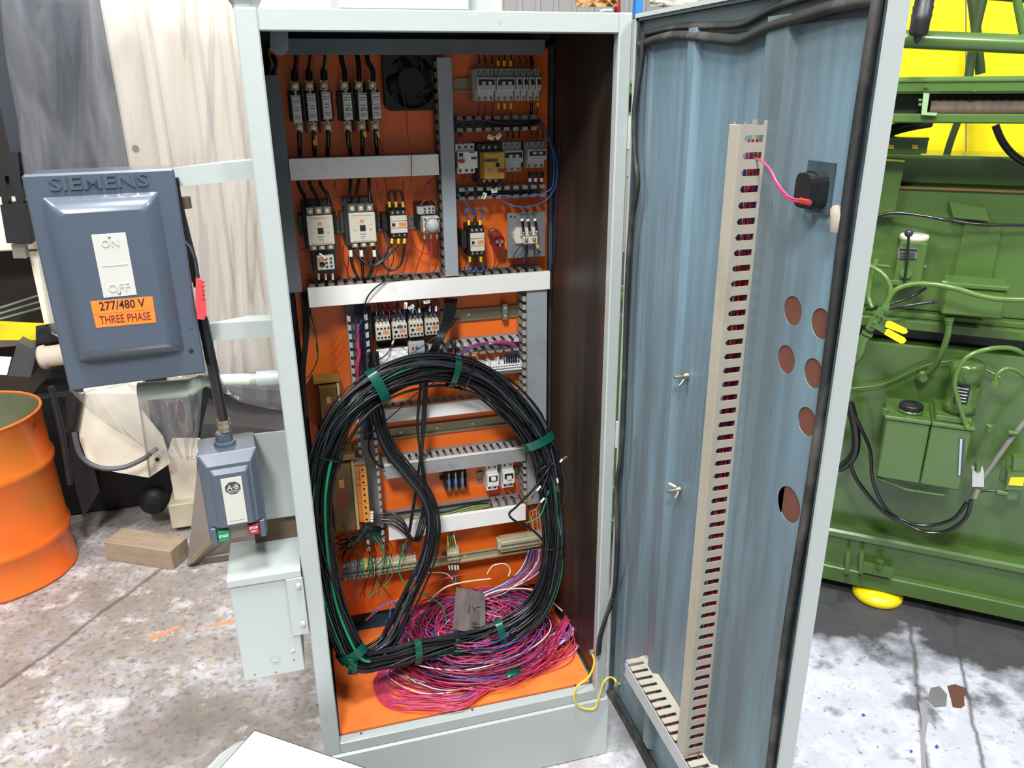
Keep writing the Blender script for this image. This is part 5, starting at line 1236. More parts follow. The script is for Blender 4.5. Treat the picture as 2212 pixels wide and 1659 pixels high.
for i in range(len(RING)):
    for k in range(5):
        a, b = RING[i], RING[(i+1) % len(RING)]; t_ = k/5; p = rc[i*5+k]
        rad.append((a[3]*(1-t_)+b[3]*t_)/FPX*(p-EYE).dot(_fw))
tang = frames(rc)
coil = thing('cable_coil', 'large upright coil of black cables bound with green tape', 'cable coil', (0.42, 0.2, 0.25))
rg = random.Random(11)
VIEW = Vector((0, -1, 0))
NR = len(rc)
def strand(seed, m, r, rho0, th0, start=0, length=None, name='cable', drift=1.0):
    pts = []; length = length or NR
    for j in range(length+1):
        i = (start+j) % NR
        d = tang[i]; n1 = d.cross(VIEW).normalized(); n2 = n1.cross(d).normalized()
        wob = noise.noise(Vector((j*0.045, seed*3.7, 0)))*1.5*drift*min(1, (length-j)/6, 1)
        th = th0+wob; rho = max(.1, min(1.0, rho0+0.35*noise.noise(Vector((j*0.06, seed*5.1, 7)))))
        R_ = rad[i]
        p = rc[i]+n1*math.cos(th)*rho*R_+n2*math.sin(th)*rho*R_*0.55
        p.z = max(p.z, 0.252+r)
        pts.append(p)
    return MB().tube(pts, r, n=6).build(name, m, coil, world=True)
for k in range(72):
    r = rg.choice([.0026, .003, .0034, .0038]); m_ = CBLACK
    if k % 9 == 4: m_ = CDGREY
    if k in (7, 31, 50): m_ = CGREEN; r = .0024
    strand(k, m_, r, math.sqrt(rg.random())*1.0, rg.uniform(0, 6.28), rg.randrange(NR), NR-rg.choice([0, 1, 1, 10, 30]) if k > 8 else NR)
strand(101, CGREEN, .0042, .95, 1.2, NR-62+60, 26, drift=.2)   # green cable down the left side
# tape bands and ties
def band(i, wd, m, name, rr=1.08, flat=0.62, label=None):
    d = tang[i]; n1 = d.cross(VIEW).normalized(); n2 = n1.cross(d).normalized(); R_ = rad[i]*rr; mb = MB(); n = 20; vs = []
    for s in (-1, 0, 1):
        for k in range(n):
            t_ = 2*math.pi*k/n; q = rc[i]+d*s*wd/2+(n1*math.cos(t_)*R_+n2*math.sin(t_)*R_*flat)*(1+0.03*noise.noise(Vector((k*.6, s*2, i))))
            vs.append(q)
    for s in range(2):
        for k in range(n): mb.sm.append(True); mb.f.append((s*n+k, s*n+(k+1) % n, (s+1)*n+(k+1) % n, (s+1)*n+k))
    mb.v = vs
    inner = [rc[i]+(v-rc[i])*0.985 for v in vs]; mb.v += inner; K = 3*n
    for s in range(2):
        for k in range(n): mb.sm.append(True); mb.f.append((K+s*n+(k+1) % n, K+s*n+k, K+(s+1)*n+k, K+(s+1)*n+(k+1) % n))
    return mb.build(name, m, coil, world=True, label=label)
def near(px, py):
    best = min(range(NR), key=lambda i: ((rc[i]-ony(px, py, rc[i].y)).length)); return best
band(near(815, 835), .028, TAPE, 'tape_band'); band(near(975, 800), .018, TAPE, 'tape_band', 1.0); band(near(1165, 955), .026, TAPE, 'tape_band', 1.12)
band(near(765, 1415), .03, TAPE, 'tape_band'); band(near(905, 1408), .020, TAPE, 'tape_band', 1.12); band(near(1088, 1372), .022, TAPE, 'tape_band', 1.1); band(near(980, 1392), .012, TAPE, 'tape_band', .9)
for (a, b) in ((700, 985), (1012, 810), (1196, 1180)): band(near(a, b), .0045, CBLACK, 'cable_tie', 1.13)
# hanging end of tape lower left
g = [[ony(752+j*10, 1424+i*11, .105+.004*math.sin(i+j)) for j in range(3)] for i in range(4)]
MB().sheet(g, .0006, True).build('tape_end', TAPE, coil, world=True)
# stripped cable ends at the right of the ring
ends = thing('cable_ends', 'stripped black cable ends with bare copper at the right of the coil', 'cable ends', ony(1170, 1080, .26))
E_ = [([(1195, 1000, .26), (1180, 1020, .25), (1150, 1060, .24), (1115, 1095, .24), (1100, 1110, .24), (1112, 1125, .24), (1150, 1145, .25), (1180, 1175, .25)], CBLACK, .0034),
      ([(1200, 1005, .25), (1178, 1008, .24), (1160, 1022, .24), (1153, 1028, .24)], CBLACK, .0026), ([(1185, 990, .26), (1182, 1030, .25), (1168, 1062, .24)], CDGREY, .002),
      ([(1190, 970, .26), (1200, 1010, .24), (1203, 1035, .24)], CDGREY, .0026), ([(1185, 1060, .25), (1172, 1105, .24), (1160, 1120, .24), (1135, 1130, .25)], CGREEN, .0022),
      ([(1188, 950, .27), (1205, 975, .25), (1212, 1000, .24), (1222, 1030, .23), (1215, 1065, .24)], CBLACK, .0018), ([(1212, 1010, .24), (1222, 1045, .23), (1218, 1080, .23), (1212, 1095, .24)], CDGREY, .0012)]
for p_, m_, r in E_: wire(ends, p_, m_, r, 'cable_end')
for (a, b, c, d) in [((1168, 1050), (1160, 1060), (1150, 1075), (1142, 1082)), ((1176, 1076), (1168, 1085), (1158, 1098), (1150, 1106)), ((1203, 1033), (1205, 1042), (1205, 1052), (1207, 1060)), ((1210, 998), (1215, 992), (1222, 988), (1226, 985))]:
    ferrule(ends, [(a[0], a[1], .24), (b[0], b[1], .24)], PAPER, .0032, 'marker_sleeve')
    for k in range(7):
        j = lambda s: rg.uniform(-s, s)
        wire(ends, [(b[0], b[1], .24), (c[0]+j(3), c[1]+j(3), .24+j(.004)), (d[0]+j(5), d[1]+j(4), .24+j(.006))], COPPER, .0007, 'copper_strand', per=3, n=5)

# second bundle: from the duct top behind the ring, sweeping to the lower left
B2P = [(800, 760, .36), (806, 830, .34), (815, 900, .33), (838, 965, .32), (880, 1020, .31), (915, 1065, .30), (932, 1110, .285), (933, 1160, .27), (920, 1215, .245), (890, 1280, .215), (862, 1340, .185), (838, 1385, .165), (800, 1415, .15)]
bc = smooth_path([ony(*p) for p in B2P], 5); bt = frames(bc, False)
t = thing('cable_bundle', 'sweeping bundle of black cables crossing inside the ring to the lower left', 'cable bundle', (0.3, 0.22, 0.4))
for k in range(15):
    th0 = rg.uniform(0, 6.28); rho = math.sqrt(rg.random()); r = rg.choice([.0026, .0032, .0036]); pts = []
    for i, p in enumerate(bc):
        d = bt[i]; n1 = d.cross(VIEW).normalized(); n2 = n1.cross(d).normalized(); th = th0+1.6*noise.noise(Vector((i*.07, k*4.1, 1)))
        R_ = .020 if i < 30 else .020+.0005*(i-30)
        q = p+n1*math.cos(th)*rho*R_+n2*math.sin(th)*rho*R_*.7; q.z = max(q.z, .255+r); pts.append(q)
    MB().tube(pts, r, n=6).build('cable', CBLACK if k % 5 else CDGREY, t, world=True)
for i in (22, 42): pass

# ---------------------------------------------------------------- heap of thin coloured wire on the cabinet floor
heap = thing('wire_coil', 'heap of coiled pink, blue and white wires on the cabinet floor', 'wire coil', (0.48, 0.22, 0.249))
PAL = [CPINK]*9+[CROSE]*5+[CMAR]*3+[CBLUE]*4+[CWHITE]*2+[CVIO]*2+[CNAVY]*1
rh = random.Random(21)
cx_, cy_ = 0.475, 0.255
def loop(seed, m, r, a, b, cx, cy, z0, dz, phase, arc=1.0, wob=.012, dent=0.0, cl=None):
    n = 56; pts = []
    for i in range(n+1):
        t_ = phase+2*math.pi*arc*i/n
        ra = 1+wob/a*3*noise.noise(Vector((math.cos(t_)*1.2+seed, math.sin(t_)*1.2, i*.02)))
        x = cx+a*ra*math.cos(t_); y = cy+b*ra*math.sin(t_)
        z = z0+dz*noise.noise(Vector((math.cos(t_)*.9, math.sin(t_)*.9, seed*2.3)))+.02*i/n*(1 if arc > 1 else 0)
        if cl: y = max(y, cl)
        x = min(x, .765); pts.append((x, min(y, .45), max(z, .251+r)))
    return MB().tube(pts, r, n=5).build('wire', m, heap, world=True)
for k in range(185):
    u = rh.random(); a = .075+.165*u; b = a*rh.uniform(.66, .84)
    z = .256+.13*(1-abs(u-.35)*1.3)*rh.random()
    loop(k, rh.choice(PAL), rh.choice([.0012, .0015, .0018]), a, b, cx_+rh.uniform(-.02, .035), cy_+rh.uniform(-.02, .03), z, .022, rh.uniform(0, 6.28), rh.choice([1, 1, .8, 1.3]))
for k in range(80):    # loops piled up towards the back
    u = rh.random(); a = .10+.15*u
    loop(700+k, rh.choice(PAL), rh.choice([.0013, .0016, .0019]), a, a*.62, cx_+rh.uniform(-.03, .03), .325+rh.uniform(-.03, .02), .262+.095*(1-u*.55)*rh.random()**.6, .03, rh.uniform(0, 6.28), rh.choice([1, .8, 1.2]))
for k in range(6):     # fat white strands
    u = rh.random(); a = .10+.14*u
    loop(400+k, CWHITE, .0021, a, a*.7, cx_+rh.uniform(-.02, .04), cy_+rh.uniform(-.02, .03), .30+.03*rh.random(), .02, rh.uniform(0, 6.28), .7)
# front loops reaching the front of the floor, gathered at a tie on the right
G0 = onz(1105, 1440, .275)
for k in range(64):
    u = rh.random(); m_ = rh.choice([CPINK]*6+[CROSE]*3+[CBLUE]*4+[CWHITE]*3+[CMAR]*2+[CVIO])
    if u > .72: m_ = rh.choice([CPINK, CPINK, CROSE])
    py_lo = 1412+u*118; px_l = 870-u*62+rh.uniform(-8, 8)
    pts = [onz(935+rh.uniform(-15, 25), 1390+u*6, .262), onz(px_l+10, 1425+u*30, .256), onz(px_l+22, py_lo-18+u*12, .254), onz(930+rh.uniform(-15, 15), py_lo+rh.uniform(-4, 14), .254+.006*rh.random()), onz(1010, 1440+u*82+rh.uniform(-5, 5), .257+.01*rh.random()),
           G0+Vector((rh.uniform(-.006, .006), rh.uniform(-.012, .012), rh.uniform(-.008, .008))), onz(1165+rh.uniform(-10, 20), 1410+rh.uniform(-26, 22), .28), onz(1215+rh.uniform(-12, 22), 1370+rh.uniform(-22, 14), .28+.02*rh.random()), onz(1232+rh.uniform(-10, 12), 1325+rh.uniform(-15, 15), .29)]
    if k % 4 == 0: pts = pts[:6]+[onz(1150+rh.uniform(-15, 20), 1380+rh.uniform(-25, 25), .30), onz(1165+rh.uniform(-20, 20), 1345+rh.uniform(-15, 20), .33), onz(1140+rh.uniform(-10, 10), 1352+rh.uniform(-10, 15), .32)]
    MB().tube(smooth_path(pts, 5), rh.choice([.0013, .0016, .0019]) if m_ != CWHITE else .0022, n=5).build('wire', m_, heap, world=True)
for k in range(8):     # big stray loops
    u = k/8; pts = [onz(1232+rh.uniform(-10, 18), 1310+k*6, .30), onz(1245+rh.uniform(-14, 14), 1360+k*5, .27), onz(1215+rh.uniform(-10, 20), 1405+k*4, .255), onz(1160+rh.uniform(-10, 30), 1435+k*3, .255), onz(1100, 1448+k*4, .258)]
    MB().tube(smooth_path(pts, 6), .0015, n=5).build('wire', [CPINK, CPINK, CWHITE, CROSE, CPINK, CMAR, CPINK, CROSE][k], heap, world=True)
for p_, m_, r in [([(870, 1300, .33), (882, 1262, .36), (915, 1240, .38), (960, 1238, .39), (978, 1252, .39)], CWHITE, .0022), ([(1052, 1240, .37), (1065, 1222, .37), (1090, 1218, .37), (1102, 1230, .37), (1098, 1245, .36)], CWHITE, .0022),
                  ([(872, 1340, .30), (876, 1300, .32), (905, 1275, .34), (960, 1250, .36), (1010, 1240, .37)], CPINK, .0018), ([(1040, 1290, .33), (1080, 1275, .34), (1140, 1272, .33), (1180, 1290, .31), (1215, 1320, .28)], CWHITE, .0026),
                  ([(925, 1300, .33), (960, 1270, .35), (1000, 1258, .36), (1060, 1250, .37)], CWHITE, .0026), ([(800, 1330, .33), (815, 1315, .33), (850, 1300, .34), (870, 1340, .30), (880, 1380, .27)], CBLUE, .0022),
                  ([(790, 1340, .33), (830, 1310, .33), (880, 1288, .34), (930, 1282, .35)], CPINK, .0018), ([(845, 1370, .28), (843, 1320, .31), (858, 1300, .33), (880, 1292, .34)], CBLUE, .0024)]:
    wire(heap, p_, m_, r, 'wire')
a = G0; tb = MB().tube([a+Vector((0.012*math.cos(t_)*.35, -.03*math.cos(t_)*.9, .02*math.sin(t_)+.002)) for t_ in [math.pi*2*i/20 for i in range(20)]], .0035, n=6, closed=True).build('cable_tie', CBLACK, heap, world=True)
g = [[onz(1092+j*11, 1418+i*12+j*-3, .288+.004*math.cos(j-1)) for j in range(4)] for i in range(5)]
MB().sheet(g, .0006, True).build('tape_band', TAPE, heap, world=True)
# brown-grey card lying on the heap
card = thing('card_tag', 'crumpled brown-grey card with handwritten marks lying on the wires', 'card', onz(1012, 1318, .35))
CRD = mat('grey_brown_card', '5d5350', .75, var=.12, scale=12, dirt='7d726b', dirt_amt=.15, dirt_scale=8)
def cp(u, v):
    px = 985+u*62-v*8+(v*u)*10; py = 1268+v*92+u*14*(1-v)+u*10*v
    return ony(px, py, .30-.10*v+.006*noise.noise(Vector((u*3, v*3, 5))))
outl = [[cp(j/6, i/7) for j in range(7)] for i in range(8)]
MB().sheet(outl, .0012).build('card_sheet', CRD, card, world=True)
def mark(pts):
    return MB().tube([cp(*p)+Vector((0, -.0016, .0012)) for p in pts], .0013, n=5).build('pen_mark', INK, card, world=True)
mark([(.50, .35), (.46, .56)]); mark([(.56, .36), (.66, .50)]); mark([(.74, .38), (.64, .42), (.74, .48), (.76, .54)]); mark([(.74, .38), (.84, .35)])
mark([(.62, .74), (.72, .90)]); mark([(.70, .72), (.66, .92)]); mark([(.56, .80), (.80, .78)]); mark([(.58, .87), (.82, .85)])
# yellow earth strap between cabinet and door
t = thing('earth_strap', 'yellow-green earth lead looping from the cabinet frame to the door', 'earth lead', ony(1290, 1500, -.02))
es = [ony(1279, 1412, -.004), ony(1284, 1432, -.012), ony(1272, 1462, -.016), ony(1246, 1484, -.018), ony(1241, 1510, -.02), ony(1254, 1528, -.022), ony(1284, 1530, -.024), ony(1294, 1505, -.028), ony(1304, 1474, -.03), ony(1318, 1463, -.035), onx(1330, 1470, .79), onx(1329, 1482, .80)]
MB().tube(smooth_path(es, 7), .0032, n=8).build('wire', CYEL, t, world=True)

# ---------------------------------------------------------------- slotted ducts on the door
DM = mat('yellowed_grey_pvc', 'a5a091', .5, var=.06, scale=7, dirt='8a826f', dirt_amt=.2, dirt_scale=9)
dd = thing('cable_duct', 'tall yellowed slotted duct running down the door with red wires inside', 'cable duct', (.785, -.52, 1.15))
ya, yb, xf0 = -.5375, -.503, .755; zt_, zb_ = 1.823, .53
MB().box((xf0, ya+.0005, zb_), (xf0+.002, yb, zt_), .0006).build('duct_cover', DM, dd, world=True)
MB().box((xf0-.0008, ya+.006, zb_), (xf0, ya+.008, zt_)).build('cover_crease', DM, dd, world=True)
MB().box((.797, ya, zb_), (XD-.009, ya+.0018, zt_+.006)).build('wall_strip', DM, dd, world=True)
MB().box((xf0, ya-.0006, zb_), (xf0+.008, ya+.0012, zt_)).build('wall_strip', DM, dd, world=True)
MB().box((.797, yb-.0018, zb_), (XD-.009, yb, zt_+.006)).build('wall_strip', DM, dd, world=True)
NRG = 50; pitch = (zt_-zb_)/NRG
def rung_mesh(w0, w1, th, nm, par, side):
    hh = pitch*.29
    m = MB().prism([(xf0+.008, side, -pitch*.5+.0004), (xf0+.008, side, pitch*.5-.0004), (xf0+.0125, side, hh), (.797, side, hh), (.797, side, -hh), (xf0+.0125, side, -hh)], (0, th, 0))
    o = m.build(nm, DM, par)
    for v in o.data.vertices: v.co = v.co-Vector((.785, -.52, 0))
    return o
for side in (ya, yb-.0018):
    pr_ = None
    for i in range(NRG):
        z = zt_-pitch*(i+.32)
        if pr_ is None: pr_ = rung_mesh(0, 0, .0018, 'rung', dd, side); o = pr_
        else: o = pr_.copy(); COL.objects.link(o); o.parent = dd
        o.location = (0, 0, z-1.15)
dw = thing('door_wires', 'red and blue wires running inside the tall door duct', 'wires', (.79, -.52, 1.15))
for k in range(26):
    x = .778+rg.random()*.024 if k < 19 else xf0+.012+rg.random()*.03; pts = []
    m_ = rg.choice([CRED, CPINK, CMAR, CRED, CPINK]) if k < 20 else rg.choice([CNAVY, CBLUE])
    ztop = 1.80 if k < 5 else rg.choice([1.76, 1.76, 1.62, 1.5, 1.4, 1.3])
    if k >= 20: ztop = 1.77 if k < 23 else 1.0
    nn = 20
    for i in range(nn+1):
        z = ztop+(.54-ztop)*i/nn; pts.append((max(xf0+.006, min(.804, x+rg.uniform(-.003, .003))), ya+.008+.015*((k*7) % 5)/5+rg.uniform(-.002, .002), z))
    MB().tube(smooth_path(pts, 3), .0017, n=5).build('wire', m_, dw, world=True)
for k in range(2):
    MB().tube(smooth_path([(.79, ya+.006, 1.772), onx(1648, 350, .782), onx(1664, 366+k*3, .775), onx(1680, 396+k*5, .775), onx(1705, 425+k*5, .775), onx(1735, 433+k*4, .775), onx(1752, 436+k*3, .778)], 6), .0017, n=6).build('wire', CPINK if k else CROSE, dw, world=True)
for k in range(2): MB().tube([onx(1728, 431+k*5, .775), onx(1750, 436+k*4, .777)], .003, n=8).build('red_sleeve', REDP, dw, world=True)
# short duct at the foot of the door, slotted side up
d2 = thing('cable_duct', 'short slotted duct with metal-grey lip at the foot of the door', 'cable duct', (.785, -.40, .5))
GL = mat('light_grey_lip', 'b4b8ba', .45, metal=.15, var=.1, scale=6, dirt='7a7c7c', dirt_amt=.15, dirt_scale=8)
zt2 = .533; y0_, y1_ = -.60, -.222
MB().box((.752, y0_, zt2-.040), (.754, y1_, zt2+.001), .0005).build('duct_cover', GL, d2, world=True)
MB().box((.754, y0_, zt2-.040), (XD-.001, y1_, zt2-.038)).build('bottom_wall', DM, d2, world=True)
MB().box((.797, y0_, zt2-.002), (XD-.001, y1_+.006, zt2)).build('wall_strip', DM, d2, world=True)
MB().box((XD-.0025, y0_, zt2-.038), (XD-.001, y1_, zt2-.002)).build('back_wall', DUCTD, d2, world=True)
MB().box((.756, y0_, zt2-.040), (XD-.001, y0_+.001, zt2-.001)).build('end_tab', DM, d2, world=True)
pr_ = None
for i in range(15):
    y = y1_-.004-i*.0254
    if pr_ is None:
        pr_ = MB().prism([(.757, -.008, zt2), (.762, -.008, zt2), (.797, -.008, zt2), (.797, .008, zt2), (.762, .008, zt2), (.757, .008, zt2)], (0, 0, -.0018)).build('rung', DM, d2)
        for v in pr_.data.vertices: v.co = v.co-Vector((.785, 0, .5))
        o = pr_
    else: o = pr_.copy(); COL.objects.link(o); o.parent = d2
    o.location = (0, y+.40, 0)
for k in range(5): MB().tube(smooth_path([(.77+k*.006, -.32-k*.01, .505), (.775+k*.004, -.45, .508), (.78, -.54, .512), (.785, -.545, .55)], 5), .0016, n=5).build('wire', [CRED, CMAR, CNAVY, CPINK, CMAR][k], d2, world=True)
MB().tube(smooth_path([onx(1350, 1455, .752), onx(1349, 1430, .75), onx(1362, 1412, .76), onx(1385, 1412, .78), onx(1398, 1424, .79)], 6), .001, n=5).build('wire', CBLUE, d2, world=True)
# ---------------------------------------------------------------- boxes on the left of the cabinet
a7 = math.radians(7)
U7 = Vector((math.cos(a7), math.sin(a7), 0)); N7 = Vector((math.sin(a7), -math.cos(a7), 0))
def rotbox(name, label, cat, tl, br, y0, ang):
    """front plane through tl at depth y0, turned by ang; returns thing, w, h (front-plane local frame: x right, z up, -y to the viewer)"""
    n = Vector((math.sin(ang), -math.cos(ang), 0)); P0 = ony(tl[0], tl[1], y0)
    p1 = on(br[0], br[1], P0, n); u = Vector((math.cos(ang), math.sin(ang), 0))
    w_ = (p1-P0).dot(u); h_ = P0.z-p1.z; c = P0+u*w_/2; c.z = P0.z-h_/2
    t = thing(name, label, cat, c, (0, 0, ang))
    def loc(px, py, d=0.0):
        p = on(px, py, P0-n*d, n)-c; return Vector((p.dot(u), d, p.z))
    return t, w_, h_, loc
t, w_, h_, L = rotbox('disconnect_switch', 'blue-grey safety disconnect switch box embossed SIEMENS, red handle on its side', 'switch box', (45, 378), (445, 806), -0.02, a7)
w2, h2 = w_/2, h_/2; DB = .14
m = MB(); m.box((-w2, 0.0, -h2), (w2, .012, h2), .004); m.build('cover', NAVYB, t)
MB().box((-w2+.006, .012, -h2+.004), (w2-.006, DB, h2-.004), .002).build('body', NAVYB, t)
# raised centre with sloping shoulders
r0 = [L(88, 430), L(338, 412), L(402, 757), L(172, 781)]
xl = (r0[0].x+r0[3].x)/2; xr = (r0[1].x+r0[2].x)/2; zt0 = (r0[0].z+r0[1].z)/2; zb0 = (r0[2].z+r0[3].z)/2
rings = []
def rr_(x0, x1, z0, z1, y, r, n=4):
    o = []
    for (cx, cz, a0) in ((x1-r, z1-r, 0), (x0+r, z1-r, 90), (x0+r, z0+r, 180), (x1-r, z0+r, 270)):
        for i in range(n+1):
            a = math.radians(a0+90*i/n); o.append((cx+r*math.cos(a), y, cz+r*math.sin(a)))
    return o
prof = [(0, 0, .004), (.003, .004, .005), (.010, .016, .008), (.019, .026, .010), (.028, .030, .010)]
rs = [rr_(xl+i, xr-i, zb0+i, zt0-i, -y, r) for (i, y, r) in prof]
m = MB(); n_ = len(rs[0]); vs = [p for r in rs for p in r]
fs = [(k*n_+i, k*n_+(i+1) % n_, (k+1)*n_+(i+1) % n_, (k+1)*n_+i) for k in range(len(rs)-1) for i in range(n_)]
fs = [f[::-1] for f in fs]; m.add(vs, fs, True); m.add(rs[-1], [tuple(range(n_))[::-1]]); m.build('raised_panel', NAVYB, t)
yf_ = -.030
def ltext(txt, px, py, hpx, m_, y, sx=1.0, depth=.0006, name='lettering', bold=0, par=None, Lf=None, rz=0.0, wpx=None):
    Lf = Lf or L; p = Lf(px, py, y)
    sz = (Lf(px, py-hpx/2, y)-Lf(px, py+hpx/2, y)).z
    mb = text_mb(txt, sz*1.38, depth, sx, bold=bold)
    if wpx:
        ww = (Lf(px+wpx/2, py, y)-Lf(px-wpx/2, py, y)).x; xs_ = [v.x for v in mb.v]; k = ww/(max(xs_)-min(xs_))
        for v in mb.v: v.x *= k
    xf(mb, Matrix.Translation((p.x, y, p.z)) @ Matrix.Rotation(rz, 4, 'Y'))
    return mb.build(name, m_, par or t)
ltext('SIEMENS', 215, 394, 30, NAVYB, -.0002, depth=.0028, name='embossed_lettering', bold=.0006, wpx=216)
PLT = mat('cream_enamel_plate', 'bcbcb4', .45, var=.04, scale=12, dirt='a5a498', dirt_amt=.1, dirt_scale=30)
q = [L(197, 508, yf_), L(271, 501, yf_), L(296, 637, yf_), L(224, 643, yf_)]
px0, px1 = (q[0].x+q[3].x)/2, (q[1].x+q[2].x)/2
MB().box((px0, yf_-.001, (q[2].z+q[3].z)/2), (px1, yf_, (q[0].z+q[1].z)/2), .0004).build('on_off_plate', PLT, t)
ltext('ON', 238, 526, 17, PLT, yf_-.0011, depth=.0012, name='embossed_lettering'); ltext('OFF', 257, 622, 18, PLT, yf_-.0011, depth=.0012, name='embossed_lettering')
for (a, b) in ((236, 512), (258, 633)):
    p = L(a, b, yf_); MB().lathe((p.x, yf_-.001, p.z), (0, -1, 0), [(.003, 0), (.002, .0015), (0, .002)], n=10).build('rivet', STEEL, t)
MB().box((px0+.008, yf_-.0018, (q[0].z+q[2].z)/2), (px1-.006, yf_-.001, (q[0].z+q[2].z)/2+.0025), .0004).build('embossed_line', PLT, t)
LBL = mat('orange_vinyl_label', 'ff7a2c', .5, var=.03, scale=10)
q = [L(195, 651, yf_), L(329, 640, yf_), L(338, 697, yf_), L(208, 709, yf_)]
sl = (q[1].z-q[0].z)
for j, (za, zb) in enumerate(((0, .5), (.5, 1))):
    def bl(u, v): return q[0]*(1-u)*(1-v)+q[1]*u*(1-v)+q[2]*u*v+q[3]*(1-u)*v
    P4 = [bl(0, za), bl(1, za), bl(1, zb-.015), bl(0, zb-.015)]
    MB().prism([(p.x, yf_-.0006, p.z) for p in P4], (0, .0005, 0)).build('voltage_label', LBL, t, label='orange label with black lettering' if j == 0 else 'orange label with dark red lettering')
al = -math.atan2(q[1].z-q[0].z, q[1].x-q[0].x)
ltext('277/480 V', 264, 659, 19, INK, yf_-.0007, depth=.0002, bold=.0004, wpx=100, rz=al); ltext('THREE PHASE', 271, 688, 18, INKR, yf_-.0007, depth=.0002, bold=.0003, wpx=112, rz=al)
for (a, b) in ((412, 705), (413, 758)):
    p = L(a, b, 0); MB().cyl((p.x, -.001, p.z), (p.x, 0, p.z), .005, n=12).build('latch_hole', NAVYB if b < 720 else INK, t)
MB().box((w2, .03, -h2*.1), (w2+.006, .10, h2*.9)).build('side_plate', BLACKP, t)
# handle and side mechanism
MB().tube([L(398, 425, .06), L(402, 450, .06)], .012, n=10).build('handle_pivot', mat('greasy_brass', '6d6450', .45, metal=.6, var=.3, scale=30), t)
MB().tube([L(390, 448, .04), L(405, 510, .04), L(418, 560, .04), L(425, 620, .04)], .0065, n=8).build('side_rail', BLACKP, t)
MB().tube([L(398, 520, .02), L(412, 535, .015), L(422, 560, .01), L(428, 600, .0)], .0045, n=8, flat=.6).build('handle_arm', BLACKP, t)
hd_ = MB(); pts = [L(423, 600, .0), L(438, 603, .0), L(444, 650, .0), L(446, 676, 0), L(440, 688, .0), L(426, 686, .0), L(423, 660, 0)]
hd_.prism([(p.x, -.012, p.z) for p in pts], (0, .024, 0)); hd_.build('handle_grip', mat('red_handle_plastic', 'e2434a', .4, var=.08, scale=20), t, label='bright red handle grip')
for k in range(5):
    a, b = L(436, 607+k*9, 0), L(443, 608+k*9, 0); MB().box((a.x, -.0135, a.z-.001), (b.x, -.0118, a.z+.0015)).build('grip_ridge', REDP, t)
for pxx, pyy in ((423, 702), (428, 745)): MB().box(tuple(L(pxx-4, pyy+6, .03)), tuple(L(pxx+3, pyy-6, .05)), .002).build('side_latch', STEEL, t)

# brackets, fitting and nipple between box and cabinet
BR = PAINT
def strap(label, pl, pr, hpx, y, tilt):
    A = ony(pl[0], pl[1], y); B = ony(pr[0], pr[1], y); h = ony(pl[0], pl[1]+hpx, y).z-A.z
    if B.x > -.001: B = A+(B-A)*((-.0005-A.x)/(B.x-A.x))
    t = thing('support_bracket', label, 'bracket', A)
    MB().prism([A, B, B+Vector((0, 0, h)), A+Vector((0, 0, h))], (0, .004, 0)).build('front_leg', BR, t, world=True)
    MB().prism([A, B, B+Vector((0, tilt, 0)), A+(B-A)*.62+Vector((0, tilt, 0))], (0, 0, .004)).build('top_leg', BR, t, world=True)
    return t
strap('upper pale angle bracket between the disconnect box and the cabinet', (366, 368), (553, 350), 37, .06, .05)
strap('lower pale angle bracket behind the black conduit', (440, 704), (600, 695), 33, .06, .05)
t = thing('conduit_fitting', 'pale green conduit fitting bolted under the disconnect box', 'conduit fitting', ony(370, 840, .07))
A, B = ony(299, 846, .075), ony(408, 838, .075)
MB().tube(smooth_path([A+Vector((.0, 0, 0)), (A+B)/2, B], 4), .0205, n=16, flat=.9).build('body', mat('pale_green_enamel', 'b7c4b5', .42, var=.06, scale=6, coat=.3, bump=.1, bscale=40), t, world=True)
A2, B2 = ony(400, 833, .075), ony(430, 825, .075); MB().cyl(B, ony(440, 822, .07), .0195, .0135, n=16).build('neck', MATS['pale_green_enamel'], t, world=True)
t = thing('conduit_nipple', 'pale threaded pipe and coupling joining the conduit body to the cabinet', 'pipe', ony(520, 820, .07))
a, b, c = ony(430, 823, .07), ony(555, 819, .07), Vector((-.0005, .07, ony(600, 816, .07).z))
MB().cyl(a, b, .0135, n=18).build('pipe', MATS['pale_green_enamel'], t, world=True)
MB().cyl(b, c, .0178, n=18).build('coupling', PAINT, t, world=True)
for k in range(6): 
    d = (b-a).normalized(); q = b-d*(.003+k*.0022); MB().lathe(q, d, [(.0133, 0), (.0143, .0006), (.0133, .0012)], n=16).build('thread', STEEL, t, world=True)
# flexible black conduit
t = thing('flexible_conduit', 'black flexible conduit from the disconnect box down to the start-stop box', 'conduit', ony(465, 800, .03))
MB().tube(smooth_path([ony(428, 670, .05), ony(440, 700, .045), ony(452, 760, .045), ony(463, 810, .045), ony(474, 870, .05), ony(482, 905, .055)], 6), .0118, n=14).build('hose', mat('glossy_black_hose', '121314', .25, var=.2, scale=12, coat=.4), t, world=True)
p = ony(482, 905, .055); q = ony(487, 940, .06)
MB().lathe(p, q-p, [(0, 0), (.014, 0), (.0145, .006), (.0125, .007), (.0125, .011), (.0152, .012), (.0152, .020), (.0135, .022), (.0135, .03), (0, .03)], n=8, smooth=False).build('gland', mat('bare_brass_nickel', 'a49c86', .35, metal=.8, var=.15, scale=20), t, world=True)

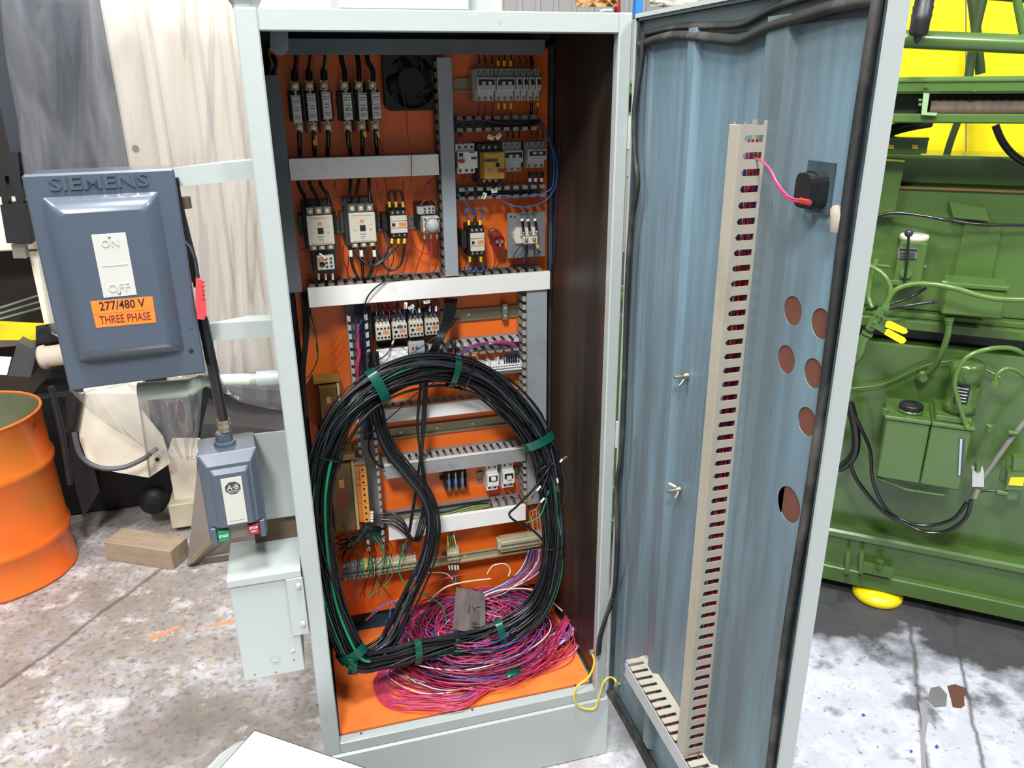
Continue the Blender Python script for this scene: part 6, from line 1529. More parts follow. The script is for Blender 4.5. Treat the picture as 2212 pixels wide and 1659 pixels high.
# backing plate and start-stop box
A = ony(425, 955, .13); Bc = ony(640, 1118, .13)
t = thing('backing_plate', 'pale steel backing plate behind the start-stop box', 'plate', (A.x/2, .13, (A.z+Bc.z)/2))
MB().box((A.x, .13, ony(570, 1124, .13).z), (-.0005, .134, A.z+.004), .0015).build('plate', PAINTS, t, world=True)
a5 = math.radians(5)
t, w_, h_, L = rotbox('start_stop_box', 'blue-grey start-stop switch box with green START and red STOP buttons', 'switch box', (427, 992), (577, 1152), 0.0, a5)
w2, h2 = w_/2, h_/2
MB().prism([(-w2, .02, -h2), (-w2, .11, -h2), (w2, .11, -h2), (w2, .02, -h2)], (0, 0, 2*h2)).build('body', NAVYB, t)
MB().box((-w2-.003, .012, -h2-.002), (w2+.003, .02, h2+.002), .002).build('rim', NAVYB, t)
zc_ = -h2+.034
def shell(i0, i1, y0, y1, z0, z1):
    A_ = rr_(-w2+i0, w2-i0, z0, z1, y0, .004, 2); B_ = rr_(-w2+i1, w2-i1, z0+(i1-i0)*.6, z1-(i1-i0)*1.5, y1, .004, 2); n = len(A_)
    m = MB(); m.add(A_+B_, [(i, i+n, (i+1) % n+n, (i+1) % n) for i in range(n)]); m.add(B_, [tuple(range(n))[::-1]]); return m
shell(.0, .014, .012, -.006, zc_, h2).build('cover', NAVYB, t)
shell(.018, .026, -.005, -.014, zc_+.004, h2-.028).build('raised_panel', NAVYB, t)
for s in (-1, 1): MB().box((s*w2*.98, -.002, -h2-.006), (s*(w2-.014), .012, zc_+.004), .002).build('cheek', NAVYB, t)
MB().box((-w2+.014, .006, -h2+.0), (w2-.014, .010, zc_+.004)).build('button_strip', mat('olive_grey_metal', '77756b', .5, metal=.4, var=.1), t)
q0, q1 = L(471, 1050, -.014), L(521, 1135, -.014)
xa, xb = -.021, .023
MB().box((xa, -.0155, zc_+.014), (xb, -.014, h2-.050), .0004).build('name_plate', PLT, t)
ab = mat('charcoal_print', '3a3e44', .6)
zz = h2-.050-.026; cxx = .002
MB().prism([(cxx+.0175*math.cos(math.pi/8+k*math.pi/4), -.0157, zz+.0165*math.sin(math.pi/8+k*math.pi/4)) for k in range(8)], (0, .0002, 0)).build('logo_octagon', ab, t)
mb = text_mb('A·B', .0165, .0001, 1.0, bold=.0003); xf(mb, Matrix.Translation((cxx, -.0160, zz+.0015))).build('lettering', PLT, t)
MB().box((cxx-.0165, -.0160, zz-.0076), (cxx+.0165, -.0157, zz-.0066)).build('logo_line', PLT, t)
mb = text_mb('QUALITY', .0048, .0001); xf(mb, Matrix.Translation((cxx, -.0160, zz-.0108))).build('lettering', PLT, t)
sp = MB(); strokes(sp, cxx, zc_+.022, .03, -.0155, 4, 1, .0012); sp.build('print', ab, t)['kind'] = 'stuff'
MB().box((-w2+.016, -.002, -h2+.001), (-w2+.040, .006, zc_-.006), .001).build('start_button', GREENP, t, label='green START button')
MB().box((w2-.040, -.002, -h2+.004), (w2-.016, .006, zc_-.003), .001).build('stop_button', mat('crimson_button', 'a02030', .4, var=.05), t, label='red STOP RESET button')
xf(text_mb('START', .0085, .0001, .85, bold=.0002), Matrix.Translation((-w2+.028, -.0023, (-h2+.001+zc_-.006)/2))).build('lettering', WHITEINK, t)
xf(text_mb('STOP', .0085, .0001, .9, bold=.0002), Matrix.Translation((w2-.028, -.0023, zc_-.012))).build('lettering', WHITEINK, t)
xf(text_mb('RESET', .006, .0001, .9, bold=.0001), Matrix.Translation((w2-.028, -.0023, zc_-.021))).build('lettering', WHITEINK, t)
MB().lathe((-.002, .06, h2), (0, 0, 1), [(0, 0), (.024, 0), (.024, .008), (.019, .010), (.019, .030), (.0165, .032), (0, .032)], n=8, smooth=False).build('conduit_hub', NAVYB, t)
for s in (-1, 1): MB().cyl((s*(w2-.010), .0115, h2-.010), (s*(w2-.010), .009, h2-.010), .0038, n=10).build('screw', STEEL, t)

# pale junction box low on the left side
t = thing('junction_box', 'pale grey-green junction box with sloping lid low on the cabinet side', 'junction box', (-.09, .08, .66))
MB().box((-.168, .0, .508), (-.022, .16, .800), .002).build('body', PAINTS, t, world=True)
MB().prism([(-.171, -.005, .786), (-.003, -.005, .786), (-.003, -.005, .803), (-.171, -.005, .803)], (0, .170, .002)).build('lid', PAINTS, t, world=True)
MB().box((-.040, -.007, .62), (-.0005, -.0035, .785), .0015).build('hinge_plate', PAINTS, t, world=True)
for z in (.765, .655): MB().lathe((-.012, -.007, z), (0, -1, 0), [(.006, 0), (.0065, .004), (.005, .009), (0, .0095)], n=8, smooth=False).build('bolt', PAINTS, t, world=True)
MB().lathe((-.090, .0, .557), (0, -1, 0), [(.0125, 0), (.0125, .0012), (.010, .0012), (.010, .0002), (.0088, .0002), (.0088, .0016), (0, .0016)], n=24, smooth=False).build('knockout', PAINTS, t, world=True)
MB().lathe((-.045, .0, .572), (0, -1, 0), [(.0055, 0), (.005, .0018), (0, .002)], n=14).build('knockout', PAINTS, t, world=True)
for (x, z) in ((-.142, .522), (-.045, .545), (-.092, .517)): MB().cyl((x, 0, z), (x, -.0005, z), .0028, n=10).build('screw_hole', DUCTD, t, world=True)
MB().box((-.022, .15, .508), (-.0005, .16, .80)).build('back_flange', DUCTD, t, world=True)

# white lid in the foreground
t = thing('enclosure_lid', 'large white steel enclosure lid standing in front of the plinth', 'lid', (-.03, -.18, .0))
zf = .345; A = onz(550, 1577, zf); B = onz(790, 1659, zf); d = (B-A).normalized(); nn = Vector((-d.y, d.x, 0)) 
if nn.y > 0: nn = -nn
P4 = [A, A+d*.55, A+d*.55+nn*.42, A+nn*.42]
GW = mat('white_gloss_enamel', 'eff1ee', .35, var=.02, scale=3, coat=.3)
e0 = MB(); e0.prism(P4, (0, 0, -.003)); e0.build('top_face', GW, t, world=True)
for (p, q_) in ((P4[0], P4[1]), (P4[0], P4[3]), (P4[3], P4[2]), (P4[1], P4[2])):
    c_ = (P4[0]+P4[2])/2; w3 = ((c_-(p+q_)/2)); w3.z = 0; w3 = w3.normalized()*.002
    MB().prism([p, q_, q_+w3, p+w3], (0, 0, -zf+.002)).build('side_wall', GW, t, world=True)
f0 = A-d*.0+nn*.03; g = (P4[3]-P4[0]).normalized()
MB().prism([A+g*.035-d*.03+Vector((0, 0, -.02)), A+g*.035, A+g*.30, A+g*.30-d*.045+Vector((0, 0, -.02)), A+g*.08-d*.045+Vector((0, 0, -.02))], (0, 0, -.002)).build('edge_flange', PAINTS, t, world=True)

# ---------------------------------------------------------------- left background
# orange drum
t = thing('oil_drum', 'dented orange open-topped steel drum on the floor at far left', 'drum', (-1.25, 1.6, 0))
DRO = mat('dented_orange_enamel', 'f0681e', .38, var=.1, scale=3, coat=.2, dirt='b87828', dirt_amt=.4, dirt_scale=3.0, chips='4a2c1c', chip_amt=.16, chip_scale=6, bump=.08, bscale=5)
R = .268; prof = [(R-.004, 0), (R+.004, .004), (R+.004, .014), (R-.002, .02), (R-.003, .15), (R+.006, .168), (R+.009, .18), (R+.006, .192), (R-.003, .21), (R-.004, .46), (R+.006, .478), (R+.009, .49), (R+.006, .502), (R-.003, .52), (R-.004, .695), (R+.002, .70)]
def dented(v, o, s):
    return v
m = MB(); m.lathe((0, 0, 0), (0, 0, 1), prof, n=56)
for v in m.v:
    k = 1-.030*max(0, noise.noise(Vector((v.x*3.2+4, v.y*3.2, v.z*3.4))))-.012*noise.noise(Vector((v.x*7, v.y*7, v.z*5))); v.x *= k; v.y *= k
m.build('shell', DRO, t)
m = MB(); m.lathe((0, 0, 0), (0, 0, 1), [(0, .012), (R-.012, .012), (R-.012, .69), (R-.007, .70)], n=56); m.f = [f[::-1] for f in m.f]
for v in m.v:
    k = 1-.030*max(0, noise.noise(Vector((v.x*3.2+4, v.y*3.2, v.z*3.4)))); v.x *= k; v.y *= k
m.build('inside', mat('mossy_drum_inside', '5c5f42', .7, var=.25, scale=4, dirt='3d3a26', dirt_amt=.3, dirt_scale=5), t)
m = MB(); m.tube([((R-.003)*math.cos(a), (R-.003)*math.sin(a), .70) for a in [2*math.pi*i/56 for i in range(56)]], .006, n=8, closed=True)
for v in m.v:
    k = 1-.030*max(0, noise.noise(Vector((v.x*3.2+4, v.y*3.2, v.z*3.4)))); v.x *= k; v.y *= k
m.build('rim', DRO, t)
# timber
WOOD = mat('rough_sawn_timber', '9d8b75', .75, var=.2, scale=5, stretch=(1, 6, 6), dirt='5e4c3a', dirt_amt=.2, dirt_scale=7, bump=.3, bscale=30)
A = onz(232, 1210, 0); B = onz(375, 1232, 0); an = math.atan2((B-A).y, (B-A).x)
t = thing('timber_block', 'squared timber block lying on the floor right of the orange drum', 'timber', (A+B)/2, (0, 0, an)); ln = (B-A).length
MB().box((-ln/2, 0, 0), (ln/2, .115, .092), .003).build('beam', WOOD, t)
# cream machine behind, draped with plastic
t = thing('draped_machine', 'tall cream machine under clear plastic sheeting on the left', 'machine', (-.2, 2.3, 0))
YM = 2.0
x0 = ony(250, 200, YM).x; z0 = ony(300, 840, YM).z
MB().box((x0, YM, .62), (1.05, YM+.7, 2.9), .01).build('column', CREAM, t, world=True)
MB().box((x0+.16, YM-.012, .62), (x0+.165, YM, 2.9)).build('panel_seam', mat('seam_beige', 'b8ab90', .6), t, world=True)
for xx in (.12, .30, .42): MB().box((x0+xx, YM-.03, .62), (x0+xx+.05, YM, 2.9), .01).build('rib_cover', CREAM, t, world=True)
MB().box((-1.02, YM+.05, 1.52), (x0-.002, YM+.6, 2.9), .01).build('window_frame', mat('dark_slate_panel', '2b2e36', .5, var=.2, scale=3), t, world=True)
MB().box((-.80, YM+.03, 1.6), (x0-.06, YM+.05, 2.2), .004).build('window', mat('dusty_dark_glass', '30343c', .15, var=.25, scale=3), t, world=True)
MB().box((-.95, YM+.01, 1.5), (x0-.01, YM+.06, 1.56), .004).build('sill', mat('dark_slate_panel', '2b2e36'), t, world=True)
p = ony(293, 320, YM); MB().cyl(p, p+Vector((0, -.006, 0)), .013, n=16).build('bolt_cap', DUCT, t, world=True)
MB().box((-.62, YM-.25, .30), (.1, YM+.6, .62), .01).build('lower_body', CREAM, t, world=True) if False else None
# lower cream covers
t = thing('machine_guard', 'cream curved machine guard with a grey cable hose under the plastic', 'guard', ony(250, 940, 1.62))
pts = [(163, 868), (175, 850), (296, 850), (322, 1032), (250, 1020), (192, 1006), (172, 950)]
MB().prism([ony(a, b, 1.62) for a, b in pts], (0, .20, 0)).build('guard_shell', CREAM, t, world=True)
pts = [(322, 1032), (369, 1000), (352, 945), (300, 880)]
MB().prism([ony(a, b, 1.66) for a, b in pts], (0, .012, 0)).build('side_plate', CREAM, t, world=True)
for (a, b, r) in ((340, 992, .009),): p = ony(a, b, 1.655); MB().cyl(p, p+Vector((0, -.003, 0)), r, n=14).build('port', INK, t, world=True)
MB().tube(smooth_path([ony(160, 935, 1.56), ony(175, 985, 1.55), ony(215, 1010, 1.54), ony(265, 1010, 1.54), ony(308, 992, 1.55), ony(322, 982, 1.58), ony(340, 968, 1.6)], 6), [.010]*37, n=10).build('hose', mat('grey_hose', '55585c', .45, var=.15), t, world=True)
t = thing('machine_pedestal', 'scuffed cream machine foot column behind the timber block', 'machine foot', ony(395, 1100, 1.75))
MB().prism([ony(360, 985, 1.75), ony(425, 985, 1.75), ony(425, 1090, 1.75), ony(378, 1082, 1.75)], (0, .2, 0)).build('leg_upper', CREAM, t, world=True)
MB().box(tuple(ony(372, 1143, 1.70)), tuple(ony(420, 1085, 1.70)+Vector((0, .2, 0))), .004).build('leg_block', mat('scuffed_cream', 'c9c0a6', .6, var=.12, scale=6, dirt='7b7260', dirt_amt=.25, dirt_scale=9), t, world=True)
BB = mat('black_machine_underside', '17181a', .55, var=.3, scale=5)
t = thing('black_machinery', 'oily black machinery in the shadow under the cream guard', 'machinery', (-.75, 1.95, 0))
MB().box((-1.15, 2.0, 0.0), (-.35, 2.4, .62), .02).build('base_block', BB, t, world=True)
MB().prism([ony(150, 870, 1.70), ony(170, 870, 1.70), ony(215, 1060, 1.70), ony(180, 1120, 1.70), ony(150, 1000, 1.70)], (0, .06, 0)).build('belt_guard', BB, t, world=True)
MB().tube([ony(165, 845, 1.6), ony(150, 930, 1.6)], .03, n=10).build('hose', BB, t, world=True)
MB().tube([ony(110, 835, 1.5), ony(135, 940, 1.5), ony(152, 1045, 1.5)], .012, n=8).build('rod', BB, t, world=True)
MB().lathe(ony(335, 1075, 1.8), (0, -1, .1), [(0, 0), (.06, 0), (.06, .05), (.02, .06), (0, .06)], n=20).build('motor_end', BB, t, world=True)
# steel plates and beams leaning behind the start-stop box
RG = mat('dull_brown_grey_steel', '6a5f56', .5, metal=.2, var=.15, scale=5, dirt='4a3a2e', dirt_amt=.25, dirt_scale=5)
t = thing('steel_plates', 'brown-grey steel plates leaning behind the start-stop box', 'steel plates', ony(480, 1100, 1.45))
MB().prism([ony(430, 975, 1.62), ony(640, 975, 1.62), ony(640, 1060, 1.60), ony(590, 1215, 1.40), ony(404, 1222, 1.40)], (0, .02, 0)).build('plate', RG, t, world=True)
MB().prism([ony(510, 1100, 1.36), ony(520, 1096, 1.36), ony(420, 1214, 1.36), ony(404, 1222, 1.36)], (0, .03, 0)).build('edge_bar', mat('worn_edge_tan', '86775f', .6, var=.1), t, world=True)
MB().box((-.45, 1.40, 0), (-.02, 1.47, .035), .004).build('floor_bar', RG, t, world=True)
t = thing('steel_beam', 'dark steel beam running behind the conduit gland', 'beam', ony(530, 925, 1.7))
MB().prism([ony(438, 915, 1.7), ony(640, 932, 1.7), ony(640, 975, 1.7), ony(430, 960, 1.7)], (0, .5, 0)).build('beam_web', mat('dark_beam_grey', '4a4848', .5, metal=.3, var=.2), t, world=True)
MB().box((-.11, .150, .8055), (-.004, .158, .880)).build('board', mat('brown_board', '6d5848', .7, var=.15, scale=6), thing('brown_board', 'brown strip of board standing on the junction box lid', 'board', (-.06, .154, .8055)), world=True)
# clear plastic drape
def plastic():
    m = bpy.data.materials.new('clear_wrinkled_polythene'); m.use_nodes = True
    nt = m.node_tree; N = nt.nodes; Lk = nt.links
    for n in list(N): N.remove(n)
    o = N.new('ShaderNodeOutputMaterial'); tr = N.new('ShaderNodeBsdfTransparent'); gl = N.new('ShaderNodeBsdfGlossy'); df = N.new('ShaderNodeBsdfTranslucent')
    gl.inputs['Roughness'].default_value = .16; df.inputs['Color'].default_value = (.86, .88, .94, 1); tr.inputs['Color'].default_value = (.94, .94, .95, 1)
    d2 = N.new('ShaderNodeBsdfDiffuse'); d2.inputs['Color'].default_value = (.85, .87, .93, 1)
    tc = N.new('ShaderNodeTexCoord'); mp = N.new('ShaderNodeMapping'); mp.inputs['Scale'].default_value = (3.5, 3.5, .8); Lk.new(tc.outputs['Object'], mp.inputs[0])
    n1 = N.new('ShaderNodeTexNoise'); n1.inputs['Scale'].default_value = 1.6; n1.inputs['Detail'].default_value = 6; n1.inputs['Distortion'].default_value = 1.2; Lk.new(mp.outputs[0], n1.inputs['Vector'])
    mr = N.new('ShaderNodeMapRange'); mr.inputs[1].default_value = .45; mr.inputs[2].default_value = .8; mr.inputs[3].default_value = .06; mr.inputs[4].default_value = .20; Lk.new(n1.outputs[0], mr.inputs[0])
    mq = N.new('ShaderNodeMapping'); mq.inputs['Scale'].default_value = (7, 7, 1.6); mq.inputs['Rotation'].default_value = (0, .18, 0); Lk.new(tc.outputs['Object'], mq.inputs[0])
    n2 = N.new('ShaderNodeTexNoise'); n2.noise_type = 'RIDGED_MULTIFRACTAL'; n2.inputs['Scale'].default_value = .8; n2.inputs['Detail'].default_value = 2.5; n2.inputs['Distortion'].default_value = .5; Lk.new(mq.outputs[0], n2.inputs['Vector'])
    bp = N.new('ShaderNodeBump'); bp.inputs['Strength'].default_value = .9; bp.inputs['Distance'].default_value = .03; Lk.new(n2.outputs[0], bp.inputs['Height']); Lk.new(bp.outputs[0], gl.inputs['Normal'])
    ad = N.new('ShaderNodeMixShader'); ad.inputs[0].default_value = .5; Lk.new(d2.outputs[0], ad.inputs[1]); Lk.new(df.outputs[0], ad.inputs[2])
    a = N.new('ShaderNodeMixShader'); Lk.new(mr.outputs[0], a.inputs[0]); Lk.new(tr.outputs[0], a.inputs[1]); Lk.new(ad.outputs[0], a.inputs[2])
    lw_ = N.new('ShaderNodeLayerWeight'); lw_.inputs[0].default_value = .35; Lk.new(bp.outputs[0], lw_.inputs['Normal'])
    m2 = N.new('ShaderNodeMath'); m2.operation = 'MULTIPLY_ADD'; m2.inputs[1].default_value = .35; m2.inputs[2].default_value = .06; Lk.new(lw_.outputs['Fresnel'], m2.inputs[0])
    b = N.new('ShaderNodeMixShader'); Lk.new(m2.outputs[0], b.inputs[0]); Lk.new(a.outputs[0], b.inputs[1]); Lk.new(gl.outputs[0], b.inputs[2])
    Lk.new(b.outputs[0], o.inputs[0]); return m
PLAS = plastic()
def drape(name, label, corners, ybase, nu, nv, amp, seed, fold=9.0, par=None):
    c00, c10, c11, c01 = corners; g = []
    for i in range(nv+1):
        v = i/nv; row = []
        for j in range(nu+1):
            u = j/nu
            px = (c00[0]*(1-u)+c10[0]*u)*(1-v)+(c01[0]*(1-u)+c11[0]*u)*v; py = (c00[1]*(1-u)+c10[1]*u)*(1-v)+(c01[1]*(1-u)+c11[1]*u)*v
            p = ony(px, py, ybase); f = amp*(math.sin(u*fold*2+3*noise.noise(Vector((u*3+seed, v*1.2, 0))))*.5+1.2*abs(noise.noise(Vector((u*fold+v*1.5, v*1.1, seed))))+.12*noise.noise(Vector((u*fold*2+v*3, v*4, seed))))
            p.y = ybase-f; row.append(p)
        g.append(row)
    t = thing(name, label, 'plastic sheet', ony(corners[0][0]+60, 200, ybase))
    m = MB(); m.sheet(g, .0012, True); m.build('sheet', PLAS, t, world=True); return t
drape('plastic_sheet', 'large wrinkled clear plastic sheet draped over the cream machine', [(-5, -40), (570, -40), (640, 900), (110, 720)], 1.86, 70, 44, .06, 2.0)
drape('plastic_sheet', 'smaller clear plastic flap trailing over the cream guard', [(150, 840), (440, 820), (425, 985), (345, 990)], 1.52, 30, 20, .05, 7.0, 5.0)
# bench, spindle block and odds at the far left
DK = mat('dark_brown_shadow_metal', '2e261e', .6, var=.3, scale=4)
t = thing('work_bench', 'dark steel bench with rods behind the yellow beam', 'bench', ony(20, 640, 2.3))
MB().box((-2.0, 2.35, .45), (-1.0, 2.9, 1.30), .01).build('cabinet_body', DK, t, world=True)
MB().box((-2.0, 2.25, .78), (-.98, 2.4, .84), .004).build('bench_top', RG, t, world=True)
for k in range(3): MB().tube([ony(0, 690-k*12, 2.2), ony(90, 665-k*14, 2.25)], .008, n=8).build('rod', mat('grey_green_rod', '5a6254', .5, metal=.4), t, world=True)
t = thing('cream_base', 'cream machine pedestal edge at the far left', 'machine base', ony(20, 480, 2.2))
MB().box((-2.0, 2.12, 1.24), (-.98, 2.2, 1.46), .006).build('panel', CREAM, t, world=True)
MB().prism([ony(62, 545, 2.05), ony(85, 545, 2.05), ony(124, 706, 2.05), ony(97, 706, 2.05)], (0, .03, 0)).build('upright', CREAM, t, world=True)
t = thing('spindle_block', 'square black block on a slotted black bracket at the left edge', 'machine part', ony(30, 490, 1.95))
MB().prism([ony(0, 443, 1.95), ony(52, 440, 1.95), ony(66, 528, 1.95), ony(14, 525, 1.95)], (0, .10, 0)).build('block', BLACKP, t, world=True)
MB().prism([ony(0, 330, 1.97), ony(38, 330, 1.97), ony(50, 440, 1.97), ony(36, 440, 1.97), ony(22, 380, 1.97), ony(10, 380, 1.97), ony(18, 440, 1.97), ony(4, 440, 1.97), ony(0, 400, 1.97)], (0, .05, 0)).build('slotted_bracket', BLACKP, t, world=True)
MB().prism([ony(24, 528, 1.98), ony(52, 528, 1.98), ony(57, 558, 1.98), ony(29, 558, 1.98)], (0, .05, 0)).build('square_shaft', STEEL, t, world=True)
t = thing('yellow_beam', 'yellow spirit-level shaped beam lying across the bench', 'beam', ony(50, 715, 2.0))
MB().prism([ony(-20, 700, 1.95), ony(112, 706, 1.95), ony(95, 718, 1.95), ony(80, 735, 1.95), ony(-20, 735, 1.95)], (0, .05, 0)).build('bar', mat('worn_yellow_enamel', 'dcc81e', .4, var=.15, scale=7, dirt='8f8424', dirt_amt=.25, dirt_scale=9), t, world=True)
t = thing('cloth', 'crumpled black cloth hanging over the end of the yellow beam', 'cloth', ony(105, 725, 1.9))
g = [[ony(78+j*9, 704+i*9-j*1.5, 1.90+.02*noise.noise(Vector((i*.7, j*.9, 1)))) for j in range(7)] for i in range(6)]
MB().sheet(g, .004, True).build('fold', mat('black_cloth', '15181c', .9), t, world=True)
t = thing('steel_block', 'grey machined steel block leaning above the drum', 'steel block', ony(50, 780, 1.85))
MB().prism([ony(38, 738, 1.85), ony(80, 760, 1.85), ony(66, 815, 1.85), ony(17, 812, 1.85)], (0, .08, 0)).build('block', mat('machined_grey', '565759', .45, metal=.4, var=.12, scale=6), t, world=True)
t = thing('cardboard', 'white card sheet at the left edge above the drum', 'card', ony(5, 790, 1.9))
MB().prism([ony(-30, 768, 1.9), ony(25, 772, 1.9), ony(15, 810, 1.9), ony(-30, 808, 1.9)], (0, .004, 0)).build('sheet', PAPER, t, world=True)
t = thing('flanged_roll', 'dusty beige flanged roll beside the disconnect box', 'roll', ony(115, 770, 1.85))
MB().lathe(ony(92, 772, 1.85), (1, -.1, .1), [(0, 0), (.02, 0), (.022, -.004), (.05, -.004), (.052, .012), (.044, .018), (.044, .10), (0, .10)], n=24).build('roll_body', mat('dusty_beige', 'b5a696', .7, var=.15, scale=8), t, world=True)
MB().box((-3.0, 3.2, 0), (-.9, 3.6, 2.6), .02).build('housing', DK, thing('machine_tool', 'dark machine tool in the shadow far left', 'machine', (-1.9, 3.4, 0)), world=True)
# things seen above the cabinet
t = thing('paper_bundle', 'crumpled brown paper bundle seen above the cabinet roof', 'paper', ony(1290, 10, 2.2))
g = [[ony(1243+j*9, -30+i*9, 2.2+.05*noise.noise(Vector((i*.8, j*.9, 3)))) for j in range(11)] for i in range(6)]
MB().sheet(g, .01).build('paper', mat('brown_kraft', 'b98c5a', .8, var=.2, scale=12), t, world=True)
t = thing('gas_bottle', 'dark red cylinder standing behind the paper bundle', 'cylinder', ony(1333, 10, 2.3))
MB().cyl(ony(1333, 60, 2.3), ony(1333, -60, 2.3), .017*1.0, n=16).build('body', REDP, t, world=True)
t = thing('blue_rack', 'bright blue rack upright seen over the door hinge', 'rack', ony(1381, 8, 2.4))
MB().box(tuple(ony(1372, 40, 2.4)), tuple(ony(1391, -40, 2.4)+Vector((0, .04, 0))), .002).build('upright', mat('rack_blue', '2f86d8', .45, var=.05), t, world=True)
t = thing('plastic_bag', 'white plastic wrapped bundle behind the open door top', 'bundle', ony(1450, 5, 2.0))
g = [[ony(1402+j*16, -30+i*9, 2.1+.07*noise.noise(Vector((i*.8, j*.9, 9)))) for j in range(11)] for i in range(6)]
MB().sheet(g, .01, True).build('wrap', mat('white_wrap', 'd8d2c4', .5, var=.1, scale=9), t, world=True)
# ---------------------------------------------------------------- green machine on the right
P0 = onz(1775, 1250, .05); UM = Vector((.771, -.636, 0)).normalized(); NM = Vector((-.636, -.771, 0)).normalized()
def G(px, py, d=0.0): return on(px, py, P0+NM*d, NM)
def GL_(s, d, z): return P0+UM*s+NM*d+Vector((0, 0, z-.05))
def gbox(a, b, bev=.004):
    """a, b: (s, d, z) corners in the machine's own frame"""
    m = MB(); m.box(a, b, bev)
    F = Matrix(((UM.x, -NM.x, 0), (UM.y, -NM.y, 0), (0, 0, 1))).to_4x4()
    m.v = [P0+UM*v.x+NM*v.y+Vector((0, 0, v.z-.05)) for v in m.v]; m.f = [f[::-1] for f in m.f]
    return m
def sdz(px, py, d=0.0):
    p = G(px, py, d)-P0; return (p.dot(UM), p.z+.05)
def gquad(pts, d, th):
    """outline of pixels on the machine plane at depth d, thickness th away from the viewer"""
    return MB().prism([G(a, b, d) for a, b in pts], -NM*th)
gm = thing('green_machine', 'large glossy green machine on the right behind the open door', 'machine', GL_(.5, -.3, 0))
S0, S1 = -.9, 2.2
zl = sdz(1960, 740)[1]; z_top = sdz(1960, 350)[1]
zledge = sdz(1800, 1152, .0)[1]
gbox((S0, -.46, .05), (S1, -.03, .26)).build('base', GREEN, gm, world=True)
gbox((S0, -.05, .05), (S1, .0, .115), .004).build('foot_rail', GREEN, gm, world=True)
gbox((S0, -.06, .235), (S1, -.012, .27), .008).build('base_ledge', GREEN, gm, world=True)
zw = sdz(1960, 745, -.10)[1]
gbox((S0, -.46, .25), (S1, -.10, zw), .006).build('bed', GREEN, gm, world=True)
zs = sdz(1960, 712, -.06)[1]
gbox((S0, -.46, zw+.012), (S1, -.14, zs+.01), .004).build('slide_gap', BLACKP, gm, world=True)
gbox((S0, -.46, zs-.005), (S1, -.07, zs+.030), .004).build('slide_way', GREEN, gm, world=True)
gbox((S0, -.46, zs+.030), (S1, -.10, zs+.050), .003).build('slide_way', GREEN, gm, world=True)
zt = sdz(1960, 405, -.14)[1]
gbox((S0, -.46, zs+.05), (S1, -.14, zt), .006).build('upper_body', GREEN, gm, world=True)
gbox((S0, -.46, zt), (S1, -.22, zt+.10), .01).build('body_top', GREEN, gm, world=True)
gbox((S0, -.145, zt-.004), (S1, -.13, zt+.004), .001).build('trim_strip', mat('copper_edge', '8a6a44', .4, metal=.5), gm, world=True)
# relief panels
gquad([(1952, 455), (1990, 458), (1985, 610), (1945, 610)], -.13, .02).build('casting_boss', GREEN, gm, world=True) if False else None
gquad([(2050, 436), (2130, 450), (2138, 478), (2060, 470)], -.10, .04).build('casting_lug', GREEN, gm, world=True)
gquad([(2085, 478), (2165, 488), (2140, 610), (2060, 600)], -.128, .02).build('casting_rib', GREEN, gm, world=True)
gquad([(1890, 345), (1955, 350), (1930, 470), (1880, 465)], -.10, .08).build('side_column', GREEN, gm, world=True)
for (a, b) in (((1832, 1195), (1848, 1240)), ((1862, 1195), (1870, 1240))): gquad([(a[0]-4, a[1]), (a[0]+4, a[1]), (a[0]+2, b[1]), (a[0]-8, b[1])], .03, .03).build('bracket_plate', GREEN, gm, world=True)
gquad([(1866, 1218), (1930, 1232), (1926, 1250), (1862, 1236)], .02, .02).build('clamp_plate', GREEN, gm, world=True)
b_ = G(1899, 1226, .02)
MB().lathe(b_, (0, 0, 1), [(0, 0), (.014, 0), (.014, .012), (.009, .013), (.009, .020), (.013, .021), (.013, .03), (0, .03)], n=6, smooth=False).build('bolt', GREEN, gm, world=True)
# yellow levelling foot
fp_ = onz(1890, 1305, 0)
t = thing('levelling_foot', 'round yellow levelling foot under the green machine', 'machine foot', (fp_.x, fp_.y, 0))
c_ = onz(1892, 1274, .03)
MB().lathe((c_.x-fp_.x+.01, c_.y-fp_.y+.0, 0), (0, 0, 1), [(.085, 0), (.092, .006), (.092, .02), (.080, .036), (.04, .046), (0, .048)], n=32).build('pad', YELLOW, t)
# hydraulic power unit
t = thing('hydraulic_tank', 'green hydraulic tank with a black filler cap and small motor', 'hydraulic unit', G(2000, 970, .12))
dT = .12
gquad([(1907, 902), (2085, 942), (2090, 1065), (1890, 1030)], dT, .20) if False else None
s0, za = sdz(1893, 1030, dT); s1, _ = sdz(2072, 1062, dT); _, zb = sdz(1915, 905, dT); sm, _ = sdz(1986, 1045, dT)
gbox((s0, -.06, za), (sm-.0015, dT, zb)).build('tank', GREEN, t, world=True); gbox((sm+.0015, -.06, za), (s1, dT, zb)).build('tank', GREEN, t, world=True)
gbox((s0-.006, -.06, zb), (sm, dT+.006, zb+.014), .003).build('lid', GREEN, t, world=True); gbox((sm+.001, -.06, zb), (s1+.008, dT+.006, zb+.014), .003).build('lid', GREEN, t, world=True)
gbox((sm+.01, -.05, zb+.014), (s1-.005, dT-.01, zb+.035), .003).build('motor_plate', GREEN, t, world=True)
sc_, zc2 = (s0+sm)/2, zb+.014
o = GL_(sc_+.005, .055, zc2)
MB().lathe(o, (0, 0, 1), [(0, 0), (.040, 0), (.040, .01), (0, .01)], n=20).build('filler_neck', GREEN, t, world=True)
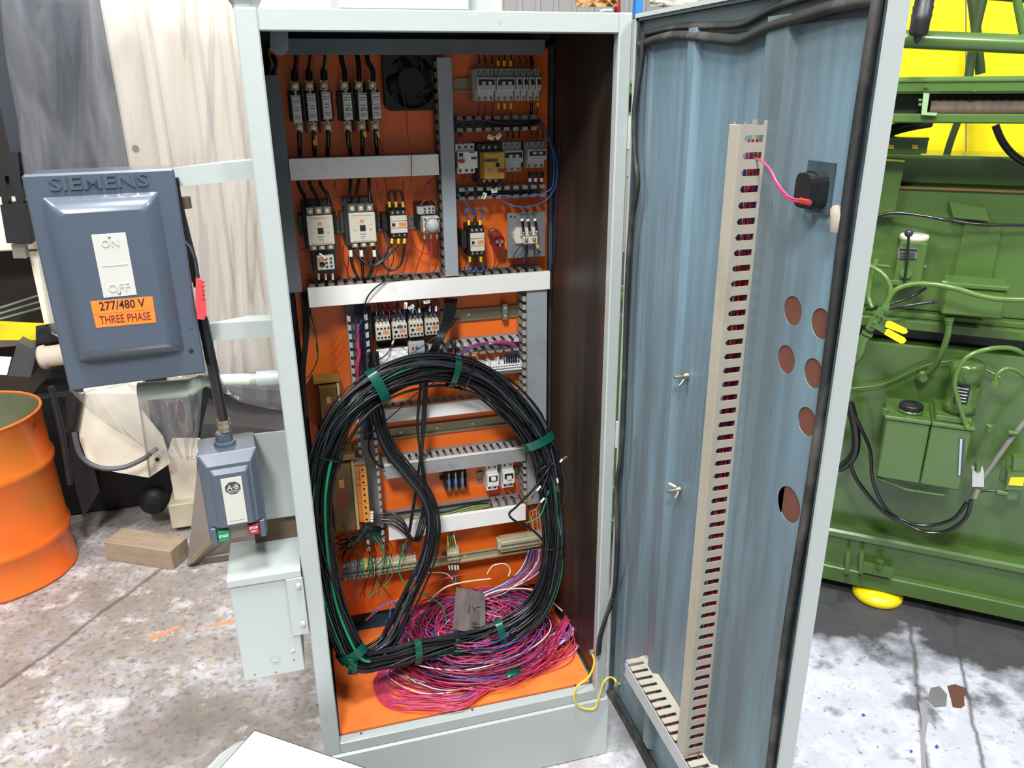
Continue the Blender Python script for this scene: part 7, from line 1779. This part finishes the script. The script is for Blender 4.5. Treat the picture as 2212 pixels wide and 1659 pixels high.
m = MB(); m.lathe(o+Vector((0, 0, .010)), (0, 0, 1), [(0, 0), (.036, 0), (.038, .003), (.038, .016), (.034, .020), (0, .020)], n=28); m.build('filler_cap', mat('black_cap_plastic', '1c1e22', .35, var=.1), t, world=True, label='ribbed black filler cap')
o = GL_((sm+s1)/2+.02, .045, zb+.035)
MB().lathe(o, (0, 0, 1), [(0, 0), (.050, 0), (.050, .03), (.046, .035), (.046, .115), (.050, .118), (.052, .165), (.044, .178), (0, .178)], n=28).build('motor_body', GREEN, t, world=True)
for k in range(10):
    a = k*.55; MB().box((-.0015, -.004, 0), (.0015, .004, .075)).build('cooling_fin', GREEN, t) if False else None
mp_ = MB()
cA = UM; cN = NM
for k in range(7): pass
def onmot(da, z0, z1, th, m_, name, r=.048, half=.45, label=None):
    g = []
    for i in range(2):
        g.append([o+(NM*math.cos(da+half*(j/6-.5)*2)+UM*math.sin(da+half*(j/6-.5)*2))*r+Vector((0, 0, (z1, z0)[i])) for j in range(7)])
    MB().sheet(g, -th).build(name, m_, t, world=True, label=label)
onmot(-.15, .045, .110, .002, mat('black_rating_plate', '24282a', .4, metal=.3, var=.2, scale=60), 'rating_plate', label='black motor rating plate')
for k in range(5): onmot(-.15, .052+k*.011, .0555+k*.011, .0006, LGREYP, 'plate_line', r=.0492, half=.34-.04*(k % 2))
onmot(1.25, .03, .10, .03, GREEN, 'terminal_box', r=.055, half=.45)
gquad([(2072, 946), (2085, 948), (2080, 1030), (2068, 1028)], dT+.002, .004).build('sight_slot', DGREYP, t, world=True)
gquad([(2074, 948), (2079, 949), (2074, 1028), (2070, 1027)], dT+.004, .003).build('sight_glass', mat('pale_sight_glass', 'a8b4c0', .2), t, world=True)
for (a, b) in ((1912, 890), (2137, 925)): 
    q = G(a, b, .10); MB().cbox(q, (.02, .02, .028), .003).build('mounting_lug', GREEN, t, world=True)
MB().tube([G(1890, 1030, .1), G(1960, 1058, .1), G(2040, 1070, .1)], .006, n=8).build('drip_rail', GREEN, t, world=True)
def hose(label, pts, r, m=GREEND, name='hose', cat='hose', n=10, ends=None):
    t = thing(name, label, cat, G(*pts[0][:3]))
    MB().tube(smooth_path([G(*p) for p in pts], 6), r, n=n).build('pipe', m, t, world=True)
    if ends:
        for i in ends:
            a, b = G(*pts[i]), G(*pts[i+1 if i >= 0 else i-1]); d = (b-a).normalized()
            MB().lathe(a-d*.006, d, [(0, 0), (r*1.5, 0), (r*1.5, .012), (r*1.25, .014), (r*1.25, .022), (0, .022)], n=6, smooth=False).build('fitting', m, t, world=True)
    return t
hose('green hose looping from the tank over the small motor', [(2088, 922, .12), (2068, 860, .13), (2063, 820, .14), (2085, 775, .14), (2130, 755, .12), (2180, 752, .08), (2212, 765, .05), (2240, 790, .0)], .0078, ends=[0])
hose('short green hose arching right from the motor terminal box', [(2148, 830, .11), (2155, 808, .11), (2175, 796, .10), (2200, 803, .08), (2225, 825, .05)], .0065, ends=[0])
hose('thick green hose running over the green electrical box', [(1912, 665, .12), (1930, 630, .12), (1965, 615, .12), (2010, 614, .13), (2060, 622, .14), (2110, 637, .14), (2160, 646, .14), (2240, 648, .12)], .0085, ends=[0])
hose('green pipe running down from the green electrical box', [(2051, 688, .03), (2048, 720, .02), (2035, 760, .0), (2020, 790, -.03), (1998, 812, -.06)], .0105, ends=[0])
e = G(1994, 812, -.07); MB().lathe(e, NM, [(0, 0), (.022, 0), (.022, .01), (.014, .014), (.014, .03), (0, .03)], n=8, smooth=False).build('wall_boss', GREEN, gm, world=True)
hose('thin green pipe curving across the machine bed to the left', [(2160, 815, -.05), (2110, 790, -.06), (2060, 780, -.06), (2000, 790, -.07), (1950, 812, -.07), (1900, 832, -.07), (1830, 840, -.07)], .0040)
hose('glossy black cable crossing the upper body', [(1880, 470, -.08), (1930, 460, -.08), (1990, 466, -.07), (2050, 476, -.06), (2120, 485, -.08), (2230, 487, -.10)], .0052, m=MATS['glossy_black_hose'], name='cable', cat='cable')
hose('black cable entering the green electrical box, upper one', [(1870, 668, .0), (1930, 664, .02), (1990, 656, .02), (2022, 652, .02)], .0050, m=MATS['glossy_black_hose'], name='cable', cat='cable', ends=[-1])
hose('second black cable crossing behind the thick green hose', [(1880, 670, .0), (1930, 655, -.02), (1970, 640, -.04), (2000, 622, -.08)], .0045, m=MATS['glossy_black_hose'], name='cable', cat='cable')
BC = MATS['glossy_black_hose']
hose('thick black cable coil partly hidden by the door edge', [(1835, 870, .05), (1848, 930, .05), (1845, 980, .05), (1815, 1010, .05), (1790, 1000, .05)], .016, m=BC, name='cable', cat='cable')
hose('upper of two black cables sagging to the grey connector', [(1845, 895, .06), (1862, 930, .06), (1880, 975, .07), (1886, 1040, .07), (1915, 1100, .06), (1960, 1128, .06), (2010, 1135, .06), (2060, 1120, .06), (2088, 1085, .06)], .0062, m=BC, name='cable', cat='cable')
hose('lower of two black cables sagging to the grey connector', [(1836, 1000, .06), (1850, 1035, .06), (1880, 1075, .065), (1912, 1108, .07), (1960, 1135, .07), (2000, 1150, .07), (2045, 1148, .07), (2085, 1120, .07), (2098, 1080, .07)], .0070, m=BC, name='cable', cat='cable')
hose('grey conduit slanting up right from the grey connector', [(2115, 1045, .03), (2150, 995, .03), (2190, 940, .03), (2240, 880, .02)], .0085, m=mat('grey_conduit', '7d7a76', .5, var=.1), name='conduit', cat='conduit')
t = thing('cable_connector', 'light grey plug connector at the lower corner of the tank', 'connector', G(2110, 1035, .04))
gquad([(2100, 1018), (2125, 1018), (2126, 1052), (2100, 1052)], .055, .04).build('housing', LGREYP, t, world=True)
MB().cyl(G(2112, 1055, .05), G(2104, 1075, .055), .012, n=12).build('gland', STEEL, t, world=True); MB().cyl(G(2112, 1017, .05), G(2113, 998, .05), .010, n=10).build('gland', GREEN, t, world=True)
hose('short black cable from the connector to the solenoid valve', [(2118, 1062, .05), (2135, 1060, .05), (2152, 1060, .05)], .004, m=BC, name='cable', cat='cable')
t = thing('solenoid_valve', 'green valve block with a yellow tag at the right edge', 'valve', G(2195, 1040, .05))
gquad([(2178, 1022), (2230, 1022), (2230, 1058), (2172, 1058)], .06, .06).build('block', GREEN, t, world=True)
gquad([(2183, 1032), (2213, 1032), (2210, 1050), (2178, 1048)], .064, .006).build('tag', YELLOW, t, world=True, label='yellow tag')
gquad([(2190, 990), (2222, 992), (2220, 1020), (2188, 1018)], .05, .05).build('coil', GREEN, t, world=True); gquad([(2175, 1058), (2200, 1058), (2196, 1080), (2174, 1078)], .05, .05).build('lower_block', GREEN, t, world=True)
MB().cyl(G(2152, 1062, .05), G(2176, 1066, .05), .011, n=10).build('union', GREEN, t, world=True)
MB().tube([G(2168, 998, .03), G(2160, 1035, .03), G(2170, 1045, .03)], .004, n=6).build('loop', GREEN, t, world=True)
MB().cyl(G(2178, 934, .04), G(2198, 936, .04), .009, n=8).build('union', GREEN, t, world=True)
# electrical box
t = thing('electrical_box', 'green cast electrical box mounted on the machine slide', 'junction box', G(2100, 645, 0))
s0, z0 = sdz(2032, 680, .06); s1, _ = sdz(2165, 685, .06); _, z1 = sdz(2045, 612, .06)
gbox((s0, -.10, z0), (s1, .055, z1-.012), .006).build('body', GREEN, t, world=True); gbox((s0-.004, -.06, z1-.012), (s1+.004, .062, z1+.004), .004).build('lid', GREEN, t, world=True)
MB().cyl(G(2034, 610, .06), G(2046, 611, .06), .009, n=10).build('hinge_pin', GREEN, t, world=True)
# lever valve
t = thing('lever_valve', 'green lever valve with a black ball lever and cream cap', 'valve', G(1960, 560, -.05))
s0, z0 = sdz(1930, 612, -.05); s1, _ = sdz(1990, 612, -.05); _, z1 = sdz(1940, 522, -.05)
gbox((s0, -.15, z0), (s1, -.05, z1), .004).build('body', GREEN, t, world=True)
gbox((s0-.01, -.15, z0-.004), (s1+.01, -.035, z0+.014), .003).build('flange', GREEN, t, world=True)
oo = GL_((s0+s1)/2, -.10, z1); MB().lathe(oo, (0, 0, 1), [(0, 0), (.045, 0), (.046, .016), (.042, .020), (0, .020)], n=24).build('cap', mat('cream_cap', 'cdc9b4', .5, var=.06), t, world=True)
gquad([(1940, 535), (1983, 537), (1981, 560), (1939, 558)], -.046, .004).build('rating_plate', mat('grey_rating_plate', '6e726e', .4, metal=.3, var=.1), t, world=True, label='small grey data plate')
gquad([(1943, 537), (1981, 539), (1981, 543), (1943, 541)], -.0450, .001).build('plate_line', INK, t, world=True)
for k in range(4): gquad([(1944, 545+k*4), (1976, 546+k*4), (1976, 548+k*4), (1944, 547+k*4)], -.0450, .001).build('plate_line', INK, t, world=True)
MB().tube([G(1963, 508, .0), G(1960, 560, -.01), G(1953, 612, -.03)], .0042, n=8).build('lever', BLACKP, t, world=True)
c_ = G(1963, 504, .0); MB().lathe(c_-Vector((0, 0, .013)), (0, 0, 1), [(.0, 0)]+[(.0135*math.sin(math.pi*k/8), .0135-.0135*math.cos(math.pi*k/8)) for k in range(1, 8)]+[(0, .027)], n=16).build('ball_knob', mat('dark_ball_plastic', '2c3038', .35), t, world=True, label='dark ball knob')
MB().cyl(G(1957, 590, -.045), G(1957, 590, -.03), .018, n=16).build('boss', GREEN, t, world=True); MB().cyl(G(1992, 576, -.07), G(2000, 577, -.07), .009, n=8).build('plug', GREEN, t, world=True)
MB().cyl(G(1880, 572, -.02), G(1922, 576, -.03), .0055, n=8).build('union', GREEN, t, world=True)
# ball valves with yellow levers
t = thing('ball_valve', 'green ball valve with two yellow lever handles', 'valve', G(1890, 690, .1))
MB().tube([G(1908, 665, .12), G(1893, 688, .12), G(1878, 712, .12)], [.014, .018, .015], n=10).build('body', GREEN, t, world=True)
MB().lathe(G(1900, 676, .12), G(1893, 688, .12)-G(1900, 676, .12), [(0, 0), (.022, 0), (.022, .008), (0, .008)], n=6, smooth=False).build('collar', GREEN, t, world=True)
MB().lathe(G(1875, 718, .12), G(1868, 730, .12)-G(1875, 718, .12), [(0, 0), (.021, 0), (.021, .008), (0, .008)], n=6, smooth=False).build('collar', GREEN, t, world=True)
MB().tube(smooth_path([G(1870, 725, .12), G(1862, 742, .12), G(1855, 765, .12), G(1835, 790, .10)], 4), .017, n=12).build('elbow', GREEN, t, world=True)
q = G(1888, 698, .135); MB().lathe(q, NM, [(0, 0), (.010, 0), (.010, .008), (.006, .010), (0, .010)], n=6, smooth=False).build('stem_nut', GREEN, t, world=True)
gquad([(1884, 692), (1918, 712), (1912, 722), (1880, 704)], .145, .004).build('lever_arm', GREEN, t, world=True)
def pill(pts, d, th, m_, nm): return gquad(pts, d, th).build(nm, m_, t, world=True, label='yellow lever handle')
pill([(1915, 695), (1923, 694), (1958, 711), (1961, 717), (1957, 721), (1950, 721), (1911, 706)], .15, .008, YELLOW, 'lever_handle')
pill([(1914, 713), (1920, 712), (1955, 731), (1958, 736), (1952, 742), (1945, 742), (1910, 722)], .16, .008, YELLOW, 'lever_handle')
hose('twisted green and bare hose left of the lever valve', [(1880, 575, .06), (1905, 590, .08), (1922, 615, .09), (1922, 640, .10), (1908, 668, .12)], .0078)
hose('vertical green hose beside the door edge, upper one', [(1895, 560, .02), (1882, 600, .03), (1876, 640, .04), (1885, 665, .06)], .0085)

# beams, bellows and yellow guards above
t = thing('slide_beam', 'green cross beam with a ribbed brown bellows', 'machine beam', G(2080, 190, .05))
zb1 = sdz(2080, 195, .10); sA = -.9
def rowz(px, py, d): return sdz(px, py, d)[1]
gbox((S0, -.02, rowz(2000, 203, .08)), (S1, .08, rowz(2000, 166, .08)), .008).build('top_beam', GREEN, t, world=True)
gbox((S0, -.10, rowz(2000, 258, .06)), (S1, .0, rowz(2000, 203, .08)), .004).build('channel_back', mat('dark_olive_channel', '343a28', .6, var=.2), t, world=True)
gbox((S0, -.02, rowz(2000, 266, .07)), (S1, .07, rowz(2000, 246, .07)), .004).build('lower_rail', GREEN, t, world=True)
gbox((S0, .078, rowz(2000, 178, .08)), (S1, .084, rowz(2000, 172, .08)), .002).build('edge_trim', GREEN, t, world=True)
s0, _ = sdz(2010, 230, .05); zc_, zd_ = rowz(2100, 258, .05), rowz(2100, 215, .05)
bm_ = MB(); n = 60; ring_pts = []
zm = (zc_+zd_)/2+.004; R0 = (zd_-zc_)/2
prof = []
for k in range(n*2+1): prof.append((R0*(1 if k % 2 else .90), k*(1.4/(n*2))))
MB().lathe(GL_(s0, .025, zm), UM, prof, n=20).build('bellows', mat('dirty_brown_bellows', '6f5f50', .7, var=.25, scale=9, dirt='2e2620', dirt_amt=.3, dirt_scale=6), t, world=True)
gquad([(1995, 200), (2008, 202), (2002, 243), (2025, 244), (2022, 250), (1990, 248)], .09, .02).build('end_bracket', mat('pale_green_bracket', '8aa67a', .4, coat=.3), t, world=True)
for k, px in enumerate((2000, 2105)): q = G(px, 186 if k == 0 else 194, .085); MB().cyl(q, q+NM*.005, .006, n=8).build('screw', GREEN, t, world=True)
for k in range(2): MB().cyl(G(1984, 216+k*10, .06), G(1996, 217+k*10, .06), .005, n=8).build('adjuster', GREEN, t, world=True)
t = thing('guard_rail', 'glossy green round rail above the cross beam', 'rail', G(2080, 90, 0))
MB().cyl(G(1900, 82, .05), G(2300, 100, .05), .026, n=18).build('tube', GREEN, t, world=True)
MB().cyl(G(2050, -20, .0), G(2215, -5, .0), .015, n=12).build('upper_tube', GREEN, t, world=True)
MB().tube([G(2195, -10, .04), G(2215, 95, .04)], .012, n=10).build('upright', GREEN, t, world=True)
t = thing('slotted_rail', 'short green slotted channel left above the machine body', 'rail', G(1960, 315, -.05))
zz0, zz1 = rowz(1950, 333, -.03), rowz(1950, 302, -.03); s1, _ = sdz(2005, 315, -.03)
gbox((S0, -.08, zz0), (s1, -.06, zz1), .001).build('web', GREEN, t, world=True); gbox((S0, -.08, zz1), (s1, -.02, zz1+.008), .002).build('flange', GREEN, t, world=True); gbox((S0, -.08, zz0-.006), (s1-.015, -.02, zz0), .002).build('flange', GREEN, t, world=True)
for px in (1925, 1977): q = G(px, 318, -.055); gq = gquad([(px-7, 312), (px+6, 313), (px+6, 322), (px-7, 321)], -.055, .003); gq.build('slot', YELLOW, t, world=True)
t = thing('yellow_guard', 'large yellow sheet guards behind the green beams', 'guard', G(2080, 200, -.6))
dG = -.5
def yg(pts, th=.02, d=dG, name='panel', m_=YELLOW): return gquad(pts, d, th).build(name, m_, t, world=True)
yg([(1900, -60), (2085, -60), (2085, 430), (1880, 430)]); yg([(2088, -60), (2400, -60), (2400, 440), (2088, 440)], d=-.56)
gquad([(1860, 340), (2400, 385), (2400, 460), (1860, 440)], -.3, .04).build('lower_rim', YELLOW, t, world=True)
hose('dark green pipe slanting behind the rails, left', [(2098, -20, -.3), (2108, 60, -.3), (2118, 160, -.3)], .016, m=mat('deep_green_hose', '2f4424', .4, var=.1))
hose('dark green pipe crossing it from the right', [(2128, -20, -.25), (2105, 80, -.25), (2092, 170, -.25)], .014, m=MATS['deep_green_hose'])
hose('dark pipe under the cross beam', [(2070, 260, -.3), (2052, 310, -.3), (2038, 360, -.3)], .012, m=MATS['deep_green_hose'])
hose('black hose curving down right under the cross beam', [(2150, 270, -.2), (2165, 305, -.2), (2190, 335, -.2), (2230, 360, -.2)], .012, m=BC)
hose('thick black pipe rising behind the door edge', [(1900, 300, -.1), (1930, 280, -.1), (1975, 268, -.1), (2010, 262, -.12)], .020, m=BLACKP)
t = thing('handle_grip', 'black ribbed grip hanging at the top right', 'grip', G(1998, 20, .15))
MB().lathe(G(2003, -30, .15), G(1986, 60, .15)-G(2003, -30, .15), [(0, 0), (.022, 0), (.026, .02), (.0255, .05), (.028, .052), (.026, .07), (.028, .072), (.026, .09), (.026, .12), (.022, .128), (.011, .130), (.010, .140), (.003, .150), (0, .151)], n=16).build('grip', BLACKP, t, world=True)
